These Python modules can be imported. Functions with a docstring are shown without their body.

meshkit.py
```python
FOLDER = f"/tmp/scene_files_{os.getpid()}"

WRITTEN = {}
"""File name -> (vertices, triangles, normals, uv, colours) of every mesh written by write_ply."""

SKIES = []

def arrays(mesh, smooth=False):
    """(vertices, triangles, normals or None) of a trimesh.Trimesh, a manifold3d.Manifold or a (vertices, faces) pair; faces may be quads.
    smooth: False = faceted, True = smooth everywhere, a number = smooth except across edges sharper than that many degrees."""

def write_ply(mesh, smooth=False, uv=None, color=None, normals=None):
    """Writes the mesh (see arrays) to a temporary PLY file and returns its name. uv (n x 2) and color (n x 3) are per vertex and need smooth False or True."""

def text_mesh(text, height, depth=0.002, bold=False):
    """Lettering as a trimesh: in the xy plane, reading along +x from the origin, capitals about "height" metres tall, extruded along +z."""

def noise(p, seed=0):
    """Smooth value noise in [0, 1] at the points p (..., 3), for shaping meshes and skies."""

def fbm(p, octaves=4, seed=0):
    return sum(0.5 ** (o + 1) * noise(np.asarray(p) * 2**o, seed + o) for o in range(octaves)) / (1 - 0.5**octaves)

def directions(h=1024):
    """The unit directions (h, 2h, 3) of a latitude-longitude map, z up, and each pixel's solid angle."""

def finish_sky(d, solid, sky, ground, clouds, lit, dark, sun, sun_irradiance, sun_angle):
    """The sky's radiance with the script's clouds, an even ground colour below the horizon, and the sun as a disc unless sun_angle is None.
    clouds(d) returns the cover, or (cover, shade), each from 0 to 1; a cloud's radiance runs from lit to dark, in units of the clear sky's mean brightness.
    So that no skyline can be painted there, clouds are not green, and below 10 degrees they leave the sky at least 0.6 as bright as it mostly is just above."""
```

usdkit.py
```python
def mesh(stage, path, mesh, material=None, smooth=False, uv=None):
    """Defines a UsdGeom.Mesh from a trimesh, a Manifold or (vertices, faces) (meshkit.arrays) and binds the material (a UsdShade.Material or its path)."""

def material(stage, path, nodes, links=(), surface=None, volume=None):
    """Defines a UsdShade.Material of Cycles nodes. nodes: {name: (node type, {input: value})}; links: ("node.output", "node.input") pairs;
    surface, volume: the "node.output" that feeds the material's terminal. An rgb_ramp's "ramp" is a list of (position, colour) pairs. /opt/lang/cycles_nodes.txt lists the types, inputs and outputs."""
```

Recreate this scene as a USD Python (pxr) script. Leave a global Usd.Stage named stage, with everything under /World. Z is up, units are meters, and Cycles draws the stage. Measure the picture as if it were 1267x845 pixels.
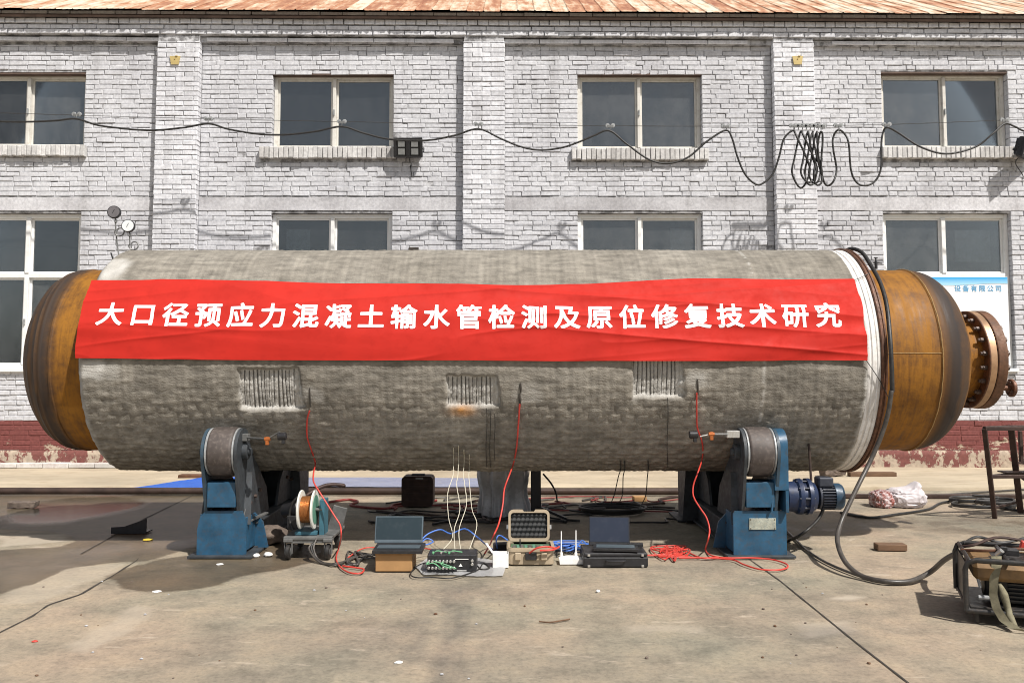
import math, json, numpy as np, trimesh, usdkit, manifold3d as m3
from meshkit import noise, fbm
from shapely.geometry import Polygon, box as sbox
from pxr import Usd, UsdGeom, UsdLux, UsdShade, Gf, Sdf, Vt

stage = Usd.Stage.CreateInMemory()
UsdGeom.SetStageUpAxis(stage, 'Z'); UsdGeom.SetStageMetersPerUnit(stage, 1.0)
WORLD = UsdGeom.Xform.Define(stage, '/World'); stage.SetDefaultPrim(WORLD.GetPrim())
stage.DefinePrim('/World/Looks', 'Scope')

# ---------------------------------------------------------------- camera
PW, PH = 1267., 845.
F, CX, PITCH, EYE = 1100., 633.5, math.radians(4.0), 1.25
CY = 462. - F * math.tan(PITCH)
EXPOSURE = 0.30
cam = UsdGeom.Camera.Define(stage, '/World/camera')
SINP, COSP = math.sin(PITCH), math.cos(PITCH)
cam.AddTransformOp().Set(Gf.Matrix4d(1, 0, 0, 0, 0, -SINP, COSP, 0, 0, -COSP, -SINP, 0, 0, 0, EYE, 1))
cam.CreateHorizontalApertureAttr(36.0); cam.CreateVerticalApertureAttr(36.0 * 682 / 1024)
cam.CreateFocalLengthAttr(36.0 * F / PW)
cam.CreateVerticalApertureOffsetAttr(-(PH / 2 - CY) / PW * 36.0)
cam.CreateClippingRangeAttr(Gf.Vec2f(0.05, 2000)); cam.CreateExposureAttr(EXPOSURE)

# ---------------------------------------------------------------- sky and sun
SUN = np.array([0.50, -0.58, 1.0]); SUN /= np.linalg.norm(SUN)
SKY_STRENGTH, SUN_INTENSITY = 0.085, 1.2
usdkit.material(stage, '/World/Looks/sky', {
    'sky': ('sky_texture', {'sky_type': 'single_scattering', 'sun_disc': False, 'sun_elevation': math.asin(SUN[2]), 'sun_rotation': math.atan2(SUN[0], SUN[1]), 'aerosol_density': 2.0}),
    'hs': ('hsv', {'saturation': 0.42}),
    'bg': ('background_shader', {'strength': SKY_STRENGTH})}, [('sky.color', 'hs.color'), ('hs.color', 'bg.color')], surface='bg.background')
dome = UsdLux.DomeLight.Define(stage, '/World/sky')
UsdShade.MaterialBindingAPI.Apply(dome.GetPrim()).Bind(UsdShade.Material.Get(stage, '/World/Looks/sky'))
dome.GetPrim().SetCustomDataByKey('kind', 'structure')
sun = UsdLux.DistantLight.Define(stage, '/World/sun')
sun.CreateIntensityAttr(SUN_INTENSITY); sun.CreateAngleAttr(1.1); sun.CreateNormalizeAttr(True); sun.CreateColorAttr(Gf.Vec3f(1.0, 0.955, 0.90))
zx = np.cross([0, 0, 1.0], SUN); zx /= np.linalg.norm(zx); zy = np.cross(SUN, zx)
sun.AddTransformOp().Set(Gf.Matrix4d(*zx, 0, *zy, 0, *SUN, 0, 0, 0, 20, 1))

# ---------------------------------------------------------------- measuring: a point of the photograph at a known depth or height
PY, PZ, PR = 7.0, 1.3588, 0.8568            # pipe axis and radius
WALL = 11.5                                 # depth of the brick face


def ray(px, py):
    xc, zc = (px - CX) / F, -(py - CY) / F
    return np.array([xc, COSP - zc * SINP, SINP + zc * COSP])


def at(px, py, Y=None, Z=None):
    d = ray(px, py)
    t = Y / d[1] if Y is not None else (Z - EYE) / d[2]
    return np.array([0, 0, EYE]) + t * d


def on_pipe(px, py, r=PR):
    d = ray(px, py); o = np.array([0, 0, EYE]); oy, oz = -PY, EYE - PZ
    a, b, c = d[1] ** 2 + d[2] ** 2, oy * d[1] + oz * d[2], oy * oy + oz * oz - r * r
    q = max(b * b - a * c, 0)
    return o + d * ((-b - math.sqrt(q)) / a)


def phi_of(p): return math.atan2(p[2] - PZ, PY - p[1])


def WP(p):
    px, py, s = p
    if isinstance(s, str):
        return at(px, py, Z=0.012) if s == 'g' else on_pipe(px, py, PR + 0.014)
    if isinstance(s, tuple): return at(px, py, Z=s[0])
    return at(px, py, Y=s)


# ---------------------------------------------------------------- mesh building
def rotm(axis, a): return trimesh.transformations.rotation_matrix(a, axis)[:3, :3]


class MB:
    def __init__(self): self.v, self.f, self.n = [], [], 0

    def add(self, v, f):
        v, f = np.asarray(v, float), np.asarray(f, int)
        if f.shape[1] == 4: f = np.vstack([f[:, [0, 1, 2]], f[:, [0, 2, 3]]])
        self.v.append(v); self.f.append(f + self.n); self.n += len(v); return self

    def tm(self, m): return self.add(m.vertices, m.faces)

    def box(self, c, s, R=None, bev=None):
        c, h = np.asarray(c, float), np.asarray(s, float) / 2
        if bev is None: bev = min(0.004, 0.2 * h.min())
        sg = np.array([[x, y, z] for x in (-1, 1) for y in (-1, 1) for z in (-1, 1)], float)
        if bev > 0:
            pts = []
            for a in range(3):
                q = sg * (h - bev); q[:, a] = sg[:, a] * h[a]; pts.append(q)
            P = np.vstack(pts); hull = m3.Manifold.hull_points(P.astype(np.float32)).to_mesh()
            v, f = np.array(hull.vert_properties[:, :3], float), np.array(hull.tri_verts)
        else:
            v = sg * h; f = np.array([[0, 1, 3], [0, 3, 2], [4, 6, 7], [4, 7, 5], [0, 4, 5], [0, 5, 1], [2, 3, 7], [2, 7, 6], [0, 2, 6], [0, 6, 4], [1, 5, 7], [1, 7, 3]])
        if R is not None: v = v @ np.asarray(R).T
        return self.add(v + c, f)

    def beam(self, p0, p1, w, h=None, up=(0, 0, 1), bev=None):
        p0, p1 = np.asarray(p0, float), np.asarray(p1, float); d = p1 - p0; L = np.linalg.norm(d); d /= L
        up = np.asarray(up, float)
        if abs(d @ up) > 0.98: up = np.array([0, 1., 0])
        x = np.cross(d, up); x /= np.linalg.norm(x); z = np.cross(x, d)
        return self.box((p0 + p1) / 2, (w, L, h or w), np.stack([x, d, z], 1), bev)

    def tube(self, pts, r, n=7, smooth=True, step=None):
        P = np.asarray(pts, float)
        if smooth and len(P) > 2:
            Q = np.vstack([2 * P[0] - P[1], P, 2 * P[-1] - P[-2]]); out = []
            for i in range(1, len(Q) - 2):
                a, b, c, d = Q[i - 1:i + 3]; k = max(3, min(14, int(np.linalg.norm(c - b) / (step or 0.03)) + 1))
                t = np.linspace(0, 1, k, endpoint=False)[:, None]
                out.append(0.5 * (2 * b + (c - a) * t + (2 * a - 5 * b + 4 * c - d) * t ** 2 + (3 * b - a - 3 * c + d) * t ** 3))
            P = np.vstack(out + [P[-1:]])
        T = np.gradient(P, axis=0); T /= np.maximum(np.linalg.norm(T, axis=1, keepdims=True), 1e-9)
        u = np.cross(T[0], [0.31, 0.2, 0.93]); u /= np.linalg.norm(u); a = np.arange(n) / n * 2 * np.pi; V = []
        rr = np.broadcast_to(np.asarray(r, float), (len(P),)) if np.ndim(r) == 0 else np.interp(np.linspace(0, 1, len(P)), np.linspace(0, 1, len(r)), r)
        for p, t, q in zip(P, T, rr):
            u = u - t * (u @ t); u /= np.linalg.norm(u); w = np.cross(t, u)
            V.append(p + q * (np.cos(a)[:, None] * u + np.sin(a)[:, None] * w))
        m = len(P); V = np.vstack(V + [P[:1], P[-1:]])
        i, j = np.meshgrid(np.arange(m - 1), np.arange(n), indexing='ij'); k = (j + 1) % n
        f = np.stack([i * n + j, i * n + k, (i + 1) * n + k, (i + 1) * n + j], -1).reshape(-1, 4)
        f = np.vstack([f[:, [0, 1, 2]], f[:, [0, 2, 3]]]); k = np.arange(n)
        f = np.vstack([f, np.stack([(k + 1) % n, k, np.full(n, m * n)], 1), np.stack([(m - 1) * n + k, (m - 1) * n + (k + 1) % n, np.full(n, m * n + 1)], 1)])
        return self.add(V, f)

    def lathe(self, prof, o, axis=(1, 0, 0), n=48):
        """prof: (distance along the axis, radius) pairs, from one end to the other."""
        d = np.asarray(axis, float); d /= np.linalg.norm(d)
        u = np.cross(d, [0, 0, 1.] if abs(d[2]) < 0.9 else [1., 0, 0]); u /= np.linalg.norm(u); w = np.cross(d, u)
        a = np.arange(n) / n * 2 * np.pi; ring = np.cos(a)[:, None] * u + np.sin(a)[:, None] * w
        V = np.vstack([np.asarray(o) + x * d + max(r, 1e-5) * ring for x, r in prof]); m = len(prof)
        i, j = np.meshgrid(np.arange(m - 1), np.arange(n), indexing='ij'); k = (j + 1) % n
        return self.add(V, np.stack([i * n + j, i * n + k, (i + 1) * n + k, (i + 1) * n + j], -1).reshape(-1, 4))

    def cyl(self, p0, p1, r, n=20, bev=0.0):
        p0, p1 = np.asarray(p0, float), np.asarray(p1, float); L = np.linalg.norm(p1 - p0)
        b = bev or min(0.15 * r, 0.1 * L)
        return self.lathe([(0, 0), (0, r - b), (b, r), (L - b, r), (L, r - b), (L, 0)], p0, p1 - p0, n)

    def prism(self, poly, o, ux, uy, depth):
        """poly in the (ux, uy) plane at o, thickened by depth along ux x uy, both ways."""
        P = Polygon(poly) if not isinstance(poly, Polygon) else poly
        m = trimesh.creation.extrude_polygon(P, depth, engine='earcut')
        ux, uy = np.asarray(ux, float), np.asarray(uy, float); uz = np.cross(ux, uy)
        v = np.asarray(m.vertices) - [0, 0, depth / 2]
        return self.add(np.asarray(o) + v[:, :1] * ux + v[:, 1:2] * uy + v[:, 2:] * uz, m.faces)

    def mesh(self): return trimesh.Trimesh(np.vstack(self.v), np.vstack(self.f), process=False)


used = {}


def numbered(parent, name):
    k = (str(parent), name); n = used.get(k, -1) + 1; used[k] = n
    return f'{parent}/{name}' if n == 0 else f'{parent}/{name}_{n:03d}'


def keys(prim, **kw):
    for k, v in kw.items():
        if v: prim.SetCustomDataByKey(k, v)


LOC = {}


def thing(name, label, cat, loc=(0, 0, 0), group=None):
    path = numbered('/World', name)
    x = UsdGeom.Xform.Define(stage, path); x.AddTranslateOp().Set(Gf.Vec3d(*map(float, loc)))
    keys(x.GetPrim(), label=label, category=cat, group=group); LOC[path] = np.asarray(loc, float)
    return path


XF = None


def part(parent, name, mb, mat, smooth=35, label=None, kind=None):
    """A mesh given in world coordinates, defined under a thing (or under a part of it)."""
    path = numbered(parent, name)
    m = mb.mesh() if isinstance(mb, MB) else mb
    off = LOC.get(parent, np.zeros(3)); LOC[path] = off
    v = np.asarray(m.vertices)
    if XF is not None: v = (v - XF[1]) @ XF[0].T + XF[1]
    v = v - off
    g = usdkit.mesh(stage, path, trimesh.Trimesh(v, m.faces, process=False), '/World/Looks/' + mat, smooth=smooth)
    keys(g.GetPrim(), label=label, kind=kind)
    return path


def single(name, label, cat, mb, mat, loc=None, smooth=35, group=None):
    """A thing that is one mesh."""
    m = mb.mesh() if isinstance(mb, MB) else mb
    v = np.asarray(m.vertices)
    if loc is None: loc = [*(v.min(0) + v.max(0))[:2] / 2, v[:, 2].min()]
    path = numbered('/World', name)
    g = usdkit.mesh(stage, path, trimesh.Trimesh(v - loc, m.faces, process=False), '/World/Looks/' + mat, smooth=smooth)
    g.AddTranslateOp().Set(Gf.Vec3d(*map(float, loc))); keys(g.GetPrim(), label=label, category=cat, group=group)
    return path


def struct(name, m, mat, smooth=False, kind='structure'):
    path = numbered('/World', name)
    g = usdkit.mesh(stage, path, m.mesh() if isinstance(m, MB) else m, '/World/Looks/' + mat, smooth=smooth)
    keys(g.GetPrim(), kind=kind); return g


def primvar(g, name, values):
    UsdGeom.PrimvarsAPI(g.GetPrim()).CreatePrimvar(name, Sdf.ValueTypeNames.Color3fArray, 'vertex').Set(Vt.Vec3fArray.FromNumpy(np.asarray(values, np.float32)))


# ---------------------------------------------------------------- materials
def M(name, nodes, links, surface='p.BSDF'): usdkit.material(stage, '/World/Looks/' + name, nodes, links, surface=surface)


def plain(name, col, rough=0.6, metal=0.0, var=0.25, scale=9.0, dirt=None, dirt_amt=0.35, bump=0.0, bscale=60.0, spec=0.5, stretch=(1, 1, 1), coat=0.0, dlo=0.5):
    """A colour broken by large and small noise, with patches of dirt and uneven gloss."""
    col = np.asarray(col, float); dirt = np.asarray(dirt if dirt is not None else col * 0.45 + 0.02)
    nodes = {'tc': ('texture_coordinate', {}), 'mp': ('mapping', {'scale': stretch}),
             'n1': ('noise_texture', {'scale': scale, 'detail': 5.0, 'roughness': 0.6}), 'n2': ('noise_texture', {'scale': scale * 3.7, 'detail': 6.0, 'roughness': 0.7}),
             'r1': ('rgb_ramp', {'ramp': [(0.3, col * (1 - var)), (0.7, np.minimum(col * (1 + var), 0.95))]}),
             'r2': ('rgb_ramp', {'ramp': [(dlo, (0, 0, 0)), (dlo + 0.22 if dlo == 0.5 else dlo + 0.12, (dirt_amt,) * 3)]}),
             'mx': ('mix', {'color2': dirt}), 'rr': ('map_range', {'from_min': 0.3, 'from_max': 0.7, 'to_min': max(rough - 0.12, 0.03), 'to_max': min(rough + 0.12, 1)}),
             'p': ('principled_bsdf', {'metallic': metal, 'specular_ior_level': spec, 'coat_weight': coat})}
    links = [('tc.object', 'mp.vector'), ('mp.vector', 'n1.vector'), ('mp.vector', 'n2.vector'), ('n1.fac', 'r1.fac'), ('n2.fac', 'r2.fac'), ('r2.color', 'mx.fac'), ('r1.color', 'mx.color1'), ('mx.color', 'p.base_color'), ('n2.fac', 'rr.value'), ('rr.result', 'p.roughness')]
    if bump:
        nodes |= {'nb': ('noise_texture', {'scale': bscale, 'detail': 4.0}), 'bp': ('bump', {'strength': 0.6, 'distance': bump})}
        links += [('mp.vector', 'nb.vector'), ('nb.fac', 'bp.height'), ('bp.normal', 'p.normal')]
    M(name, nodes, links)


# painted brick: white with grey stains, each brick a shade of its own, chips down to the dark brick
def brick(name, light, grey, dark, stain_scale=0.9, chips=0.70):
    M(name, {'g': ('geometry', {}), 'oi': ('object_info', {}), 'n1': ('noise_texture', {'scale': stain_scale, 'detail': 6.0, 'roughness': 0.65}),
             'n2': ('noise_texture', {'scale': 26.0, 'detail': 5.0, 'roughness': 0.7}), 'n3': ('noise_texture', {'scale': 7.0, 'detail': 8.0, 'roughness': 0.75}),
             'r1': ('rgb_ramp', {'ramp': [(0.36, grey), (0.6, light)]}), 'r2': ('rgb_ramp', {'ramp': [(0.3, (0.72, 0.72, 0.73)), (0.62, (1.03, 1.03, 1.03))]}),
             'r3': ('rgb_ramp', {'ramp': [(chips, (0, 0, 0)), (chips + 0.04, (1, 1, 1))]}),
             'ad': ('math', {'math_type': 'add'}), 'fr': ('math', {'math_type': 'fraction'}), 'mr': ('map_range', {'to_min': 0.82, 'to_max': 1.06}),
             'mpv': ('mapping', {'scale': (4.5, 1.0, 0.32)}), 'nv': ('noise_texture', {'scale': 1.6, 'detail': 7.0, 'roughness': 0.7}), 'rv': ('rgb_ramp', {'ramp': [(0.32, (0.82, 0.815, 0.81)), (0.50, (1.0, 1.0, 1.0))]}), 'm0': ('mix', {'mix_type': 'multiply', 'fac': 1.0}),
             'm1': ('mix', {'mix_type': 'multiply', 'fac': 1.0}), 'm2': ('mix', {'mix_type': 'multiply', 'fac': 1.0}), 'm3': ('mix', {'color2': dark}),
             'bp': ('bump', {'strength': 0.7, 'distance': 0.004}), 'p': ('principled_bsdf', {'roughness': 0.85, 'specular_ior_level': 0.25})},
      [('g.position', 'n1.vector'), ('g.position', 'n2.vector'), ('g.position', 'n3.vector'), ('n1.fac', 'r1.fac'), ('n2.fac', 'r2.fac'), ('n3.fac', 'r3.fac'),
       ('g.random_per_island', 'ad.value1'), ('oi.random', 'ad.value2'), ('ad.value', 'fr.value1'), ('fr.value', 'mr.value'), ('g.position', 'mpv.vector'), ('mpv.vector', 'nv.vector'), ('nv.fac', 'rv.fac'), ('r1.color', 'm0.color1'), ('rv.color', 'm0.color2'), ('m0.color', 'm1.color1'), ('r2.color', 'm1.color2'), ('m1.color', 'm2.color1'), ('mr.result', 'm2.color2'),
       ('m2.color', 'm3.color1'), ('r3.color', 'm3.fac'), ('m3.color', 'p.base_color'), ('n2.fac', 'bp.height'), ('bp.normal', 'p.normal')])


brick('white_brick', (0.775, 0.78, 0.805), (0.66, 0.66, 0.685), (0.16, 0.13, 0.12), 0.9, 0.685)
brick('sill_brick_paint', (0.72, 0.71, 0.69), (0.52, 0.50, 0.48), (0.2, 0.16, 0.14))
brick('band_render', (0.66, 0.655, 0.67), (0.50, 0.49, 0.50), (0.25, 0.22, 0.2), 1.6, 0.78)
plain('mortar', (0.50, 0.50, 0.51), 0.9, var=0.25, scale=1.6, dirt=(0.07, 0.065, 0.065), dirt_amt=0.74, spec=0.2, dlo=0.44)


def peel(name, paint, under, lo, sc=(1, 1, 1)):
    M(name, {'g': ('geometry', {}), 'mp': ('mapping', {'scale': sc}), 'n1': ('noise_texture', {'scale': 4.5, 'detail': 9.0, 'roughness': 0.72}), 'n2': ('noise_texture', {'scale': 30.0, 'detail': 4.0}),
             'sx': ('separate_xyz', {}), 'zz': ('map_range', {'from_min': 0.0, 'from_max': 0.7, 'to_min': -0.13, 'to_max': 0.07}), 'ad': ('math', {'math_type': 'add'}),
             'r': ('rgb_ramp', {'ramp': [(lo, (0, 0, 0)), (lo + 0.025, (1, 1, 1))]}), 'r2': ('rgb_ramp', {'ramp': [(0.3, (0.75,) * 3), (0.7, (1.08,) * 3)]}),
             'mx': ('mix', {'color1': under, 'color2': paint}), 'mm': ('mix', {'mix_type': 'multiply', 'fac': 1.0}), 'bp': ('bump', {'strength': 0.5, 'distance': 0.004}),
             'p': ('principled_bsdf', {'roughness': 0.8, 'specular_ior_level': 0.3})},
      [('g.position', 'mp.vector'), ('mp.vector', 'n1.vector'), ('g.position', 'n2.vector'), ('g.position', 'sx.vector'), ('sx.z', 'zz.value'), ('n1.fac', 'ad.value1'), ('zz.result', 'ad.value2'), ('ad.value', 'r.fac'), ('r.color', 'mx.fac'),
       ('n2.fac', 'r2.fac'), ('mx.color', 'mm.color1'), ('r2.color', 'mm.color2'), ('mm.color', 'p.base_color'), ('r.color', 'bp.height'), ('bp.normal', 'p.normal')])


peel('red_brick', (0.185, 0.058, 0.052), (0.46, 0.37, 0.28), 0.385, (1, 1, 2))
peel('plinth_render', (0.19, 0.070, 0.060), (0.43, 0.35, 0.27), 0.405, (1.5, 1, 1))

# the pipe: sprayed mortar with rings round the pipe and a lumpy skin; the vertex masks carry patches, rust, and dark blotches with painted shade
M('pipe_mortar', {
    'g': ('geometry', {}), 'mk': ('attribute', {'attribute': 'mask'}), 'sm': ('separate_color', {}), 'mp': ('mapping', {'scale': (22.0, 1.2, 1.2)}), 'mq': ('mapping', {'scale': (0.42, 1.0, 1.25)}),
    'n1': ('noise_texture', {'scale': 1.6, 'detail': 7.0, 'roughness': 0.62}), 'n2': ('noise_texture', {'scale': 17.0, 'detail': 7.0, 'roughness': 0.66}), 'n3': ('noise_texture', {'scale': 1.0, 'detail': 3.0}), 'n4': ('noise_texture', {'scale': 110.0, 'detail': 3.0}),
    'r1': ('rgb_ramp', {'ramp': [(0.28, (0.190, 0.172, 0.142)), (0.5, (0.235, 0.214, 0.180)), (0.74, (0.280, 0.258, 0.220))]}),
    'r2': ('rgb_ramp', {'ramp': [(0.30, (0.62,) * 3), (0.5, (0.98,) * 3), (0.68, (1.28,) * 3)]}), 'r3': ('rgb_ramp', {'ramp': [(0.3, (0.84,) * 3), (0.7, (1.12,) * 3)]}),
    'm1': ('mix', {'mix_type': 'multiply', 'fac': 1.0}), 'm2': ('mix', {'mix_type': 'multiply', 'fac': 1.0}),
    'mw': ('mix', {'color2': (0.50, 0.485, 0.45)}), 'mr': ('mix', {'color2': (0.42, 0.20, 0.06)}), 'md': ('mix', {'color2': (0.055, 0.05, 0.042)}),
    'ws': ('math', {'math_type': 'multiply', 'value2': 4.0}), 'bp': ('bump', {'strength': 0.8, 'distance': 0.0045}), 'hb': ('math', {'math_type': 'add'}), 'p': ('principled_bsdf', {'roughness': 0.88, 'specular_ior_level': 0.25})},
  [('g.position', 'n1.vector'), ('g.position', 'mq.vector'), ('mq.vector', 'n2.vector'), ('g.position', 'mp.vector'), ('mp.vector', 'n3.vector'), ('g.position', 'n4.vector'), ('n1.fac', 'r1.fac'), ('n2.fac', 'r2.fac'), ('n3.fac', 'r3.fac'),
   ('r1.color', 'm1.color1'), ('r2.color', 'm1.color2'), ('m1.color', 'm2.color1'), ('r3.color', 'm2.color2'), ('mk.color', 'sm.color'),
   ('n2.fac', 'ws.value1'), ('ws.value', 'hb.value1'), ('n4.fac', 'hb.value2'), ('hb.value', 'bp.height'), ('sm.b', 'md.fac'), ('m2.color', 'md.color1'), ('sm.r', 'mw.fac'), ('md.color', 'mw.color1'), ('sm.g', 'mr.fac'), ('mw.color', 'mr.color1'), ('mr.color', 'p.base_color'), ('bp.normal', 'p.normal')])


# rusty steel turned about the pipe's axis: streaks run round it; dark heat-affected bands lie at given distances along the axis
def rust(name, bands, bright=(0.285, 0.122, 0.014), mid=(0.165, 0.070, 0.013), dark=(0.05, 0.032, 0.02)):
    M(name, {'g': ('geometry', {}), 'sx': ('separate_xyz', {}), 'dy': ('math', {'math_type': 'subtract', 'value2': PY}), 'dz': ('math', {'math_type': 'subtract', 'value2': PZ}), 'an': ('math', {'math_type': 'arctan2'}),
             'xa': ('math', {'math_type': 'multiply', 'value2': 34.0}), 'aa': ('math', {'math_type': 'multiply', 'value2': 2.2}), 'cc': ('combine_xyz', {}),
             'n1': ('noise_texture', {'scale': 1.0, 'detail': 6.0, 'roughness': 0.65, 'distortion': 0.6}), 'n2': ('noise_texture', {'scale': 6.0, 'detail': 10.0, 'roughness': 0.78}), 'n3': ('noise_texture', {'scale': 60.0, 'detail': 4.0}),
             'ad': ('math', {'math_type': 'multiply_add', 'value2': 0.45}), 'sc': ('math', {'math_type': 'multiply', 'value2': 0.62}),
             'r1': ('rgb_ramp', {'ramp': [(0.34, dark), (0.46, mid), (0.60, bright), (0.75, np.asarray(bright) * 0.75)]}),
             'xm': ('map_range', {'from_min': -3.963, 'from_max': 4.037}), 'rb': ('rgb_ramp', {'ramp': [((x + 4) / 8, (v,) * 3) for x, v in bands]}), 'bw': ('math', {'math_type': 'multiply_add', 'value2': 0.075}), 'mb': ('mix', {'color2': (0.030, 0.026, 0.025)}),
             'bp': ('bump', {'strength': 0.35, 'distance': 0.002}), 'rr': ('map_range', {'from_min': 0.3, 'from_max': 0.7, 'to_min': 0.50, 'to_max': 0.78}), 'p': ('principled_bsdf', {'specular_ior_level': 0.26, 'metallic': 0.05})},
      [('g.position', 'sx.vector'), ('sx.y', 'dy.value1'), ('sx.z', 'dz.value1'), ('dz.value', 'an.value1'), ('dy.value', 'an.value2'), ('sx.x', 'xa.value1'), ('an.value', 'aa.value1'), ('xa.value', 'cc.x'), ('aa.value', 'cc.y'), ('cc.vector', 'n1.vector'),
       ('g.position', 'n2.vector'), ('g.position', 'n3.vector'), ('n1.fac', 'ad.value1'), ('n2.fac', 'sc.value1'), ('sc.value', 'ad.value3'), ('ad.value', 'r1.fac'), ('n2.fac', 'bw.value1'), ('sx.x', 'bw.value3'), ('bw.value', 'xm.value'), ('xm.result', 'rb.fac'), ('rb.color', 'mb.fac'), ('r1.color', 'mb.color1'), ('mb.color', 'p.base_color'),
       ('n3.fac', 'bp.height'), ('bp.normal', 'p.normal'), ('n1.fac', 'rr.value'), ('rr.result', 'p.roughness')])


rust('rust_left', [(-3.62, 0.7), (-3.50, 0.8), (-3.455, 0.93), (-3.43, 0.72), (-3.41, 0.97), (-3.375, 0.75), (-3.35, 0.96), (-3.30, 0.82), (-3.265, 0.5), (-3.235, 0.12), (-3.20, 0.0), (-3.0, 0.0)])
rust('rust_right', [(2.6, 0.25), (2.68, 0.05), (2.98, 0.05), (3.04, 0.22), (3.07, 0.55), (3.12, 0.92), (3.19, 0.98), (3.23, 0.75), (3.27, 0.95), (3.31, 0.35), (3.36, 0.05), (3.6, 0.0)])
plain('rust_dark', (0.115, 0.05, 0.026), 0.6, 0.2, 0.5, 14, (0.03, 0.02, 0.015), 0.8, 0.002)
plain('rust_light', (0.12, 0.055, 0.027), 0.65, 0.1, 0.4, 12, (0.06, 0.035, 0.02), 0.6, 0.002)
plain('machined_copper', (0.42, 0.26, 0.15), 0.4, 0.5, 0.3, 6, (0.25, 0.14, 0.08), 0.6)
plain('bolt_steel', (0.075, 0.05, 0.04), 0.55, 0.3, 0.4, 30)
plain('weld', (0.34, 0.22, 0.09), 0.6, 0.2, 0.35, 30, bump=0.002)
plain('white_putty', (0.70, 0.68, 0.65), 0.75, 0, 0.12, 6, (0.42, 0.38, 0.33), 0.6, 0.002, 40)
plain('wire_steel', (0.06, 0.055, 0.05), 0.6, 0.4, 0.4, 20)
plain('banner_red', (0.455, 0.021, 0.013), 0.7, 0, 0.10, 2.2, (0.34, 0.015, 0.010), 0.5, 0.0006, 350, spec=0.18)
plain('letter_white', (0.86, 0.80, 0.80), 0.55, 0, 0.04, 12, (0.78, 0.6, 0.6), 0.3)
plain('stand_blue', (0.019, 0.076, 0.140), 0.40, 0, 0.35, 7, (0.05, 0.05, 0.05), 0.65, 0.0008, 90)
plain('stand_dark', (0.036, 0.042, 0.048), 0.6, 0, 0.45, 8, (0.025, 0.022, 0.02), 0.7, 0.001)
plain('roller_rubber', (0.066, 0.053, 0.047), 0.62, 0, 0.35, 9, (0.17, 0.14, 0.12), 0.7)
plain('rim_grey', (0.33, 0.34, 0.34), 0.5, 0.3, 0.3, 12, (0.12, 0.1, 0.09), 0.5)
plain('motor_blue', (0.018, 0.030, 0.070), 0.4, 0.1, 0.35, 12, (0.03, 0.03, 0.04), 0.6)
plain('motor_teal', (0.02, 0.05, 0.085), 0.45, 0.1, 0.35, 12, (0.03, 0.03, 0.04), 0.6)
plain('motor_dark', (0.04, 0.045, 0.06), 0.45, 0.2, 0.35, 12)
plain('nameplate', (0.48, 0.50, 0.42), 0.4, 0.5, 0.3, 25, (0.16, 0.22, 0.24), 0.8)
plain('black_plastic', (0.016, 0.016, 0.018), 0.42, 0, 0.3, 20, (0.05, 0.045, 0.04), 0.4)
plain('black_rubber', (0.018, 0.017, 0.016), 0.5, 0, 0.35, 14, (0.07, 0.06, 0.05), 0.5)
plain('hose_grey', (0.055, 0.048, 0.042), 0.42, 0, 0.3, 10, (0.14, 0.12, 0.1), 0.5)
plain('red_cable', (0.55, 0.05, 0.035), 0.45, 0, 0.15, 8)
plain('red_cable_dark', (0.20, 0.03, 0.025), 0.55, 0, 0.25, 8)
plain('blue_cable', (0.06, 0.16, 0.50), 0.45, 0, 0.2, 8)
plain('green_cable', (0.16, 0.42, 0.22), 0.45, 0, 0.2, 8)
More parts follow.
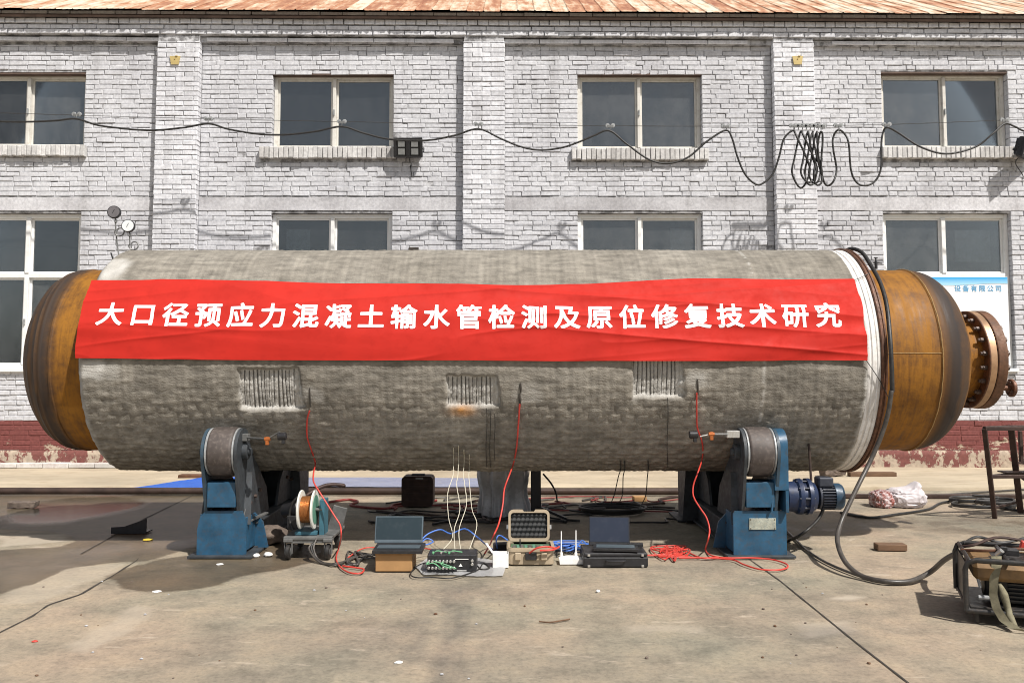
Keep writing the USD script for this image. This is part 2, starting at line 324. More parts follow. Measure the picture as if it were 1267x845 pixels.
plain('white_cable', (0.62, 0.58, 0.46), 0.5, 0, 0.12, 8)
plain('copper_wire', (0.50, 0.24, 0.09), 0.3, 0.75, 0.3, 40, (0.25, 0.1, 0.04), 0.5, 0.002, 160, stretch=(8, 1, 1))
plain('spool_white', (0.66, 0.66, 0.60), 0.5, 0, 0.12, 8)
plain('spool_green', (0.10, 0.24, 0.17), 0.55, 0, 0.2, 8)
plain('cart_blue', (0.035, 0.115, 0.155), 0.5, 0, 0.25, 10)
plain('steel_grey', (0.16, 0.16, 0.155), 0.5, 0.4, 0.35, 12)
plain('screen_off', (0.020, 0.032, 0.038), 0.16, 0, 0.08, 3, (0.05, 0.06, 0.065), 0.3)
plain('screen_blue', (0.022, 0.028, 0.045), 0.14, 0, 0.08, 3, (0.05, 0.055, 0.07), 0.3)
plain('laptop_grey', (0.10, 0.13, 0.15), 0.4, 0.3, 0.1, 12)
plain('cardboard', (0.36, 0.20, 0.08), 0.75, 0, 0.12, 8, (0.3, 0.17, 0.07), 0.4)
plain('case_tan', (0.36, 0.29, 0.20), 0.55, 0, 0.12, 14)
plain('foam_black', (0.035, 0.036, 0.036), 0.9, 0, 0.25, 20, bump=0.002)
plain('circuit_green', (0.05, 0.11, 0.06), 0.5, 0, 0.5, 40, (0.3, 0.3, 0.2), 0.5)
plain('paper_white', (0.80, 0.79, 0.76), 0.6, 0, 0.05, 10)
plain('silver', (0.62, 0.61, 0.58), 0.3, 0.8, 0.15, 20)
plain('yellow_tin', (0.52, 0.40, 0.16), 0.5, 0.1, 0.15, 12)
plain('copper_orange', (0.40, 0.12, 0.03), 0.45, 0.4, 0.3, 20)
plain('frame_rust', (0.05, 0.028, 0.022), 0.6, 0.3, 0.4, 16)
plain('gen_black', (0.028, 0.027, 0.026), 0.45, 0.2, 0.4, 12, (0.10, 0.07, 0.05), 0.6)
plain('gen_tank', (0.20, 0.115, 0.045), 0.5, 0.1, 0.4, 8, (0.10, 0.06, 0.03), 0.8)
plain('strap_olive', (0.20, 0.18, 0.115), 0.85, 0, 0.25, 20, (0.09, 0.08, 0.05), 0.5, 0.001, 200)
plain('sack_white', (0.52, 0.48, 0.49), 0.55, 0, 0.1, 6, (0.5, 0.4, 0.38), 0.4)
plain('sack_red', (0.22, 0.06, 0.045), 0.5, 0, 0.5, 7, (0.5, 0.43, 0.43), 0.9, dlo=0.44)
plain('tarp_grey', (0.48, 0.48, 0.49), 0.35, 0, 0.3, 5, (0.16, 0.15, 0.15), 0.6, coat=0.3)
plain('faded_sheet', (0.22, 0.24, 0.33), 0.55, 0, 0.15, 3, (0.3, 0.28, 0.27), 0.6)  # duller copy of the blue sheet: dirt plus shade painted into the colour
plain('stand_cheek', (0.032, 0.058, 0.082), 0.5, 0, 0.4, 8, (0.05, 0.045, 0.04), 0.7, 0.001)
plain('board_white', (0.84, 0.85, 0.86), 0.4, 0, 0.02, 4, (0.7, 0.71, 0.72), 0.3)
plain('blue_sheet', (0.018, 0.105, 0.46), 0.5, 0, 0.12, 3, (0.08, 0.16, 0.42), 0.3, spec=0.3)
plain('rail_rust', (0.055, 0.034, 0.026), 0.6, 0.3, 0.4, 6)
plain('wood', (0.13, 0.072, 0.038), 0.75, 0, 0.3, 8, (0.12, 0.06, 0.03), 0.5, stretch=(1, 6, 6))
plain('brick_waste', (0.13, 0.10, 0.08), 0.9, 0, 0.5, 14, bump=0.006)
plain('angle_black', (0.012, 0.012, 0.015), 0.4, 0.2, 0.3, 12)
plain('leaf_yellow', (0.62, 0.45, 0.04), 0.6)
plain('window_frame', (0.62, 0.60, 0.55), 0.5, 0, 0.08, 3, (0.38, 0.34, 0.28), 0.6)
plain('window_frame_white', (0.78, 0.78, 0.76), 0.45, 0, 0.05, 3, (0.55, 0.52, 0.48), 0.4)
plain('reveal', (0.42, 0.41, 0.40), 0.9, 0, 0.25, 4, (0.2, 0.18, 0.17), 0.6, 0.004)
plain('interior', (0.085, 0.09, 0.095), 0.9, 0, 0.5, 0.7)
plain('lintel_rust', (0.10, 0.065, 0.05), 0.8, 0, 0.4, 5)
plain('base_strip', (0.55, 0.53, 0.50), 0.85, 0, 0.2, 3, (0.3, 0.2, 0.2), 0.6)
plain('lamp_glass', (0.27, 0.28, 0.28), 0.2, 0.2, 0.15, 30)
plain('gauge_grey', (0.13, 0.12, 0.125), 0.5, 0.1, 0.15, 20)
plain('gauge_white', (0.66, 0.68, 0.68), 0.3, 0, 0.05, 20)
def glass(name, dust, seed):
    """A window pane: clear glass with a film of dust, thicker in patches and towards nothing in particular."""
    M(name, {'t': ('transparent_bsdf', {'color': (0.72, 0.76, 0.77)}), 'gl': ('glossy_bsdf', {'color': (0.92, 0.95, 0.97), 'roughness': 0.02}), 'f': ('fresnel', {'IOR': 1.9}), 'm': ('mix_closure', {}),
             'g': ('geometry', {}), 'mp': ('mapping', {'location': (seed, seed * 2.0, 0), 'scale': (1.6, 1, 1)}), 'n': ('noise_texture', {'scale': 2.2, 'detail': 7.0, 'roughness': 0.65}), 'r': ('map_range', {'from_min': 0.35, 'from_max': 0.72, 'to_min': dust * 0.45, 'to_max': dust * 1.7}),
             'd': ('diffuse_bsdf', {'color': (0.42, 0.43, 0.43)}), 'm2': ('mix_closure', {})},
      [('f.fac', 'm.fac'), ('t.BSDF', 'm.closure1'), ('gl.BSDF', 'm.closure2'), ('g.position', 'mp.vector'), ('mp.vector', 'n.vector'), ('n.fac', 'r.value'), ('r.result', 'm2.fac'), ('m.closure', 'm2.closure1'), ('d.BSDF', 'm2.closure2')], surface='m2.closure')


glass('glass', 0.035, 0.0); glass('glass_dusty', 0.075, 3.0); glass('glass_clear', 0.015, 7.0)
M('plastic_film', {'t': ('transparent_bsdf', {'color': (0.9, 0.9, 0.9)}), 'd': ('principled_bsdf', {'base_color': (0.55, 0.55, 0.55), 'roughness': 0.22}), 'm': ('mix_closure', {'fac': 0.5})},
  [('t.BSDF', 'm.closure1'), ('d.BSDF', 'm.closure2')], surface='m.closure')
# roof tin: rust and bare cream sheets, a shade for each sheet, streaks down the slope
M('roof_tin', {'g': ('geometry', {}), 'oi': ('object_info', {}), 'mp': ('mapping', {'scale': (9.0, 1.5, 1.5)}), 'n1': ('noise_texture', {'scale': 1.0, 'detail': 6.0, 'roughness': 0.7}), 'n2': ('noise_texture', {'scale': 3.0, 'detail': 6.0}),
               'ob': ('math', {'math_type': 'multiply_add', 'value2': 0.22, 'value3': -0.11}), 'ad': ('math', {'math_type': 'add'}), 'n3': ('math', {'math_type': 'multiply_add', 'value2': 0.5}), 'sb': ('math', {'math_type': 'subtract', 'value2': 0.25}),
               'r': ('rgb_ramp', {'ramp': [(0.34, (0.66, 0.58, 0.46)), (0.47, (0.56, 0.40, 0.27)), (0.58, (0.44, 0.22, 0.12)), (0.75, (0.28, 0.11, 0.06))]}), 'p': ('principled_bsdf', {'roughness': 0.55, 'metallic': 0.1})},
  [('g.position', 'mp.vector'), ('mp.vector', 'n1.vector'), ('g.position', 'n2.vector'), ('oi.random', 'ob.value1'), ('n2.fac', 'n3.value1'), ('n1.fac', 'n3.value3'), ('n3.value', 'sb.value1'), ('sb.value', 'ad.value1'), ('ob.value', 'ad.value2'), ('ad.value', 'r.fac'), ('r.color', 'p.base_color')])
# yard concrete: worn tan and grey, pale scrapes, fine pits; the mask's red is standing damp, green is oil and tyre smudge, blue is pale wash
M('yard_concrete', {
    'g': ('geometry', {}), 'mk': ('attribute', {'attribute': 'mask'}), 'sm': ('separate_color', {}), 'mp': ('mapping', {'scale': (1.3, 2.7, 1.0), 'rotation': (0, 0, 0.10)}),
    'n1': ('noise_texture', {'scale': 0.55, 'detail': 6.0, 'roughness': 0.6}), 'n2': ('noise_texture', {'scale': 3.2, 'detail': 8.0, 'roughness': 0.72}), 'n3': ('noise_texture', {'scale': 1.7, 'detail': 9.0, 'roughness': 0.74, 'distortion': 0.4}), 'n4': ('noise_texture', {'scale': 34.0, 'detail': 9.0, 'roughness': 0.85}), 'n6': ('noise_texture', {'scale': 0.9, 'detail': 4.0}), 'r6': ('rgb_ramp', {'ramp': [(0.35, (0.95, 1.0, 0.99)), (0.65, (1.05, 0.985, 0.97))]}), 'm6': ('mix', {'mix_type': 'multiply', 'fac': 1.0}),
    'mz': ('mapping', {'scale': (1.6, 15.0, 1.0), 'rotation': (0, 0, 0.75)}), 'nz': ('noise_texture', {'scale': 1.7, 'detail': 5.0, 'roughness': 0.6}), 'rz': ('rgb_ramp', {'ramp': [(0.645, (0, 0, 0)), (0.70, (0.55,) * 3)]}), 'mzz': ('mix', {'color2': (0.47, 0.40, 0.31)}),
    'v5': ('voronoi_texture', {'scale': 38.0, 'randomness': 1.0}), 'r5': ('rgb_ramp', {'ramp': [(0.0, (1, 1, 1)), (0.10, (0.5,) * 3), (0.16, (0, 0, 0))]}), 'v6': ('mix', {'mix_type': 'multiply', 'fac': 1.0}), 'r7': ('rgb_ramp', {'ramp': [(0.52, (0, 0, 0)), (0.6, (0.8,) * 3)]}), 'mg': ('mix', {'color2': (0.09, 0.075, 0.06)}),
    'r1': ('rgb_ramp', {'ramp': [(0.32, (0.215, 0.192, 0.150)), (0.52, (0.285, 0.243, 0.182)), (0.7, (0.345, 0.278, 0.205))]}), 'r2': ('rgb_ramp', {'ramp': [(0.30, (0.60, 0.62, 0.63)), (0.5, (0.98,) * 3), (0.70, (1.25, 1.21, 1.15))]}),
    'r3': ('rgb_ramp', {'ramp': [(0.59, (0, 0, 0)), (0.66, (0.55,) * 3)]}), 'r4': ('rgb_ramp', {'ramp': [(0.30, (0.58,) * 3), (0.5, (1.0,) * 3), (0.70, (1.25,) * 3)]}),
    'm1': ('mix', {'mix_type': 'multiply', 'fac': 1.0}), 'm2': ('mix', {'mix_type': 'multiply', 'fac': 1.0}), 'ms': ('mix', {'color2': (0.50, 0.42, 0.33)}), 'mb': ('mix', {'color2': (0.44, 0.38, 0.30)}),
    'wa': ('attribute', {'attribute': 'water'}), 'sw': ('separate_color', {}), 'ro2': ('mix_float', {'b': 0.035}), 'bs': ('math', {'math_type': 'subtract', 'value1': 0.5, 'use_clamp': True}), 'wn': ('math', {'math_type': 'multiply_add', 'value2': 0.9}), 'wr': ('map_range', {'range_type': 'smoothstep', 'from_min': 0.76, 'from_max': 1.0}), 'wet': ('mix', {'mix_type': 'multiply', 'color2': (0.40, 0.365, 0.33)}), 'oil': ('mix', {'mix_type': 'multiply', 'color2': (0.52, 0.55, 0.62)}),
    'ro': ('map_range', {'to_min': 0.86, 'to_max': 0.46}), 'bp': ('bump', {'strength': 0.5, 'distance': 0.007}), 'p': ('principled_bsdf', {'specular_ior_level': 0.35})},
  [('g.position', 'n1.vector'), ('g.position', 'n2.vector'), ('g.position', 'mp.vector'), ('mp.vector', 'n3.vector'), ('g.position', 'n4.vector'), ('mk.color', 'sm.color'), ('n1.fac', 'r1.fac'), ('n2.fac', 'r2.fac'), ('n3.fac', 'r3.fac'), ('n4.fac', 'r4.fac'),
   ('r1.color', 'm1.color1'), ('r2.color', 'm1.color2'), ('m1.color', 'm2.color1'), ('r4.color', 'm2.color2'), ('g.position', 'n6.vector'), ('n6.fac', 'r6.fac'), ('m2.color', 'm6.color1'), ('r6.color', 'm6.color2'), ('g.position', 'v5.vector'), ('v5.distance', 'r5.fac'), ('n2.fac', 'r7.fac'), ('r5.color', 'v6.color1'), ('r7.color', 'v6.color2'), ('v6.color', 'mg.fac'), ('m6.color', 'mg.color1'), ('mg.color', 'ms.color1'), ('r3.color', 'ms.fac'), ('g.position', 'mz.vector'), ('mz.vector', 'nz.vector'), ('nz.fac', 'rz.fac'), ('ms.color', 'mzz.color1'), ('rz.color', 'mzz.fac'), ('mzz.color', 'mb.color1'), ('sm.b', 'mb.fac'),
   ('n2.fac', 'wn.value1'), ('sm.r', 'wn.value3'), ('wn.value', 'wr.value'), ('wr.result', 'wet.fac'), ('mb.color', 'oil.color1'), ('sm.g', 'oil.fac'), ('oil.color', 'wet.color1'), ('wet.color', 'p.base_color'), ('wr.result', 'ro.value'), ('ro.result', 'ro2.a'), ('wa.color', 'sw.color'), ('sw.r', 'ro2.fac'), ('ro2.result', 'p.roughness'), ('sw.r', 'bs.value2'), ('bs.value', 'bp.strength'), ('n4.fac', 'bp.height'), ('bp.normal', 'p.normal')])
plain('apron_concrete', (0.40, 0.335, 0.24), 0.85, 0, 0.22, 1.6, (0.26, 0.2, 0.13), 0.6, 0.003, 40, stretch=(0.5, 1, 1))
plain('crack_dirt', (0.05, 0.042, 0.034), 0.95, 0, 0.4, 10)
plain('header_text', (0.12, 0.38, 0.62), 0.6, 0, 0.05, 10)
M('header_blue', {'g': ('geometry', {}), 'sx': ('separate_xyz', {}), 'mr': ('map_range', {'from_min': 2.385, 'from_max': 2.49}), 'n': ('noise_texture', {'scale': 3.0}), 'r': ('rgb_ramp', {'ramp': [(0.0, (0.45, 0.72, 0.88)), (1.0, (0.03, 0.36, 0.72))]}), 'p': ('principled_bsdf', {'roughness': 0.4})},
  [('g.position', 'sx.vector'), ('sx.z', 'mr.value'), ('mr.result', 'r.fac'), ('r.color', 'p.base_color')])
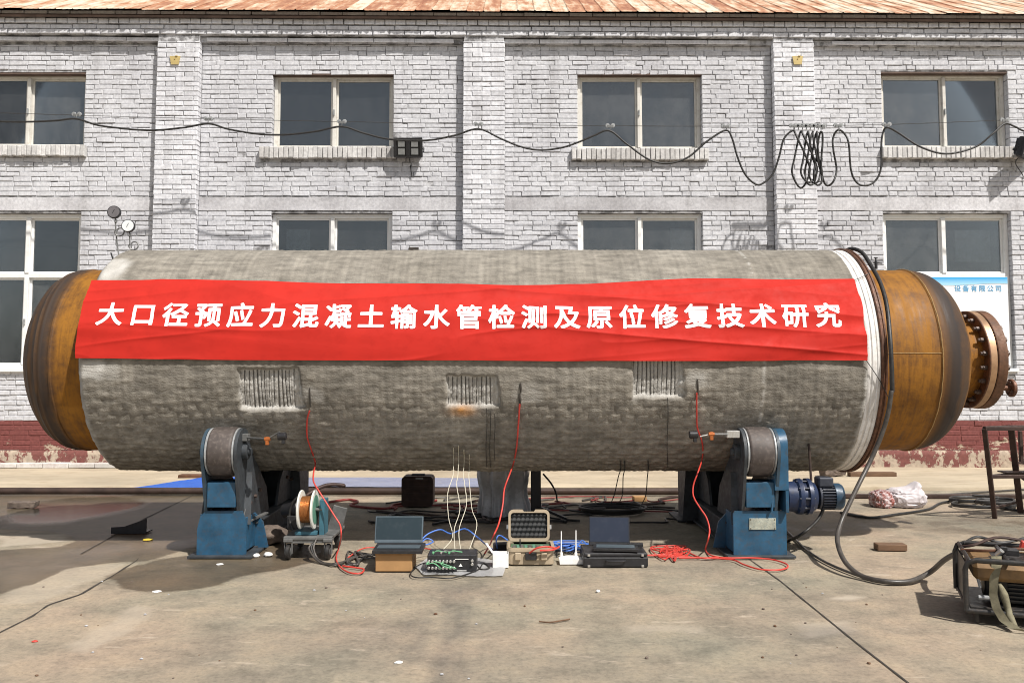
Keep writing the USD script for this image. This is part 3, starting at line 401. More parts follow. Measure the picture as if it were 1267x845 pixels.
GLYPHS = r'''{"b": {"大": "2,-3 2,-1 3,0 10,4 17,8 27,18 36,32 40,44 40,46 5,46 4,48 4,56 5,58 42,58 44,86 55,86 56,85 56,58 95,58 96,57 96,47 95,46 60,45 63,38 67,30 76,16 86,7 98,0 98,-2 95,-5 92,-10 89,-10 83,-7 76,-2 68,6 59,18 51,33 50,32 49,30 44,19 39,12 28,0 23,-3 11,-10 9,-10", "口": "10,74 12,76 89,75 90,-6 89,-7 78,-7 77,-6 77,0 23,0 23,-6 22,-8 12,-8 11,-7;23,64 23,13 77,13 77,63", "径": "1,34 2,36 6,40 17,51 26,64 27,64 32,63 36,60 35,56 28,45 28,43 29,43 30,44 40,48 54,56 65,64 70,69 70,70 38,70 36,71 36,80 38,81 84,81 91,77 91,75 84,65 76,57 76,56 96,45 98,44 98,42 93,35 92,34 91,24 71,23 71,4 96,4 98,2 98,-6 96,-8 31,-8 30,-6 30,2 31,4 58,4 58,23 37,24 36,33 33,35 28,42 28,-9 26,-11 17,-10 16,-9 15,30 15,30 9,25 7,25 5,26;43,36 44,36 87,36 79,41 65,48 55,42|3,62 3,64 14,74 25,86 27,86 35,82 35,80 28,71 18,61 11,56 9,55 7,55 5,59", "预": "2,39 2,49 19,50 18,51 7,60 7,62 9,65 12,68 14,68 21,63 27,70 27,70 5,71 4,72 4,80 5,82 40,82 44,80 46,82 97,82 98,80 98,73 97,71 78,70 76,66 92,65 94,63 94,15 93,13 83,13 98,-1 98,-4 92,-10 90,-10 80,-1 71,7 61,-3 47,-10 44,-10 42,-7 39,-3 39,-1 40,0 46,2 54,7 59,11 62,16 64,25 65,50 66,52 75,52 76,50 76,23 75,15 79,15 83,13 82,15 82,53 60,53 60,14 58,13 49,13 48,14 47,38 47,38 42,27 39,22 35,22 30,24 30,-2 28,-6 25,-9 22,-10 9,-10 7,-9 7,-7 5,-1 6,1 17,2 18,2 18,37 17,38 3,38;31,57 32,56 38,51 39,50 42,50 47,49 48,64 50,65 63,66 64,70 46,71 44,72 39,65;30,28 31,28 31,29 34,37 34,38 30,38", "应": "2,-7 1,-4 5,6 8,20 10,31 10,72 11,73 48,74 47,76 45,82 45,84 48,86 55,88 57,85 63,74 95,74 96,72 96,63 95,62 22,61 22,30 20,16 18,7 19,5 59,6 64,14 72,32 76,44 80,58 81,59 83,59 91,56 92,54 88,40 82,26 73,6 97,6 98,4 98,-4 96,-6 20,-6 19,-4 18,4 14,-6 12,-11 9,-11 6,-9|66,21 64,20 57,18 55,18 48,45 46,54 46,55 47,57 54,59 56,59 57,57 64,32|24,48 25,51 32,54 35,53 45,25 47,17 45,15 38,12 36,12 35,13 30,30", "力": "3,-4 3,-1 15,7 24,16 29,24 35,37 38,51 38,52 8,52 6,53 6,63 7,64 38,65 39,86 50,86 51,84 52,65 92,64 93,63 92,38 89,10 86,-1 81,-7 76,-9 72,-10 56,-9 55,-8 54,-5 52,0 52,2 53,3 72,3 74,4 76,10 78,23 80,47 80,52 51,52 49,42 46,29 41,19 34,8 23,-3 12,-11 10,-11", "混": "4,-2 5,0 15,16 24,32 25,33 27,33 33,28 33,28 34,41 33,42 33,68 32,68 29,64 26,64 20,68 8,75 7,77 7,78 12,85 15,85 17,84 32,75 33,75 33,81 35,82 88,82 90,81 90,42 88,41 74,40 75,27 75,27 79,29 89,35 91,35 97,28 97,26 92,22 75,14 75,3 86,3 87,7 88,13 89,14 91,14 94,13 97,12 99,10 99,6 98,0 95,-6 90,-9 71,-9 66,-7 63,-4 61,-4 34,-11 33,-9 30,-1 30,0 33,2 33,3 33,23 20,-1 14,-9 10,-8 5,-4;45,52 77,52 77,56 45,56;45,67 77,67 77,71 45,71;45,40 46,29 62,29 62,40;46,5 48,5 62,8 62,17 46,17|2,51 7,57 10,57 28,47 29,44 23,37 21,37 12,42 3,48 2,49", "凝": "2,3 2,6 8,19 16,37 17,38 19,38 23,36 26,42 29,52 28,54 26,59 22,56 19,56 10,65 3,72 3,74 9,80 11,80 12,79 26,67 26,85 27,86 36,86 38,84 38,77 45,79 51,82 54,82 57,79 57,82 58,84 91,84 97,79 97,77 94,73 85,62 90,57 90,55 88,52 92,52 96,51 98,49 97,43 94,31 90,31 85,32 85,36 85,40 82,40 83,29 96,29 97,28 96,19 82,18 83,3 84,2 98,2 99,1 97,-7 96,-9 83,-9 76,-7 70,-4 65,2 59,-8 57,-10 55,-10 50,-5 49,-1 43,6 39,-1 33,-7 28,-10 27,-11 20,-5 20,-2 27,3 31,7 34,14 35,17 25,17 23,18 23,21 21,19 16,6 11,-2 10,-2 6,0;67,72 75,68 79,72 68,72;57,52 58,52 77,52 72,56 62,62 60,56;59,38 68,38 69,36 69,19 70,14 71,14 71,40 59,40;50,70 38,66 38,62 50,62 51,68 54,69 60,67 65,72 58,73;58,35 48,35 48,29 58,29;49,16 55,10 56,10 57,17;41,50 40,47 55,47 56,51;32,29 36,29 36,35 35,34", "土": "3,-4 3,4 4,6 43,6 43,42 11,42 9,44 9,52 12,54 43,55 44,86 54,86 56,85 57,55 88,54 91,53 91,44 89,42 57,42 57,6 96,6 98,4 97,-4 96,-6 5,-6 4,-6", "输": "2,17 3,19 19,23 19,32 11,32 7,31 5,32 3,38 3,40 5,44 8,52 10,63 4,63 3,64 2,72 3,74 5,75 13,75 14,85 16,86 25,85 26,81 25,75 38,74 39,73 39,64 50,71 58,79 64,86 67,87 74,83 74,78 78,74 89,67 99,62 100,60 99,58 96,55 94,52 92,51 94,49 94,-4 93,-6 90,-9 85,-10 76,-10 74,-8 74,-6 72,-2 74,1 83,1 84,49 84,51 47,51 45,53 41,51 39,51 33,57 33,60 37,62 37,63 22,63 22,59 29,59 31,57 31,44 37,44 39,43 39,47 41,49 68,49 70,48 70,-4 69,-6 65,-9 55,-10 53,-8 53,-6 51,-1 53,1 59,1 59,10 58,10 51,10 50,10 50,-9 48,-10 40,-10 39,-9 39,15 38,16 31,13 30,-10 21,-10 20,-9 19,10 17,10 5,7 4,9;87,53 87,51 91,51 88,54;58,62 59,62 74,62 66,70;50,21 59,21 59,24 50,24;50,38 50,36 59,36 59,38;31,26 37,26 39,26 39,33 37,32 31,32;19,50 17,44 19,44 19,50|71,7 71,46 72,47 80,47 82,45 82,8 81,7 79,6 74,6", "水": "2,7 2,9 7,13 14,20 20,29 25,38 28,46 28,48 6,49 5,50 5,59 6,61 36,62 43,59 44,84 45,86 55,86 56,85 57,61 63,48 70,55 81,68 83,67 91,61 90,59 70,37 73,32 83,22 90,16 100,10 100,8 97,5 93,0 91,0 86,3 74,13 66,22 57,34 56,-2 55,-6 51,-9 45,-10 33,-10 32,-9 30,-4 29,-1 30,2 43,3 43,55 40,43 36,32 29,19 23,10 15,2 10,-1 9,0", "管": "2,61 2,63 8,71 12,78 14,85 16,87 25,85 26,84 26,79 49,78 51,76 51,73 54,78 57,85 58,87 67,85 69,83 68,79 95,78 96,77 96,69 82,68 84,63 84,61 82,59 82,59 92,58 94,57 94,39 92,37 82,37 81,22 31,21 31,19 85,19 87,17 86,-10 76,-10 75,-10 74,-8 31,-8 31,-9 29,-11 20,-10 18,-9 18,37 9,37 8,39 7,57;20,46 79,46 81,46 82,47 20,48;31,4 74,4 74,8 31,8;56,59 57,58 73,59 70,63 67,68 63,68 61,65;31,36 31,32 32,32 69,32 69,32 69,35;38,67 40,62 40,61 39,59 43,59 42,63 43,65 46,66 47,68 38,68;15,59 28,58 28,60 24,68 20,68", "检": "1,20 1,22 3,26 7,34 14,54 14,55 3,56 3,66 4,67 15,68 16,85 17,86 26,86 27,85 28,68 37,67 38,58 39,59 51,72 57,81 61,87 63,87 70,85 72,83 71,82 70,79 74,74 86,63 99,53 99,51 93,43 90,44 83,48 83,45 81,44 46,44 45,45 44,47 37,42 36,41 38,38 45,39 47,39 53,23 55,13 52,10 47,9 45,9 44,11 43,16 38,33 37,33 33,28 30,28 28,31 28,31 28,-8 26,-10 17,-10 16,-9 15,23 15,23 12,18 8,11 6,11 5,13;53,56 54,56 75,56 64,68;28,56 28,54 29,52 33,55 33,55|32,-5 32,4 33,5 67,6 68,6 71,13 62,12 61,14 59,24 57,38 58,40 63,41 67,41 71,24 72,17 72,16 76,25 82,40 83,41 85,41 91,40 93,38 93,37 92,34 80,6 95,5 96,3 96,-3 95,-6 34,-6", "测": "71,-3 71,0 73,1 84,1 84,83 86,85 93,85 96,83 95,-4 93,-7 89,-9 75,-10 73,-9|71,14 71,76 72,77 80,77 82,76 81,14 80,12 72,13|4,-4 4,-2 10,13 17,30 18,31 20,31 27,27 28,26 28,26 28,67 28,67 25,64 23,65 18,68 7,76 6,77 6,79 12,86 14,85 28,77 29,80 31,81 66,80 68,79 67,15 66,13 58,13 57,14 56,70 40,70 40,16 40,16 42,23 42,66 44,68 51,68 53,66 53,25 51,14 55,14 61,7 69,-3 69,-5 63,-10 61,-9 54,0 48,6 40,-4 34,-8 30,-10 29,-10 24,-5 24,-2 32,4 37,9 39,13 30,13 29,14 28,25 15,-8 13,-9 12,-9|2,49 2,52 3,53 7,58 9,58 26,48 27,47 27,45 21,38 19,38 9,45", "及": "1,-1 2,1 11,12 17,23 22,37 24,53 24,69 7,70 7,80 8,82 72,81 73,79 73,78 69,57 86,57 92,55 94,53 89,39 84,28 73,12 86,5 97,2 99,0 99,-1 93,-9 92,-10 90,-10 82,-7 68,-1 62,3 53,-2 43,-7 33,-10 30,-10 29,-7 25,-2 26,0 27,1 41,6 52,12 40,27 35,36 32,26 28,16 23,6 17,-2 10,-9 9,-9;37,66 41,53 48,38 59,23 62,21 63,21 72,32 76,40 77,45 54,45 53,46 53,49 55,54 58,69 37,69", "原": "1,-3 1,-2 6,11 9,26 10,37 10,79 12,81 95,81 96,80 97,72 95,69 64,69 62,65 62,64 87,64 88,63 89,24 87,22 78,22 78,21 95,2 96,0 96,-2 88,-7 86,-6 85,-5 78,4 68,15 68,17 74,21 74,22 64,22 64,-2 62,-6 58,-9 54,-10 41,-10 37,-2 38,0 39,1 51,1 51,22 40,22 40,21 45,19 46,18 46,16 37,4 28,-6 26,-6 22,-4 19,-2 18,-1 18,1 28,12 35,21 35,22 29,22 27,24 27,62 29,64 48,64 50,68 49,69 23,69 22,32 21,22 18,8 14,-4 11,-8 9,-8;40,33 76,33 76,37 76,38 40,38;40,49 76,49 76,53 40,53", "位": "30,-5 31,5 48,6 48,9 47,17 43,39 41,50 41,52 43,53 51,55 53,51 60,14 60,9 54,6 54,6 65,6 66,7 72,36 75,52 76,56 37,56 34,58 35,67 36,68 58,69 58,71 55,82 55,84 56,85 65,87 66,87 68,81 71,71 72,69 92,68 94,66 94,58 93,57 82,56 82,55 86,54 88,52 78,6 79,6 97,5 98,4 98,-5 96,-6 32,-6|2,43 2,46 9,53 16,63 22,74 27,85 29,86 37,84 38,83 38,80 33,70 28,60 28,-9 26,-10 17,-10 16,-9 15,40 15,40 9,34 7,34", "修": "28,7 28,57 29,58 36,59 43,66 49,74 55,86 57,87 64,85 65,84 66,82 64,76 90,76 95,73 95,70 91,62 86,56 80,50 85,48 97,44 99,43 99,40 94,34 92,33 78,38 78,35 72,30 57,22 51,19 49,19 43,25 44,28 54,32 61,35 69,41 70,41 70,42 69,42 57,37 50,35 40,32 39,7 37,5 30,5;61,64 66,59 69,56 73,59 78,64;42,50 40,51 40,44 52,47 58,50 52,58 44,50|39,-3 39,-1 40,0 55,3 71,9 80,14 88,20 93,19 97,16 97,14 89,6 84,3 69,-4 54,-9 45,-10 43,-9 41,-5|44,13 45,14 46,15 55,18 65,22 73,27 78,31 81,31 87,27 87,25 80,19 73,14 61,9 52,6 50,6|0,42 0,44 3,48 12,63 18,76 22,85 25,86 32,84 33,81 27,66 25,62 25,-9 24,-10 14,-10 13,-9 13,39 12,38 7,33 5,33", "复": "1,-3 1,0 3,1 22,3 34,6 35,6 27,13 15,5 13,6 7,11 7,14 8,15 19,22 27,29 21,30 19,31 19,57 12,52 9,51 3,57 3,60 10,66 15,72 26,86 30,86 35,84 36,81 34,78 34,77 91,77 92,76 92,67 90,66 26,66 25,64 85,63 85,30 42,30 41,28 78,28 83,25 84,21 82,19 75,12 67,6 84,3 97,1 99,-1 93,-10 74,-8 59,-4 50,-2 32,-7 6,-11 4,-10 3,-7;32,40 73,40 73,41 72,42 32,42;32,52 73,52 73,53 32,54;40,16 50,11 51,11 62,17", "技": "1,31 2,32 4,34 13,36 15,37 15,54 3,55 2,65 4,66 15,67 16,85 17,86 26,86 27,85 28,66 35,67 36,70 37,71 59,71 59,85 60,86 70,86 71,84 72,71 94,71 95,69 95,61 94,59 72,59 72,49 87,49 93,45 92,39 87,28 82,20 75,11 80,8 88,4 98,0 99,-3 92,-11 91,-11 76,-5 65,2 64,2 57,-2 47,-7 38,-10 35,-10 30,-2 30,0 45,6 55,12 48,22 41,36 40,37 40,33 38,31 28,27 28,-3 26,-6 24,-8 20,-10 7,-10 6,-9 3,-1 5,1 15,2 15,24 8,22 5,22 4,23;54,36 58,30 65,20 73,29 77,37;28,41 29,41 33,42 37,43 38,48 39,49 59,49 59,59 39,59 37,55 28,54", "术": "1,9 1,11 3,12 8,15 17,22 29,34 39,48 39,49 6,49 4,51 5,60 6,62 43,62 44,86 55,86 56,85 57,62 75,62 71,66 61,75 58,78 59,79 64,84 67,85 76,78 86,70 87,68 86,67 82,62 82,62 93,61 95,60 95,52 94,49 62,49 67,42 75,32 88,20 98,12 98,10 91,2 89,2 81,8 69,20 58,34 57,34 57,-8 55,-10 45,-10 44,-9 43,31 31,17 21,8 12,2 8,1", "研": "1,33 9,49 14,68 14,69 5,69 3,70 3,79 4,81 41,81 43,79 45,81 95,81 96,79 96,71 95,69 87,69 87,46 88,45 97,45 98,43 98,35 97,33 87,33 87,-9 86,-10 76,-10 75,-9 75,33 64,33 62,17 59,6 55,-2 48,-11 46,-11 40,-6 39,-4 43,2 47,9 50,22 51,33 41,33 40,3 21,2 21,-4 19,-6 11,-6 10,-5 9,23 9,23 7,22 5,23;64,46 64,45 75,45 75,69 64,69;27,69 22,51 39,50 41,49 41,45 51,45 51,69 45,69 43,71 41,69;21,38 21,14 29,14 30,14 29,38", "究": "3,-3 3,-1 5,0 17,5 25,10 31,16 35,25 35,26 11,27 9,29 10,37 11,38 36,39 36,45 37,47 39,48 48,47 49,45 49,39 75,38 76,37 77,3 85,3 86,4 87,14 87,17 88,18 90,18 98,14 98,7 97,-2 95,-5 93,-7 89,-9 72,-9 66,-6 64,-2 64,3 63,26 49,26 47,18 41,7 33,0 20,-7 12,-10 10,-10|5,56 5,74 7,76 42,76 42,77 40,82 40,85 49,87 52,86 58,76 93,76 95,74 94,56 93,55 85,54 91,50 93,48 93,47 86,40 84,41 74,47 55,57 54,59 58,64 58,64 43,64 43,64 47,61 47,59 45,57 31,48 16,40 14,40 9,46 8,49 9,50 15,53 26,58 34,63 35,64 18,64 18,64 17,55 16,54 7,54;66,64 79,57 82,56 82,64"}, "s": {"设": "33,48 34,49 40,53 44,57 47,61 48,65 49,81 81,81 82,55 95,55 96,50 95,47 80,46 76,48 73,53 73,72 57,72 56,61 53,53 46,46 40,41 87,41 90,39 91,37 85,25 78,15 73,9 77,6 83,3 94,0 96,-1 97,-2 95,-5 92,-9 89,-9 79,-5 70,-1 65,2 58,-1 51,-5 39,-9 37,-9 33,-2 34,-1 41,1 49,4 56,8 57,9 49,19 41,32 38,33 38,41;51,31 57,23 64,15 65,14 73,22 79,32|4,45 4,53 26,53 27,12 27,12 36,18 38,18 39,15 40,12 40,11 39,10 23,-3 18,-7 17,-7 15,-3 12,0 13,1 16,4 17,8 17,44|11,78 16,83 17,83 31,71 33,67 28,61 27,61 24,65", "备": "2,41 3,42 22,46 39,52 39,53 33,57 28,61 14,53 12,53 7,59 7,60 17,65 23,70 31,78 37,86 46,83 45,81 43,78 43,77 76,77 81,74 82,73 78,67 70,59 61,53 61,52 79,47 96,44 98,43 94,36 92,35 84,36 83,-9 74,-9 73,-6 26,-6 25,-9 16,-9 16,35 6,34;24,37 25,36 78,37 58,43 50,46 36,41;54,20 73,20 73,28 55,28;55,3 73,3 73,12 55,12 54,11;35,67 41,62 50,57 62,64 66,68;26,20 45,20 45,28 26,28;26,12 26,3 45,3 45,12", "有": "3,30 5,32 10,37 19,46 29,62 29,63 6,63 6,72 34,72 36,77 38,84 41,85 47,83 47,81 45,73 45,72 95,71 94,63 40,63 36,54 36,54 83,53 83,-3 81,-6 78,-8 73,-9 60,-9 57,-1 57,0 73,0 74,1 74,11 34,11 34,-8 25,-9 24,37 24,37 18,31 9,24;34,20 74,20 74,28 34,28;34,37 74,37 74,44 34,44", "限": "43,-9 40,-2 41,0 43,2 43,80 89,80 89,36 89,35 70,34 70,33 74,22 82,27 89,33 90,33 95,28 95,27 94,25 80,16 79,14 85,7 91,3 97,0 97,-1 92,-8 89,-7 80,-1 74,6 69,13 65,20 60,34 53,34 53,4 70,7 70,-1 50,-7 45,-9;52,43 80,43 80,53 53,53;52,62 80,62 80,72 53,72|8,-8 9,81 34,81 40,78 39,73 31,52 37,41 39,34 39,24 38,21 35,17 32,15 22,15 21,19 20,21 20,23 29,24 30,27 30,33 29,39 26,44 22,50 28,70 28,72 17,72 16,-9", "公": "59,78 59,80 67,83 73,72 81,62 85,56 97,44 97,44 90,37 90,37 81,46 76,52 65,67|12,7 19,12 25,20 39,41 45,53 46,54 47,54 55,51 55,49 46,34 30,10 71,12 67,18 60,27 61,28 65,30 69,31 84,12 93,-2 93,-4 86,-8 84,-8 79,0 77,3 31,0 21,-1 16,-2 15,-2 14,1|4,43 4,43 15,54 19,59 25,69 32,82 41,80 41,79 40,76 34,64 26,51 18,42 12,37 12,37", "司": "8,70 8,78 89,78 90,2 88,-4 87,-6 82,-8 65,-8 62,0 62,1 80,2 80,69|8,60 70,61 71,53 9,53|15,43 63,43 64,10 25,9 24,9 24,2 15,2;24,35 24,18 54,18 54,35"}}'''
# ---------------------------------------------------------------- the yard
rng = np.random.default_rng(7)


def axis_grid(lo, hi, step, far, k=14):
    core = np.arange(lo, hi + 1e-6, step); g = (np.geomspace(1, far, k + 1)[1:] - 1 + step)
    return np.concatenate([(lo - g)[::-1], core, hi + g])


def inside(p, poly):
    x, y = p[:, 0], p[:, 1]; c = np.zeros(len(p), bool); q = np.asarray(poly)
    for (x1, y1), (x2, y2) in zip(q, np.roll(q, -1, 0)):
        c ^= ((y1 > y) != (y2 > y)) & (x < (x2 - x1) * (y - y1) / (y2 - y1 + 1e-12) + x1)
    return c


def G(pts): return [tuple(at(x, y, Z=0)[:2]) for x, y in pts]


def soft(p, poly, blur=0.05, warp=0.06, seed=0):
    q = np.column_stack([p[:, :2], np.zeros(len(p))])
    w = p[:, :2] + warp * 2 * np.stack([fbm(q * [2.2, 2.2, 1] + 3, 4, seed) - .5, fbm(q * [2.2, 2.2, 1] + 9, 4, seed + 50) - .5], 1)
    return sum(inside(w + [dx * blur, dy * blur], poly).astype(float) for dx in (-1, 0, 1) for dy in (-1, 0, 1)) / 9


gx, gy = axis_grid(-6.6, 6.6, 0.036, 150), axis_grid(2.6, 10.0, 0.03, 150)
XX, YY = np.meshgrid(gx, gy, indexing='ij')
gp = np.column_stack([XX.ravel(), YY.ravel(), np.zeros(XX.size)])
near = (np.abs(gp[:, 0]) < 7) & (gp[:, 1] > 2.4) & (gp[:, 1] < 10.5)
gp[near, 2] = -0.003 * fbm(gp[near] * [0.9, 0.9, 1], 4, 3) - 0.001
wet, oil, pale = (np.zeros(len(gp)) for _ in range(3))
pn = gp[near]
A = G([(-60, 760), (0, 733), (51, 715), (78, 703), (118, 697), (155, 693), (175, 696), (205, 686), (236, 677), (300, 668), (350, 652), (372, 635), (380, 612), (-60, 612)])
B = G([(138, 712), (158, 727), (189, 732), (236, 730), (270, 722), (300, 711), (345, 703), (385, 694), (395, 680), (350, 664), (300, 664), (250, 684), (190, 692)])
I1 = G([(-40, 652), (0, 652), (60, 655), (92, 662), (100, 670), (84, 676), (0, 681), (-40, 681)])
C = G([(925, 668), (1040, 655), (1190, 660), (1330, 668), (1330, 640), (1120, 640), (940, 640)])
D = G([(640, 640), (840, 645), (940, 668), (1000, 640), (1000, 612), (640, 612)])
w = np.maximum(soft(pn, A, seed=1), soft(pn, B, seed=2)); w *= 1 - 0.85 * soft(pn, I1, seed=3)
w = np.maximum(w, 0.34 * soft(pn, C, 0.09, 0.45, seed=4)); w = np.maximum(w, 0.25 * soft(pn, D, 0.12, 0.3, seed=5))
wet[near] = 0.22 + 0.64 * w - 0.3 * (w < 0.02)
o = np.zeros(len(pn))
for k, pl in enumerate(([(540, 845), (552, 770), (562, 725), (575, 725), (566, 780), (558, 845)], [(498, 815), (508, 765), (528, 765), (516, 815)], [(458, 790), (468, 765), (480, 765), (472, 792)], [(560, 730), (580, 720), (620, 718), (600, 726)],
                        [(960, 790), (985, 775), (1060, 775), (1075, 785), (1010, 795)], [(1025, 816), (1050, 806), (1075, 815), (1050, 822)], [(255, 820), (282, 765), (296, 765), (268, 830)])):
    o = np.maximum(o, (0.95, 0.85, 0.75, 0.4, 0.5, 0.6, 0.45)[k] * soft(pn, G(pl), 0.05, 0.05, seed=10 + k))
oil[near] = o
b = np.zeros(len(pn))
for k, pl in enumerate(([(0, 705), (60, 700), (110, 702), (160, 698), (120, 720), (30, 745), (0, 745)], [(0, 662), (80, 660), (90, 668), (0, 676)], [(985, 770), (1050, 768), (1065, 782), (1000, 786)], [(780, 775), (860, 772), (862, 780), (780, 782)], [(70, 800), (180, 745), (200, 750), (90, 812)], [(1020, 740), (1050, 735), (1075, 738), (1050, 742)])):
    b = np.maximum(b, (0.35, 0.6, 0.4, 0.35, 0.4, 0.8)[k] * soft(pn, G(pl), 0.015, 0.10, seed=20 + k))
pale[near] = b
ni, nj = len(gx), len(gy)
i, j = np.meshgrid(np.arange(ni - 1), np.arange(nj - 1), indexing='ij')
q = np.stack([i * nj + j, (i + 1) * nj + j, (i + 1) * nj + j + 1, i * nj + j + 1], -1).reshape(-1, 4)
gm = struct('ground', trimesh.Trimesh(gp, np.vstack([q[:, [0, 1, 2]], q[:, [0, 2, 3]]]), process=False), 'yard_concrete', smooth=True)
primvar(gm, 'mask', np.stack([wet, oil, pale], 1))
# standing water lies in two shallow hollows behind the left end: there the wet concrete turns smooth
water = np.zeros(len(gp)); W1 = G([(6, 640), (16, 628), (45, 619), (95, 613), (140, 611), (172, 614), (178, 622), (160, 630), (140, 635), (105, 641), (60, 648), (20, 648)]); W2 = G([(-30, 668), (0, 690), (60, 686), (110, 676), (175, 668), (230, 664), (240, 672), (170, 684), (95, 694), (40, 708), (-30, 720)])
water[near] = np.maximum(soft(pn, W1, 0.07, 0.16, seed=31) * .72, .35 * soft(pn, W2, 0.12, 0.3, seed=32)) * (w > .3); primvar(gm, 'water', np.stack([water] * 3, 1))


def strip(name, pts, wmin, wmax, mat, z=0.004, seed=0, step=0.04):
    """A crack or joint in the concrete: a thin strip along pts with an uneven width."""
    P = np.array([at(x, y, Z=0)[:2] for x, y in pts]); z = 0.0015; L = np.r_[0, np.cumsum(np.linalg.norm(np.diff(P, axis=0), axis=1))]
    t = np.arange(0, L[-1], step); c = np.stack([np.interp(t, L, P[:, k]) for k in (0, 1)], 1)
    n3 = np.column_stack([t * 6, t * 0, t * 0]); d = np.gradient(c, axis=0); d /= np.linalg.norm(d, axis=1, keepdims=True); nn = np.stack([-d[:, 1], d[:, 0]], 1)
    c = c + nn * (0.05 * (wmax > 0.009) * (fbm(n3 / 2, 3, seed) - .5))[:, None]; wd = (wmin + (wmax - wmin) * noise(n3 * 1.7, seed + 1))[:, None]
    V = np.vstack([np.column_stack([c - nn * wd, np.full(len(t), z)]), np.column_stack([c + nn * wd, np.full(len(t), z)])]); m = len(t); k = np.arange(m - 1)
    return struct(name, trimesh.Trimesh(V, np.vstack([np.stack([k, k + 1, m + k + 1], 1), np.stack([k, m + k + 1, m + k], 1)])[:, ::-1], process=False), mat)


strip('expansion_joint', [(925, 690), (965, 718), (1060, 795), (1126, 846), (1240, 930)], 0.003, 0.0055, 'crack_dirt', seed=2)
strip('ground_crack', [(-40, 806), (0, 782), (40, 762), (60, 748), (100, 735), (125, 720), (138, 713), (155, 702), (168, 694), (172, 690)], 0.002, 0.0088, 'crack_dirt', seed=5)
strip('expansion_joint', [(100, 685), (180, 641), (240, 612)], 0.004, 0.007, 'crack_dirt', seed=8)

# apron along the wall: a low slab with a worn front edge
ax = np.arange(-14, 14.01, 0.07); af = 9.66 + 0.05 * (fbm(np.column_stack([ax * 1.1, ax * 0, ax * 0]), 4, 4) - .5)
prof = [(0.0, -0.02), (0.004, 0.030), (0.022, 0.042)] + [(0.06 + k * 0.2, 0.045 + 0.001 * k) for k in range(10)]
V = np.array([[x, f + dy, z + (0.012 * (noise(np.array([[x * 3, dy * 3, 1.]]), 6)[0] - .5) if dy > .02 else 0)] for x, f in zip(ax, af) for dy, z in prof]); m = len(prof)
i, j = np.meshgrid(np.arange(len(ax) - 1), np.arange(m - 1), indexing='ij')
q = np.stack([i * m + j, (i + 1) * m + j, (i + 1) * m + j + 1, i * m + j + 1], -1).reshape(-1, 4)
struct('apron', trimesh.Trimesh(V, np.vstack([q[:, [0, 1, 2]], q[:, [0, 2, 3]]]), process=False), 'apron_concrete', smooth=50)

# ---------------------------------------------------------------- the brick workshop behind
CH = 0.0648                                  # one course
TILT = -0.0055                               # the eave drops a little to the right
XL, XR = -11.2, 11.2
building = thing('brick_building', 'long two storey workshop of white painted brick with rusty tin roof and red base', 'building', (0, WALL, 0))


def opening(x0, x1, y0, y1):
    a, b = at(x0, y1, Y=WALL), at(x1, y0, Y=WALL); return [a[0], b[0], a[2], b[2]]


UP = [opening(-46, 106, 90, 182), opening(336, 487, 91, 184), opening(715, 868, 91, 185), opening(1093, 1246, 89, 184), opening(1472, 1625, 89, 184), opening(-427, -274, 90, 182)]
LOW = [opening(-54, 100, 264, 456), opening(332, 485, 264, 456), opening(716, 869, 264, 456), opening(1098, 1250, 264, 456), opening(1476, 1629, 264, 456), opening(-435, -281, 264, 456)]
SILL = []
for (x0, x1, y0, y1) in ((-60, 108, 181, 194), (322, 491, 183, 197), (707, 876, 185, 199), (1090, 1257, 183, 197), (1462, 1636, 183, 197), (-438, -263, 181, 194)):
    SILL.append(opening(x0, x1, y0, y1))
PIL = [(at(l, 200, Y=WALL - .12)[0], at(r, 200, Y=WALL - .12)[0]) for l, r in ((191, 243), (573, 624), (960, 1010))]
PIL = [(-4.40 - 3.86, -3.86 - 3.86 - .02)] + PIL + [(PIL[2][0] + 3.95, PIL[2][1] + 3.95)]
zt = at(633, 55, Y=WALL)[2]                  # the wall's top under the cornice
z_red, z_plinth = at(100, 520, Y=WALL)[2], at(100, 557, Y=WALL)[2]
beam = (at(633, 261, Y=WALL)[2], at(633, 244, Y=WALL)[2])
pil_top = at(633, 37, Y=WALL - .12)[2]
z_eave = at(633, 15.5, Y=WALL - .27)[2]

# solid wall behind the bricks, with the openings cut
wall = m3.Manifold.cube([XR - XL, 0.30, z_eave + 0.1]).translate([XL, WALL + 0.009, 0])
for x0, x1, z0, z1 in UP + LOW:
    wall -= m3.Manifold.cube([x1 - x0 + .012, 2, z1 - z0 + .012]).translate([x0 - .006, WALL - 1, z0 - .006])
for l, r in PIL:
    wall += m3.Manifold.cube([r - l - .016, 0.25, pil_top - .01]).translate([l + .008, WALL - .111, 0])
mm = wall.to_mesh()
wall_p = part(building, 'wall', trimesh.Trimesh(mm.vert_properties[:, :3], mm.tri_verts, process=False), 'mortar', smooth=False)

# one brick: a box with a rounded face, open at the back
bt_v = np.array([[x, 0, z] for x, z in ((0, 0), (1, 0), (1, 1), (0, 1))] * 3, float)
bt_f = np.vstack([[[a, (a + 1) % 4, 4 + (a + 1) % 4], [a, 4 + (a + 1) % 4, 4 + a]] for a in range(4)] + [[[4 + a, 4 + (a + 1) % 4, 8 + (a + 1) % 4], [4 + a, 8 + (a + 1) % 4, 8 + a]] for a in range(4)] + [[[8, 9, 10], [8, 10, 11]]]).reshape(-1, 3)


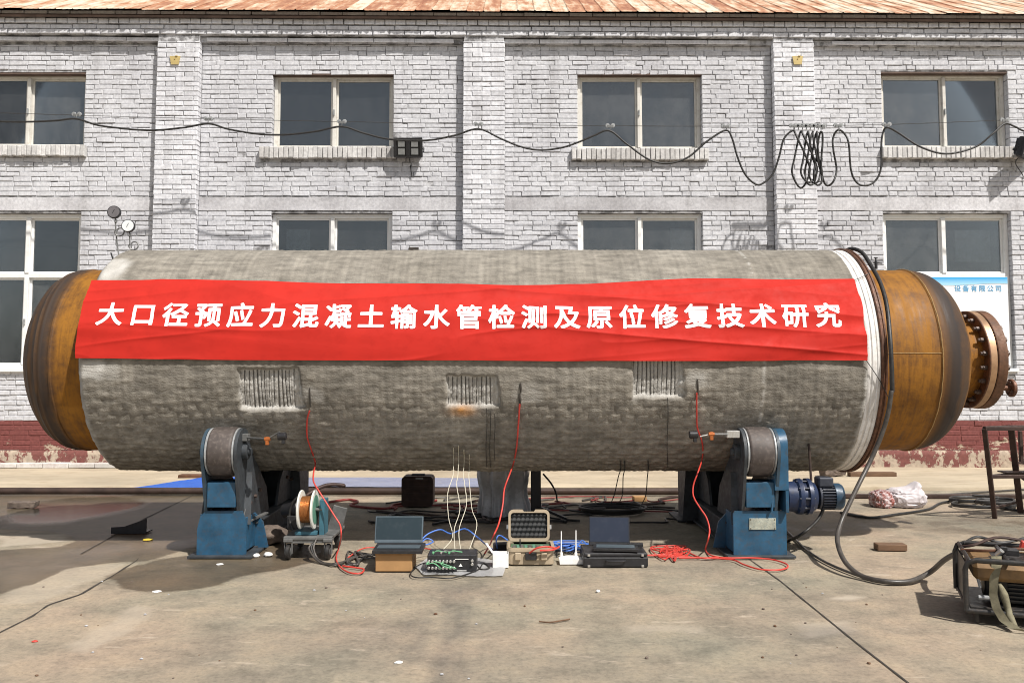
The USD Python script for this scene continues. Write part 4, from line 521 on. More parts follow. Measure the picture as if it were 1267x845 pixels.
def bricks_mesh(B, seed=0, ch=0.0055, jit=0.0034):
    """B: rows x0, x1, z0, z1, face depth, back depth."""
    B = np.asarray(B, float); n = len(B); r = np.random.default_rng(seed)
    x0, x1, z0, z1, yf, yb = B.T; V = np.zeros((n, 12, 3))
    jit = np.minimum(jit, 0.3 * (z1 - z0))[:, None]
    jx, jz = r.uniform(-1, 1, (n, 4)) * jit, r.uniform(-1, 1, (n, 4)) * jit * 0.9; jy = r.normal(0, 0.0022, (n, 1)) + r.uniform(-1, 1, (n, 4)) * 0.0015
    for k, (a, b) in enumerate(((0, 0), (1, 0), (1, 1), (0, 1))):
        X = np.where(a, x1, x0) + jx[:, k]; Z = np.where(b, z1, z0) + jz[:, k]; sx, sz = (1 - 2 * a), (1 - 2 * b)
        V[:, k] = np.stack([X, yb, Z], 1); V[:, 4 + k] = np.stack([X, yf + ch + jy[:, k], Z], 1); V[:, 8 + k] = np.stack([X + sx * ch, yf + jy[:, k], Z + sz * ch], 1)
    f = (bt_f[None] + 12 * np.arange(n)[:, None, None]).reshape(-1, 3)
    return trimesh.Trimesh(V.reshape(-1, 3), f, process=False)


def course(x0, x1, row, r, joint=0.009, lone=0.244, pattern=None):
    """Brick ends along a course: stretchers and headers, broken at both ends."""
    out, x = [], x0; L, Hd = lone, (lone - joint) / 2
    k = row % 2
    if x1 - x0 < 0.02: return out
    first = [L, Hd, 0.75 * L, L * 0.5][(row * 7 + int(abs(x0) * 10)) % 4] if pattern is None else (Hd if k else L)
    w = first * r.uniform(0.94, 1.06) if pattern is None else first
    c = 0
    while x < x1 - 0.012:
        e = min(x + w, x1)
        if x1 - e < 0.05: e = x1
        out.append((x, e - joint * (e < x1))); x = e; c += 1
        w = (Hd if (r.random() < 0.27) else L) * r.uniform(0.97, 1.03) if pattern is None else L
    return out


white, red, pilb = [], [], []
n_rows = int((zt - z_plinth) / CH)
zs0 = z_red - 4 * CH if False else z_plinth
ch_red = (z_red - z_plinth) / 6
rows = [(z_plinth + k * ch_red, z_plinth + (k + 1) * ch_red, True) for k in range(6)]
z = z_red
while z < zt - 0.02: rows.append((z, min(z + CH, zt), False)); z += CH
EXC = UP + LOW + SILL
for k, (z0, z1, isred) in enumerate(rows):
    r = np.random.default_rng(1000 + k); zm = (z0 + z1) / 2; j = 0.0085
    inbeam = beam[0] < zm < beam[1]
    cuts = sorted([(a, b) for a, b, c, d in EXC if c - .01 < zm < d + .01] + [(l, rr) for l, rr in PIL]); x = XL; spans = []
    for a, b in cuts:
        if a - x > .03: spans.append((x, a))
        x = max(x, b)
    spans.append((x, XR))
    for a, b in ([] if inbeam else spans):
        sag = 0.0
        for e0, e1 in course(a + .002, b - .002, k, r):
            row = (e0, e1, z0 + r.normal(0, .0022), z1 - j * r.uniform(.45, 1.6), WALL + r.normal(0, .0018), WALL + .1)
            if 0.975 < r.random(): row = (e0, e1, z0 + sag, z1 - j + sag, WALL + .006, WALL + .1)
            (red if isred else white).append(row)
    for p, (l, rr) in enumerate(PIL):
        if zm > pil_top: continue
        for e0, e1 in course(l, rr, k, r, pattern=True):
            (red if isred else pilb).append((e0, e1, z0, z1 - j * r.uniform(.6, 1.3), WALL - .12 + r.normal(0, .0016), WALL - .02) + (() if isred else (p,)))
# the pilaster bricks that face the camera above the pipe are parts of their own, the rest one brickwork
own = [b for b in pilb if b[6] in (1, 2, 3) and b[2] > 2.62]
own = sorted(own, key=lambda b: -b[2]); keep = []
for p in (1, 2, 3): keep += [b for b in own if b[6] == p][:100]
ids = {id(b) for b in keep}
rest = [b[:6] for b in pilb if id(b) not in ids]
part(wall_p, 'brickwork', bricks_mesh(white + rest, 11), 'white_brick', smooth=False, kind='stuff')
part(wall_p, 'red_joint', MB().box((0, WALL + .012, (z_red + z_plinth) / 2), (XR - XL, .014, z_red - z_plinth - .01), bev=0), 'red_brick', smooth=False)
part(wall_p, 'red_brickwork', bricks_mesh(red, 12), 'red_brick', smooth=False, kind='stuff')
# side faces of pilasters: header bricks turned to the reveal
pil_path = {}
for p, (l, rr) in enumerate(PIL):
    sd = []
    for k, (z0, z1, isred) in enumerate(rows):
        if z1 > pil_top or isred: continue
        for s in (0, 1):
            sd.append((l - .0035 if s == 0 else rr - .012, l + .012 if s == 0 else rr + .0035, z0 + .001, z1 - .009 - .004 * ((k * 7 + p) % 3), WALL - .117, WALL - .02))
    core_ = MB().tm(bricks_mesh(sd, 40 + p, ch=.003)).box(((l + rr) / 2, WALL - .06, (z_red + pil_top) / 2), (rr - l - .012, .10, pil_top - z_red - .03), bev=0)
    pil_path[p] = part(building, 'pilaster', core_, 'white_brick', smooth=False)
for k, bk in enumerate(keep):
    part(pil_path[bk[6]], 'brick', bricks_mesh([bk[:6]], 100 + k), 'white_brick', smooth=False)

# concrete ring beam between the storeys, rendered and painted
for p in range(-1, len(PIL)):
    a, b_ = (PIL[p][1] if p >= 0 else XL) + .004, (PIL[p + 1][0] if p + 1 < len(PIL) else XR) - .004; nx = 60
    gxs, gzs = np.linspace(a, b_, nx), np.linspace(beam[0] + .004, beam[1] - .004, 7)
    V, idx = [], lambda i, j: i * 7 + j
    for x in gxs:
        for z in gzs:
            V.append((x, WALL - .004 + .010 * (fbm(np.array([[x * 2.5, z * 9, 2.]]), 3, 5)[0] - .5), z + (.012 * (noise(np.array([[x * 4, 1., z]]), 9)[0] - .5) if z in (gzs[0], gzs[-1]) else 0)))
    i, j = np.meshgrid(np.arange(nx - 1), np.arange(6), indexing='ij'); qq = np.stack([i * 7 + j, (i + 1) * 7 + j, (i + 1) * 7 + j + 1, i * 7 + j + 1], -1).reshape(-1, 4)
    part(building, 'ring_beam', trimesh.Trimesh(V, np.vstack([qq[:, [0, 1, 2]], qq[:, [0, 2, 3]]]), process=False), 'band_render', smooth=True)

# base: rendered plinth and a pale strip at its foot
nx = 240; gxs, gzs = np.linspace(XL, XR, nx), np.linspace(0.0, z_plinth, 9)
V = np.array([(x, WALL - .018 + .014 * (fbm(np.array([[x * 2, z * 6, 4.]]), 4, 15)[0] - .5) + (.02 if k == 8 else 0), z) for x in gxs for k, z in enumerate(gzs)])
i, j = np.meshgrid(np.arange(nx - 1), np.arange(8), indexing='ij'); qq = np.stack([i * 9 + j, (i + 1) * 9 + j, (i + 1) * 9 + j + 1, i * 9 + j + 1], -1).reshape(-1, 4)
part(building, 'plinth', trimesh.Trimesh(V, np.vstack([qq[:, [0, 1, 2]], qq[:, [0, 2, 3]]]), process=False), 'plinth_render', smooth=True)
mb = MB()
for k in range(9):
    a = -7.6 + k * .33; mb.box((a + .16, WALL - .07, .085), (.322, .12, .055 + .006 * (k % 3)), bev=.006)
part(building, 'base_strip', mb, 'base_strip')


# cornice: stepped courses under the eave, tilted with it
def tilt(m):
    v = np.array(m.vertices); v[:, 2] += TILT * v[:, 0]; return trimesh.Trimesh(v, m.faces, process=False)


def zrow(y0, y1, off): return at(633, y1, Y=WALL - off)[2], at(633, y0, Y=WALL - off)[2]


cor, core = [], MB()
for (y0, y1, off, Lb, seed) in ((16, 23.6, .105, .30, 1), (25.2, 31.2, .150, .135, 2), (33.2, 38.2, .124, .30, 3), (39.0, 44.4, .134, .20, 4), (48.6, 53.4, .075, .55, 5)):
    z0, z1 = zrow(y0, y1, off); r = np.random.default_rng(seed); x = XL
    while x < XR:
        wd = Lb * r.uniform(.95, 1.05)
        if off > .1 or not any(l - .05 < x + wd / 2 < rr + .05 for l, rr in PIL):
            cor.append((x, x + wd - .009 * r.uniform(.7, 1.6), z0 + .002, z1 - .002, WALL - off + r.normal(0, .003), WALL))
        x += wd
    core.box((0, WALL - off / 2 + .012, (z0 + z1) / 2), (XR - XL, off - .02, z1 - z0 + .01), bev=0)
cn = part(building, 'cornice', tilt(core.mesh()), 'mortar', smooth=False)
part(cn, 'cornice_brickwork', tilt(bricks_mesh(cor, 77)), 'white_brick', smooth=False, kind='stuff')

# roof: tin sheets with a standing rib at each joint, and a dark fascia board
SL = math.radians(29); ye = WALL - .275
roof = part(building, 'roof', tilt(MB().box((0, WALL + 1.5, z_eave + .89), (XR - XL + .6, 3.9, .03), np.array([[1, 0, 0], [0, math.cos(SL), -math.sin(SL)], [0, math.sin(SL), math.cos(SL)]]), bev=0).mesh()), 'lintel_rust', smooth=False)
px_ = 0.222; nsh = int((XR - XL) / px_) + 1
for k in range(nsh):
    a = XL + k * px_ - .05; t = np.linspace(0, 3.8, 7); r = np.random.default_rng(k)
    prof = [(0, .010), (.010, .010), (.018, 0), (.075, .0), (.08, .002), (.09, .002), (.095, 0), (.15, 0), (.155, .002), (.165, .002), (.17, 0), (px_ - .010, 0), (px_ + .003, .012)]
    dz = r.uniform(-.006, .006); V = []
    for q_ in t:
        for u, hgt in prof:
            s = q_ + (r.uniform(-.012, .012) if q_ == 0 else 0)
            V.append((a + u, ye + s * math.cos(SL) - hgt * math.sin(SL), z_eave + s * math.sin(SL) + hgt * math.cos(SL) + .012 + dz * (q_ == 0) + .004 * math.sin(q_ * 5 + k)))
    m = len(prof); i, j = np.meshgrid(np.arange(len(t) - 1), np.arange(m - 1), indexing='ij'); qq = np.stack([i * m + j, i * m + j + 1, (i + 1) * m + j + 1, (i + 1) * m + j], -1).reshape(-1, 4)
    part(roof, 'roof_sheet', tilt(trimesh.Trimesh(V, np.vstack([qq[:, [0, 1, 2]], qq[:, [0, 2, 3]]]), process=False)), 'roof_tin', smooth=30)
# the rest of the hall: back and end walls, so that the rooms behind the panes are dark
mb = MB(); mb.box((0, WALL + 3.6, 3.9), (XR - XL, .1, 7.8), bev=0).prism([(WALL + .32, 0), (WALL + 3.5, 0), (WALL + 3.5, 7.5), (WALL + .32, z_eave + .1)], (XL + .05, 0, 0), (0, 1, 0), (0, 0, 1), .1).prism([(WALL + .32, 0), (WALL + 3.5, 0), (WALL + 3.5, 7.5), (WALL + .32, z_eave + .1)], (XR - .05, 0, 0), (0, 1, 0), (0, 0, 1), .1).box((0, WALL + 2.2, beam[0] + .08), (XR - XL - .3, 2.6, .14), bev=0).box((0, WALL + 2.0, .05), (XR - XL - .3, 3.0, .06), bev=0)
part(building, 'interior', mb, 'interior', smooth=False)


# windows: sliding sashes in a frame set back in the wall
def window(o, fr_mat, transom=None, w=.05, mull=.5, label=None, yset=.085, seed=0):
    x0, x1, z0, z1 = o; y = WALL + yset; mb = MB(); d = .055
    for a, b_ in ((x0 + w / 2, x1), (x1 - w / 2, x1)): mb.box((a, y, (z0 + z1) / 2), (w, d, z1 - z0))
    mb.box(((x0 + x1) / 2, y + .001, z1 - w / 2), (x1 - x0 - 2 * w, d - .004, w)).box(((x0 + x1) / 2, y + .001, z0 + w / 2), (x1 - x0 - 2 * w, d - .004, w))
    xm = x0 + (x1 - x0) * mull; zs = [z0 + w] + ([transom] if transom else []) + [z1 - w]
    fr = part(building, 'window', mb, fr_mat, label=label)
    part(fr, 'latch', MB().box((xm, y - .045, z0 + (z1 - z0) * (.5 if transom is None else .3)), (.018, .03, .075)), 'rim_grey')
    if transom: part(fr, 'transom', MB().box(((x0 + x1) / 2, y + .002, transom), (x1 - x0 - 2 * w, d, w * 1.2)), fr_mat)
    for k in range(len(zs) - 1):
        a, b_ = zs[k] + (w * .6 if k else 0), zs[k + 1] - (w * .6 if k < len(zs) - 2 else 0)
        part(fr, 'mullion', MB().box((xm, y - .004, (a + b_) / 2), (w * (1.1 if len(zs) > 2 else .95), d + .01, b_ - a)), fr_mat)
        for xa, xb, s in ((x0 + w, xm - w * .5, 0), (xm + w * .5, x1 - w, 1)):
            ms = MB(); ys = y + .012 + .02 * s; e = .026
            for xx in (xa + e / 2, xb - e / 2): ms.box((xx, ys, (a + b_) / 2), (e, .03, b_ - a))
            for zz in (a + e / 2, b_ - e / 2): ms.box(((xa + xb) / 2, ys, zz), (xb - xa - 2 * e, .028, e))
            sh = part(fr, 'sash', ms, fr_mat)
            tl = math.radians(0.6 * math.sin(seed * 2.3 + s * 1.9 + k))
            part(fr, 'pane', MB().box(((xa + xb) / 2, ys + .004, (a + b_) / 2), (xb - xa - 2 * e + .006, .005, b_ - a - 2 * e + .006), rotm((0, 0, 1), tl), bev=0), ('glass', 'glass_dusty', 'glass', 'glass_clear', 'glass_dusty')[(seed * 3 + k * 2 + s * (1 + seed)) % 5], smooth=False)


for k, o in enumerate(UP):
    window(o, 'window_frame', w=.045, mull=(.5, .5, .5, .52, .5, .5)[k], yset=.125, seed=k)
    x0, x1, z0, z1 = o
    part(building, 'lintel', MB().box(((x0 + x1) / 2, WALL + .055, z1 - .012), (x1 - x0 + .004, .1, .022), bev=.002), 'lintel_rust')
for k, o in enumerate(LOW):
    tz = at(300, 341, Y=WALL + .08)[2] if k in (0, 3) else None
    window(o, 'window_frame_white', tz, w=.05, mull=(.535, .5, .5, .49, .5, .5)[k], yset=.10, seed=k + 5)
    x0, x1, z0, z1 = o
    part(building, 'lower_sill', MB().box(((x0 + x1) / 2, WALL + .02, z0 - .02), (x1 - x0 + .02, .14, .045)), 'window_frame_white')
# pale boards added inside the lower panes, standing in for a reflected lit building
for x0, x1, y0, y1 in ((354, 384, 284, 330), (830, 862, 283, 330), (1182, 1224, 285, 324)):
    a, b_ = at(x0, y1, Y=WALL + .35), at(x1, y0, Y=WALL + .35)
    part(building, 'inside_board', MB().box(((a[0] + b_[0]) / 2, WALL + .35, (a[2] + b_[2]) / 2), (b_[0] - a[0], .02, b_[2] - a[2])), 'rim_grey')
# upper sills: bricks on edge, leaning out a little
for k, (x0, x1, z0, z1) in enumerate(SILL):
    r = np.random.default_rng(60 + k)
    sp = part(building, 'window_sill', MB().box(((x0 + x1) / 2, WALL + .03, (z0 + z1) / 2 - .004), (x1 - x0 - .012, .13, z1 - z0 - .018), bev=.002), 'mortar')
    n = int(round((x1 - x0) / .0645)); wd = (x1 - x0) / n
    for q_ in range(n):
        a = x0 + q_ * wd
        part(sp, 'sill_brick', bricks_mesh([(a + .002, a + wd - .006 * r.uniform(.5, 1.3), z0 + r.uniform(-.004, .005), z1 + r.uniform(-.006, .004), WALL - .072 + r.normal(0, .004), WALL + .08)], 300 + q_, ch=.006), 'sill_brick_paint', smooth=False)
# notches: a few missing bricks near the lower windows and a dark hole over the pipe
part(building, 'wall_hole', MB().box((at(512, 309, Y=WALL)[0], WALL + .0, at(512, 309, Y=WALL)[2]), (.13, .03, .06), bev=.004), 'crack_dirt')
# yellow tin plates nailed to two pilasters
for px_c, lab in ((216.5, 'small yellow tin plate nailed high on the left pilaster'), (987, 'small yellow tin plate nailed high on the right pilaster')):
    c = at(px_c, 75, Y=WALL - .135)
    single('tin_plate', lab, 'plate', MB().prism([(-.07, .055), (.07, .055), (.05, -.055), (-.05, -.055)], c, (1, 0, 0), (0, 0, 1), .008).box(c + [.02, -.006, .055], (.03, .016, .012)).cyl(c + [0, -.004, .02], c + [0, -.012, .02], .008, 8), 'yellow_tin')

# ---------------------------------------------------------------- notice board in the right-hand window
GL = json.loads(GLYPHS)


def glyph_polys(s):
    out = []
    for p in s.split('|'):
        rings = [[tuple(map(float, c.split(','))) for c in r.split()] for r in p.split(';')]
        g = Polygon(rings[0], rings[1:]).buffer(0)
        out += [h for h in getattr(g, 'geoms', [g]) if h.area > 4]
    return out


b0, b1 = at(1104, 452, Y=WALL + .01), at(1246, 343, Y=WALL + .01)
board = thing('notice_board', 'white notice board with blue header and blue lettering in the right ground floor window', 'notice board', (float(b0[0] + b1[0]) / 2, WALL + .01, float(b0[2])))
part(board, 'panel', MB().box(((b0[0] + b1[0]) / 2, WALL + .01, (b0[2] + b1[2]) / 2), (b1[0] - b0[0], .02, b1[2] - b0[2])), 'board_white')
hz = at(1200, 352, Y=WALL)[2]; xs = np.linspace(b0[0] + .004, b1[0] - .004, 40)
wave = [(x, hz + .012 * math.sin((x - b0[0]) * 5 + .8)) for x in xs]
part(board, 'header', MB().prism(wave + [(xs[-1], b1[2] - .004), (xs[0], b1[2] - .004)], (0, WALL - .0025, 0), (1, 0, 0), (0, 0, 1), .003), 'header_blue', smooth=False)
for k, chh in enumerate('设备有限公司'):
    c = at(1185 + k * 10.1, 357, Y=WALL - .003); mb = MB()
    for p in glyph_polys(GL['s'][chh]): mb.prism([(0, 0)], c, (1, 0, 0), (0, 0, 1), .002) if False else mb.prism(Polygon([((x - 50) * .00088, (y - 36) * .00088) for x, y in p.exterior.coords], [[((x - 50) * .00088, (y - 36) * .00088) for x, y in h.coords] for h in p.interiors]), c, (1, 0, 0), (0, 0, 1), .002)
    part(board, 'character', mb, 'header_text', smooth=False)
# ---------------------------------------------------------------- the concrete pressure pipe
X0, X1 = -3.005, 2.454
pipe = thing('concrete_pipe', 'huge grey concrete pressure pipe with rusty steel end caps lying on roller stands', 'pipe', (-0.27, PY, 0))
PATCH = []                                   # opened windows in the mortar: x0, x1, angle low, angle high
for x0, x1, y0, y1 in ((295, 369, 457, 506), (553, 613, 465, 503), (783, 842, 441, 491)):
    a, b = on_pipe(x0, y1), on_pipe(x1, y0); PATCH.append((on_pipe(x0, (y0 + y1) / 2)[0], on_pipe(x1, (y0 + y1) / 2)[0], phi_of(a), phi_of(b)))
nx, na = 500, 470
xs = np.linspace(X0 + .012, X1 - .004, nx); an = np.linspace(-math.pi, math.pi, na, endpoint=False)
XX, AA = np.meshgrid(xs, an, indexing='ij'); sx, sa = XX.ravel(), AA.ravel()
base = np.column_stack([sx, PY - PR * np.cos(sa), PZ + PR * np.sin(sa)])
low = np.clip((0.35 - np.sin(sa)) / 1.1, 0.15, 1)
lump = fbm(base * [9, 9, 15], 4, 31) - .5
row = .65 * noise(np.column_stack([sx * 8 + 0.6 * noise(base * 3, 3), sa * 17 + .9 * noise(base * 2.0, 4) + sx * .5, sx * 0]), 33) + .35 * noise(np.column_stack([sx * 15, sa * 34 + sx * .9, sx * 0]), 34) - .5
wv = noise(base * 2.6, 41) - .5; vv_ = (sa * PR / .058 + .7 * wv + .4 * (noise(base * 7, 42) - .5)); rowi = np.floor(vv_); uu_ = sx / .105 + .5 * (rowi % 2) + .37 * np.sin(rowi * 12.9898) + 1.1 * (noise(base * 4, 43) - .5)
dimple = (.5 + .5 * np.cos(2 * np.pi * uu_)) * (.5 - .5 * np.cos(2 * np.pi * vv_)) * (.5 + noise(base * [5, 6, 6], 44))
ringr = np.sin(2 * np.pi * (sx / .047 + .6 * noise(base * 1.4, 35))) * (.4 + noise(base * 2.2, 36))
disp = low * (.012 * lump + .011 * row) + np.maximum(low, .40) * .0070 * (dimple - .3) + .0013 * ringr + .006 * (fbm(base * 1.3, 3, 37) - .5) + .0035 * (fbm(base * 22, 3, 39) - .5)
whitem, rustm, darkm = (np.zeros(len(sx)) for _ in range(3))


def sstep(x, a, b): t = np.clip((x - a) / (b - a), 0, 1); return t * t * (3 - 2 * t)


jag = np.column_stack([sx * 16, sa * 14, sx * 0])
for k, (a, b, p0, p1) in enumerate(PATCH):
    jx, jp = .030 * (fbm(jag, 3, 60 + k) - .5), .036 * (fbm(jag, 3, 70 + k) - .5)
    ins = sstep(sx + jx, a - .008, a + .010) * sstep(-(sx + jx), -b - .010 - .035 * (p1 - sa) / (p1 - p0), -b + .008 - .035 * (p1 - sa) / (p1 - p0)) * sstep(sa + jp, p0 - .018, p0 + .006) * sstep(-(sa + jp), -p1 - .008, -p1 + .008)
    disp = disp * (1 - .7 * ins) - .034 * ins - ins * .006 * np.cos(2 * np.pi * (sx - a) / .0285 + np.pi)
    disp += ins * .010 * (fbm(base * 45, 2, 80 + k) - .5)
    lip = sstep(sx, a - .02, a + .02) * sstep(-sx, -b - .02, -b + .02) * np.exp(-((sa + jp - p0) / .016) ** 2) * (-.75 + 2.6 * fbm(base * 22, 3, 90 + k)).clip(0, 1); disp += .006 * lip
    whitem = np.maximum(whitem, np.clip(.86 * ins ** 3 * (.45 + 1.0 * fbm(base * 30, 3, 95 + k)) + .22 * lip + .24 * np.exp(-((sa - p0 + .03) / .05) ** 2) * sstep(sx, a - .03, a + .03) * sstep(-sx, -b - .03, -b + .03) * fbm(base * 20, 3, 44 + k), 0, 1))
    if k == 1:
        c = on_pipe(572, 509); rustm = np.maximum(rustm, .95 * np.exp(-((sx - c[0]) / .085) ** 2 - ((sa - phi_of(c)) / .042) ** 2) * (.3 + 1.3 * fbm(base * 28, 3, 99)))


def spot(px, py, w, h, amt, seed, arr):
    c = on_pipe(px, py); d = ((np.abs(sx - c[0]) / w) ** 3 + (np.abs(sa - phi_of(c)) / h) ** 3) ** (1 / 3) + .9 * (fbm(base * 12, 4, seed) - .5)
    np.maximum(arr, amt * (1 - sstep(d, .55, 1.15)) * (.4 + 1.0 * fbm(base * 13, 4, seed + 1)), out=arr); return d


for k, (px, py, w, h, amt) in enumerate(((384, 488, .10, .075, .38), (651, 486, .11, .095, .34), (863, 470, .11, .085, .42), (113, 458, .11, .09, .85), (133, 460, .09, .07, .4), (140, 333, .11, .2, .8))):
    d = spot(px, py, w, h, amt, 110 + 3 * k, whitem); disp *= 1 - .75 * (1 - sstep(d, .75, 1.05))
# chalky seam and ragged pale mortar by the joint ring
c = on_pipe(945, 470)[0]; whitem = np.maximum(whitem, .55 * np.exp(-((sx - c + .02 * (noise(base * 9, 130) - .5)) / .010) ** 2) * (noise(base * 26, 131) > .42) * (sa > -.55))
edge = (sx - (X1 - .075)) / .075; whitem = np.maximum(whitem, .75 * sstep(edge + .9 * (fbm(base * 12, 3, 132) - .5), .55, 1.0) * sstep(-sa, -.15, .25))
edge = (X0 + .09 - sx) / .09; whitem = np.maximum(whitem, .45 * sstep(edge + .9 * (fbm(base * 10, 3, 133) - .5), .3, 1.0))
darkm = np.clip(.30 * sstep(fbm(base * [1.1, 1.6, 1.6], 4, 140), .50, .75) * low * 1.3 + .40 * low * sstep(-row - .6 * lump, .02, .45) + .20 * low * sstep(.30 - dimple, 0, .3), 0, .75)  # dirt blotches plus shade painted into the hollows and the underside
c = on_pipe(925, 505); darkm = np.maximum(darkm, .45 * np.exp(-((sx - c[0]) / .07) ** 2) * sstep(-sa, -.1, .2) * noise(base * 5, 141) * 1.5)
r = PR + disp
fall = np.clip((sx - X0 - .012) / .035, 0, 1); r -= .022 * (1 - fall) ** 2 * (1 + 1.2 * (fbm(base * 10, 3, 142) - .5))
V = np.column_stack([sx, PY - r * np.cos(sa), PZ + r * np.sin(sa)])
i, j = np.meshgrid(np.arange(nx - 1), np.arange(na), indexing='ij'); jn = (j + 1) % na
q = np.stack([i * na + j, i * na + jn, (i + 1) * na + jn, (i + 1) * na + j], -1).reshape(-1, 4)
n0 = len(V); e0 = np.column_stack([np.full(na, X0), PY - (r[:na] - .012) * np.cos(an), PZ + (r[:na] - .012) * np.sin(an)]); e1 = np.column_stack([np.full(na, X0), PY - .66 * np.cos(an), PZ + .66 * np.sin(an)])
e2 = np.column_stack([np.full(na, X1 + .01), PY - .84 * np.cos(an), PZ + .84 * np.sin(an)])
V = np.vstack([V, e0, e1, e2]); k = np.arange(na); kn = (k + 1) % na
q = np.vstack([q, np.stack([n0 + k, n0 + kn, kn, k], 1), np.stack([n0 + na + k, n0 + na + kn, n0 + kn, n0 + k], 1), np.stack([(nx - 1) * na + k, (nx - 1) * na + kn, n0 + 2 * na + kn, n0 + 2 * na + k], 1)])
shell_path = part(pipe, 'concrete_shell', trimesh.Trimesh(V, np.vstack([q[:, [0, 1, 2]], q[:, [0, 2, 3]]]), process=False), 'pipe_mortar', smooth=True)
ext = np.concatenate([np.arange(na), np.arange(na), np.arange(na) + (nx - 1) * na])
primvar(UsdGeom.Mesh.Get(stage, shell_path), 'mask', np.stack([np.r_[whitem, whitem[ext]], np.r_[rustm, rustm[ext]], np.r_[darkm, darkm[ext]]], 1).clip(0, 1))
# prestressing wires laid bare in the three windows
for k, (a, b, p0, p1) in enumerate(PATCH):
    n = int((b - a) / .0285)
    for w_ in range(n):
        x = a + .010 + w_ * .0285 + .002 * math.sin(w_ * 5.1); t = np.linspace(p0 - .03, p1 + .02, 9); rr = PR - .0325 + .0015 * math.sin(w_ * 2.3)
        part(pipe, 'prestress_wire', MB().tube(np.column_stack([x + .004 * np.sin(t * 6 + w_), PY - rr * np.cos(t), PZ + rr * np.sin(t)]), .0027, 6, smooth=False), 'wire_steel', smooth=True)
# dark slots where the sensors sit
for px, y0, y1, w_ in ((383, 480, 504, .006), (644, 474, 486, .009), (643, 487, 502, .011), (863, 469, 488, .008)):
    P = [on_pipe(px + (y - y0) * .05, y, PR + .004) for y in np.linspace(y0, y1, 6)]
    part(pipe, 'sensor_slot', MB().tube(P, [w_ * .5, w_, w_ * .9, w_ * .45], 6, smooth=False), 'crack_dirt', smooth=True)
AXO = (0, PY, PZ)
prof = [(-3.0, .66), (-3.0, .70), (-3.20, .70), (-3.265, .70), (-3.272, .707), (-3.284, .707), (-3.292, .70), (-3.31, .699)]
for t in np.linspace(0.04, math.pi / 2, 60): prof.append((-3.31 - .345 * math.sin(t), .70 * math.cos(t) ** .8 + sum(.007 * math.exp(-((.345 * math.sin(t) - q_) / .010) ** 2) for q_ in (.045, .085, .15)) if t < 1.57 else 0))
part(pipe, 'steel_head', MB().lathe(prof, AXO, n=160), 'rust_left', smooth=40)
part(pipe, 'joint_ring', MB().lathe([(2.452, .80), (2.452, .846), (2.462, .853), (2.476, .853), (2.482, .846), (2.488, .846), (2.493, .855), (2.515, .855), (2.521, .849), (2.527, .856), (2.546, .857), (2.55, .80)], AXO, n=160), 'white_putty', smooth=35)
part(pipe, 'bell_ring', MB().lathe([(2.548, .80), (2.548, .866), (2.554, .871), (2.562, .871), (2.566, .862), (2.576, .862), (2.580, .869), (2.590, .869), (2.595, .86), (2.595, .68)], AXO, n=160), 'rust_dark', smooth=35)
prof = [(2.60, .70), (3.035, .70), (3.042, .706), (3.056, .706), (3.064, .70), (3.085, .698)]
for t in np.linspace(0.10, 1.16, 16): prof.append((3.085 + .355 * math.sin(t), .70 * math.cos(t) ** .78))
prof += [(3.45, .30), (3.56, .30)]
part(pipe, 'steel_cap', MB().lathe(prof, AXO, n=160), 'rust_right', smooth=40)
ph = phi_of(at(1130, 437, Y=PY - .69)); P = [(x, PY - .702 * math.cos(ph), PZ + .702 * math.sin(ph)) for x in np.linspace(2.62, 3.04, 20)]
part(pipe, 'weld_seam', MB().tube(P, .0026, 6, smooth=False), 'weld')
t = np.linspace(-2.2, 2.2, 90); part(pipe, 'weld_seam', MB().tube(np.column_stack([np.full(90, 3.049) + .0015 * np.sin(t * 31), PY - .7075 * np.cos(t), PZ + .7075 * np.sin(t)]), .0035, 6, smooth=False), 'weld')
part(pipe, 'flange', MB().lathe([(3.555, .28), (3.555, .376), (3.559, .38), (3.566, .38)], AXO, n=120), 'rust_dark')
part(pipe, 'flange_rim', MB().lathe([(3.566, .30), (3.566, .3805), (3.612, .3805), (3.612, .30)], AXO, n=120), 'machined_copper')
part(pipe, 'gasket', MB().lathe([(3.611, .30), (3.611, .372), (3.622, .372), (3.622, .30)], AXO, n=96), 'black_rubber')
part(pipe, 'blank_flange', MB().lathe([(3.621, .2), (3.621, .378), (3.626, .383), (3.690, .383), (3.696, .377), (3.696, 0)], AXO, n=120), 'rust_light')
for k in range(20):
    a = k * math.pi / 10 + .12; c = np.array([0, PY - .338 * math.cos(a), PZ + .338 * math.sin(a)])
    mb = MB().cyl(c + [3.505, 0, 0], c + [3.725, 0, 0], .013, 10).lathe([(3.522, 0), (3.522, .016), (3.525, .019), (3.552, .019), (3.556, .016), (3.556, 0)], c, n=6)
    mb.lathe([(3.694, 0), (3.694, .026), (3.716, .026), (3.718, .02), (3.718, 0)], c, n=6)
    part(pipe, 'bolt', mb, 'bolt_steel')
c = np.array(at(1240, 480, Y=PY - .05)); c[0] = 3.69
mb = MB().cyl(c, c + [.20, 0, 0], .020, 16).lathe([(.185, 0), (.185, .066), (.19, .07), (.208, .07), (.212, .066), (.212, 0)], c, n=32)
part(pipe, 'drain_stub', mb, 'rust_dark')
for k in range(4):
    a = k * math.pi / 2 + .5; d = np.array([0, .048 * math.cos(a), .048 * math.sin(a)]); part(pipe, 'stub_bolt', MB().cyl(c + d + [.175, 0, 0], c + d + [.222, 0, 0], .007, 8), 'bolt_steel')
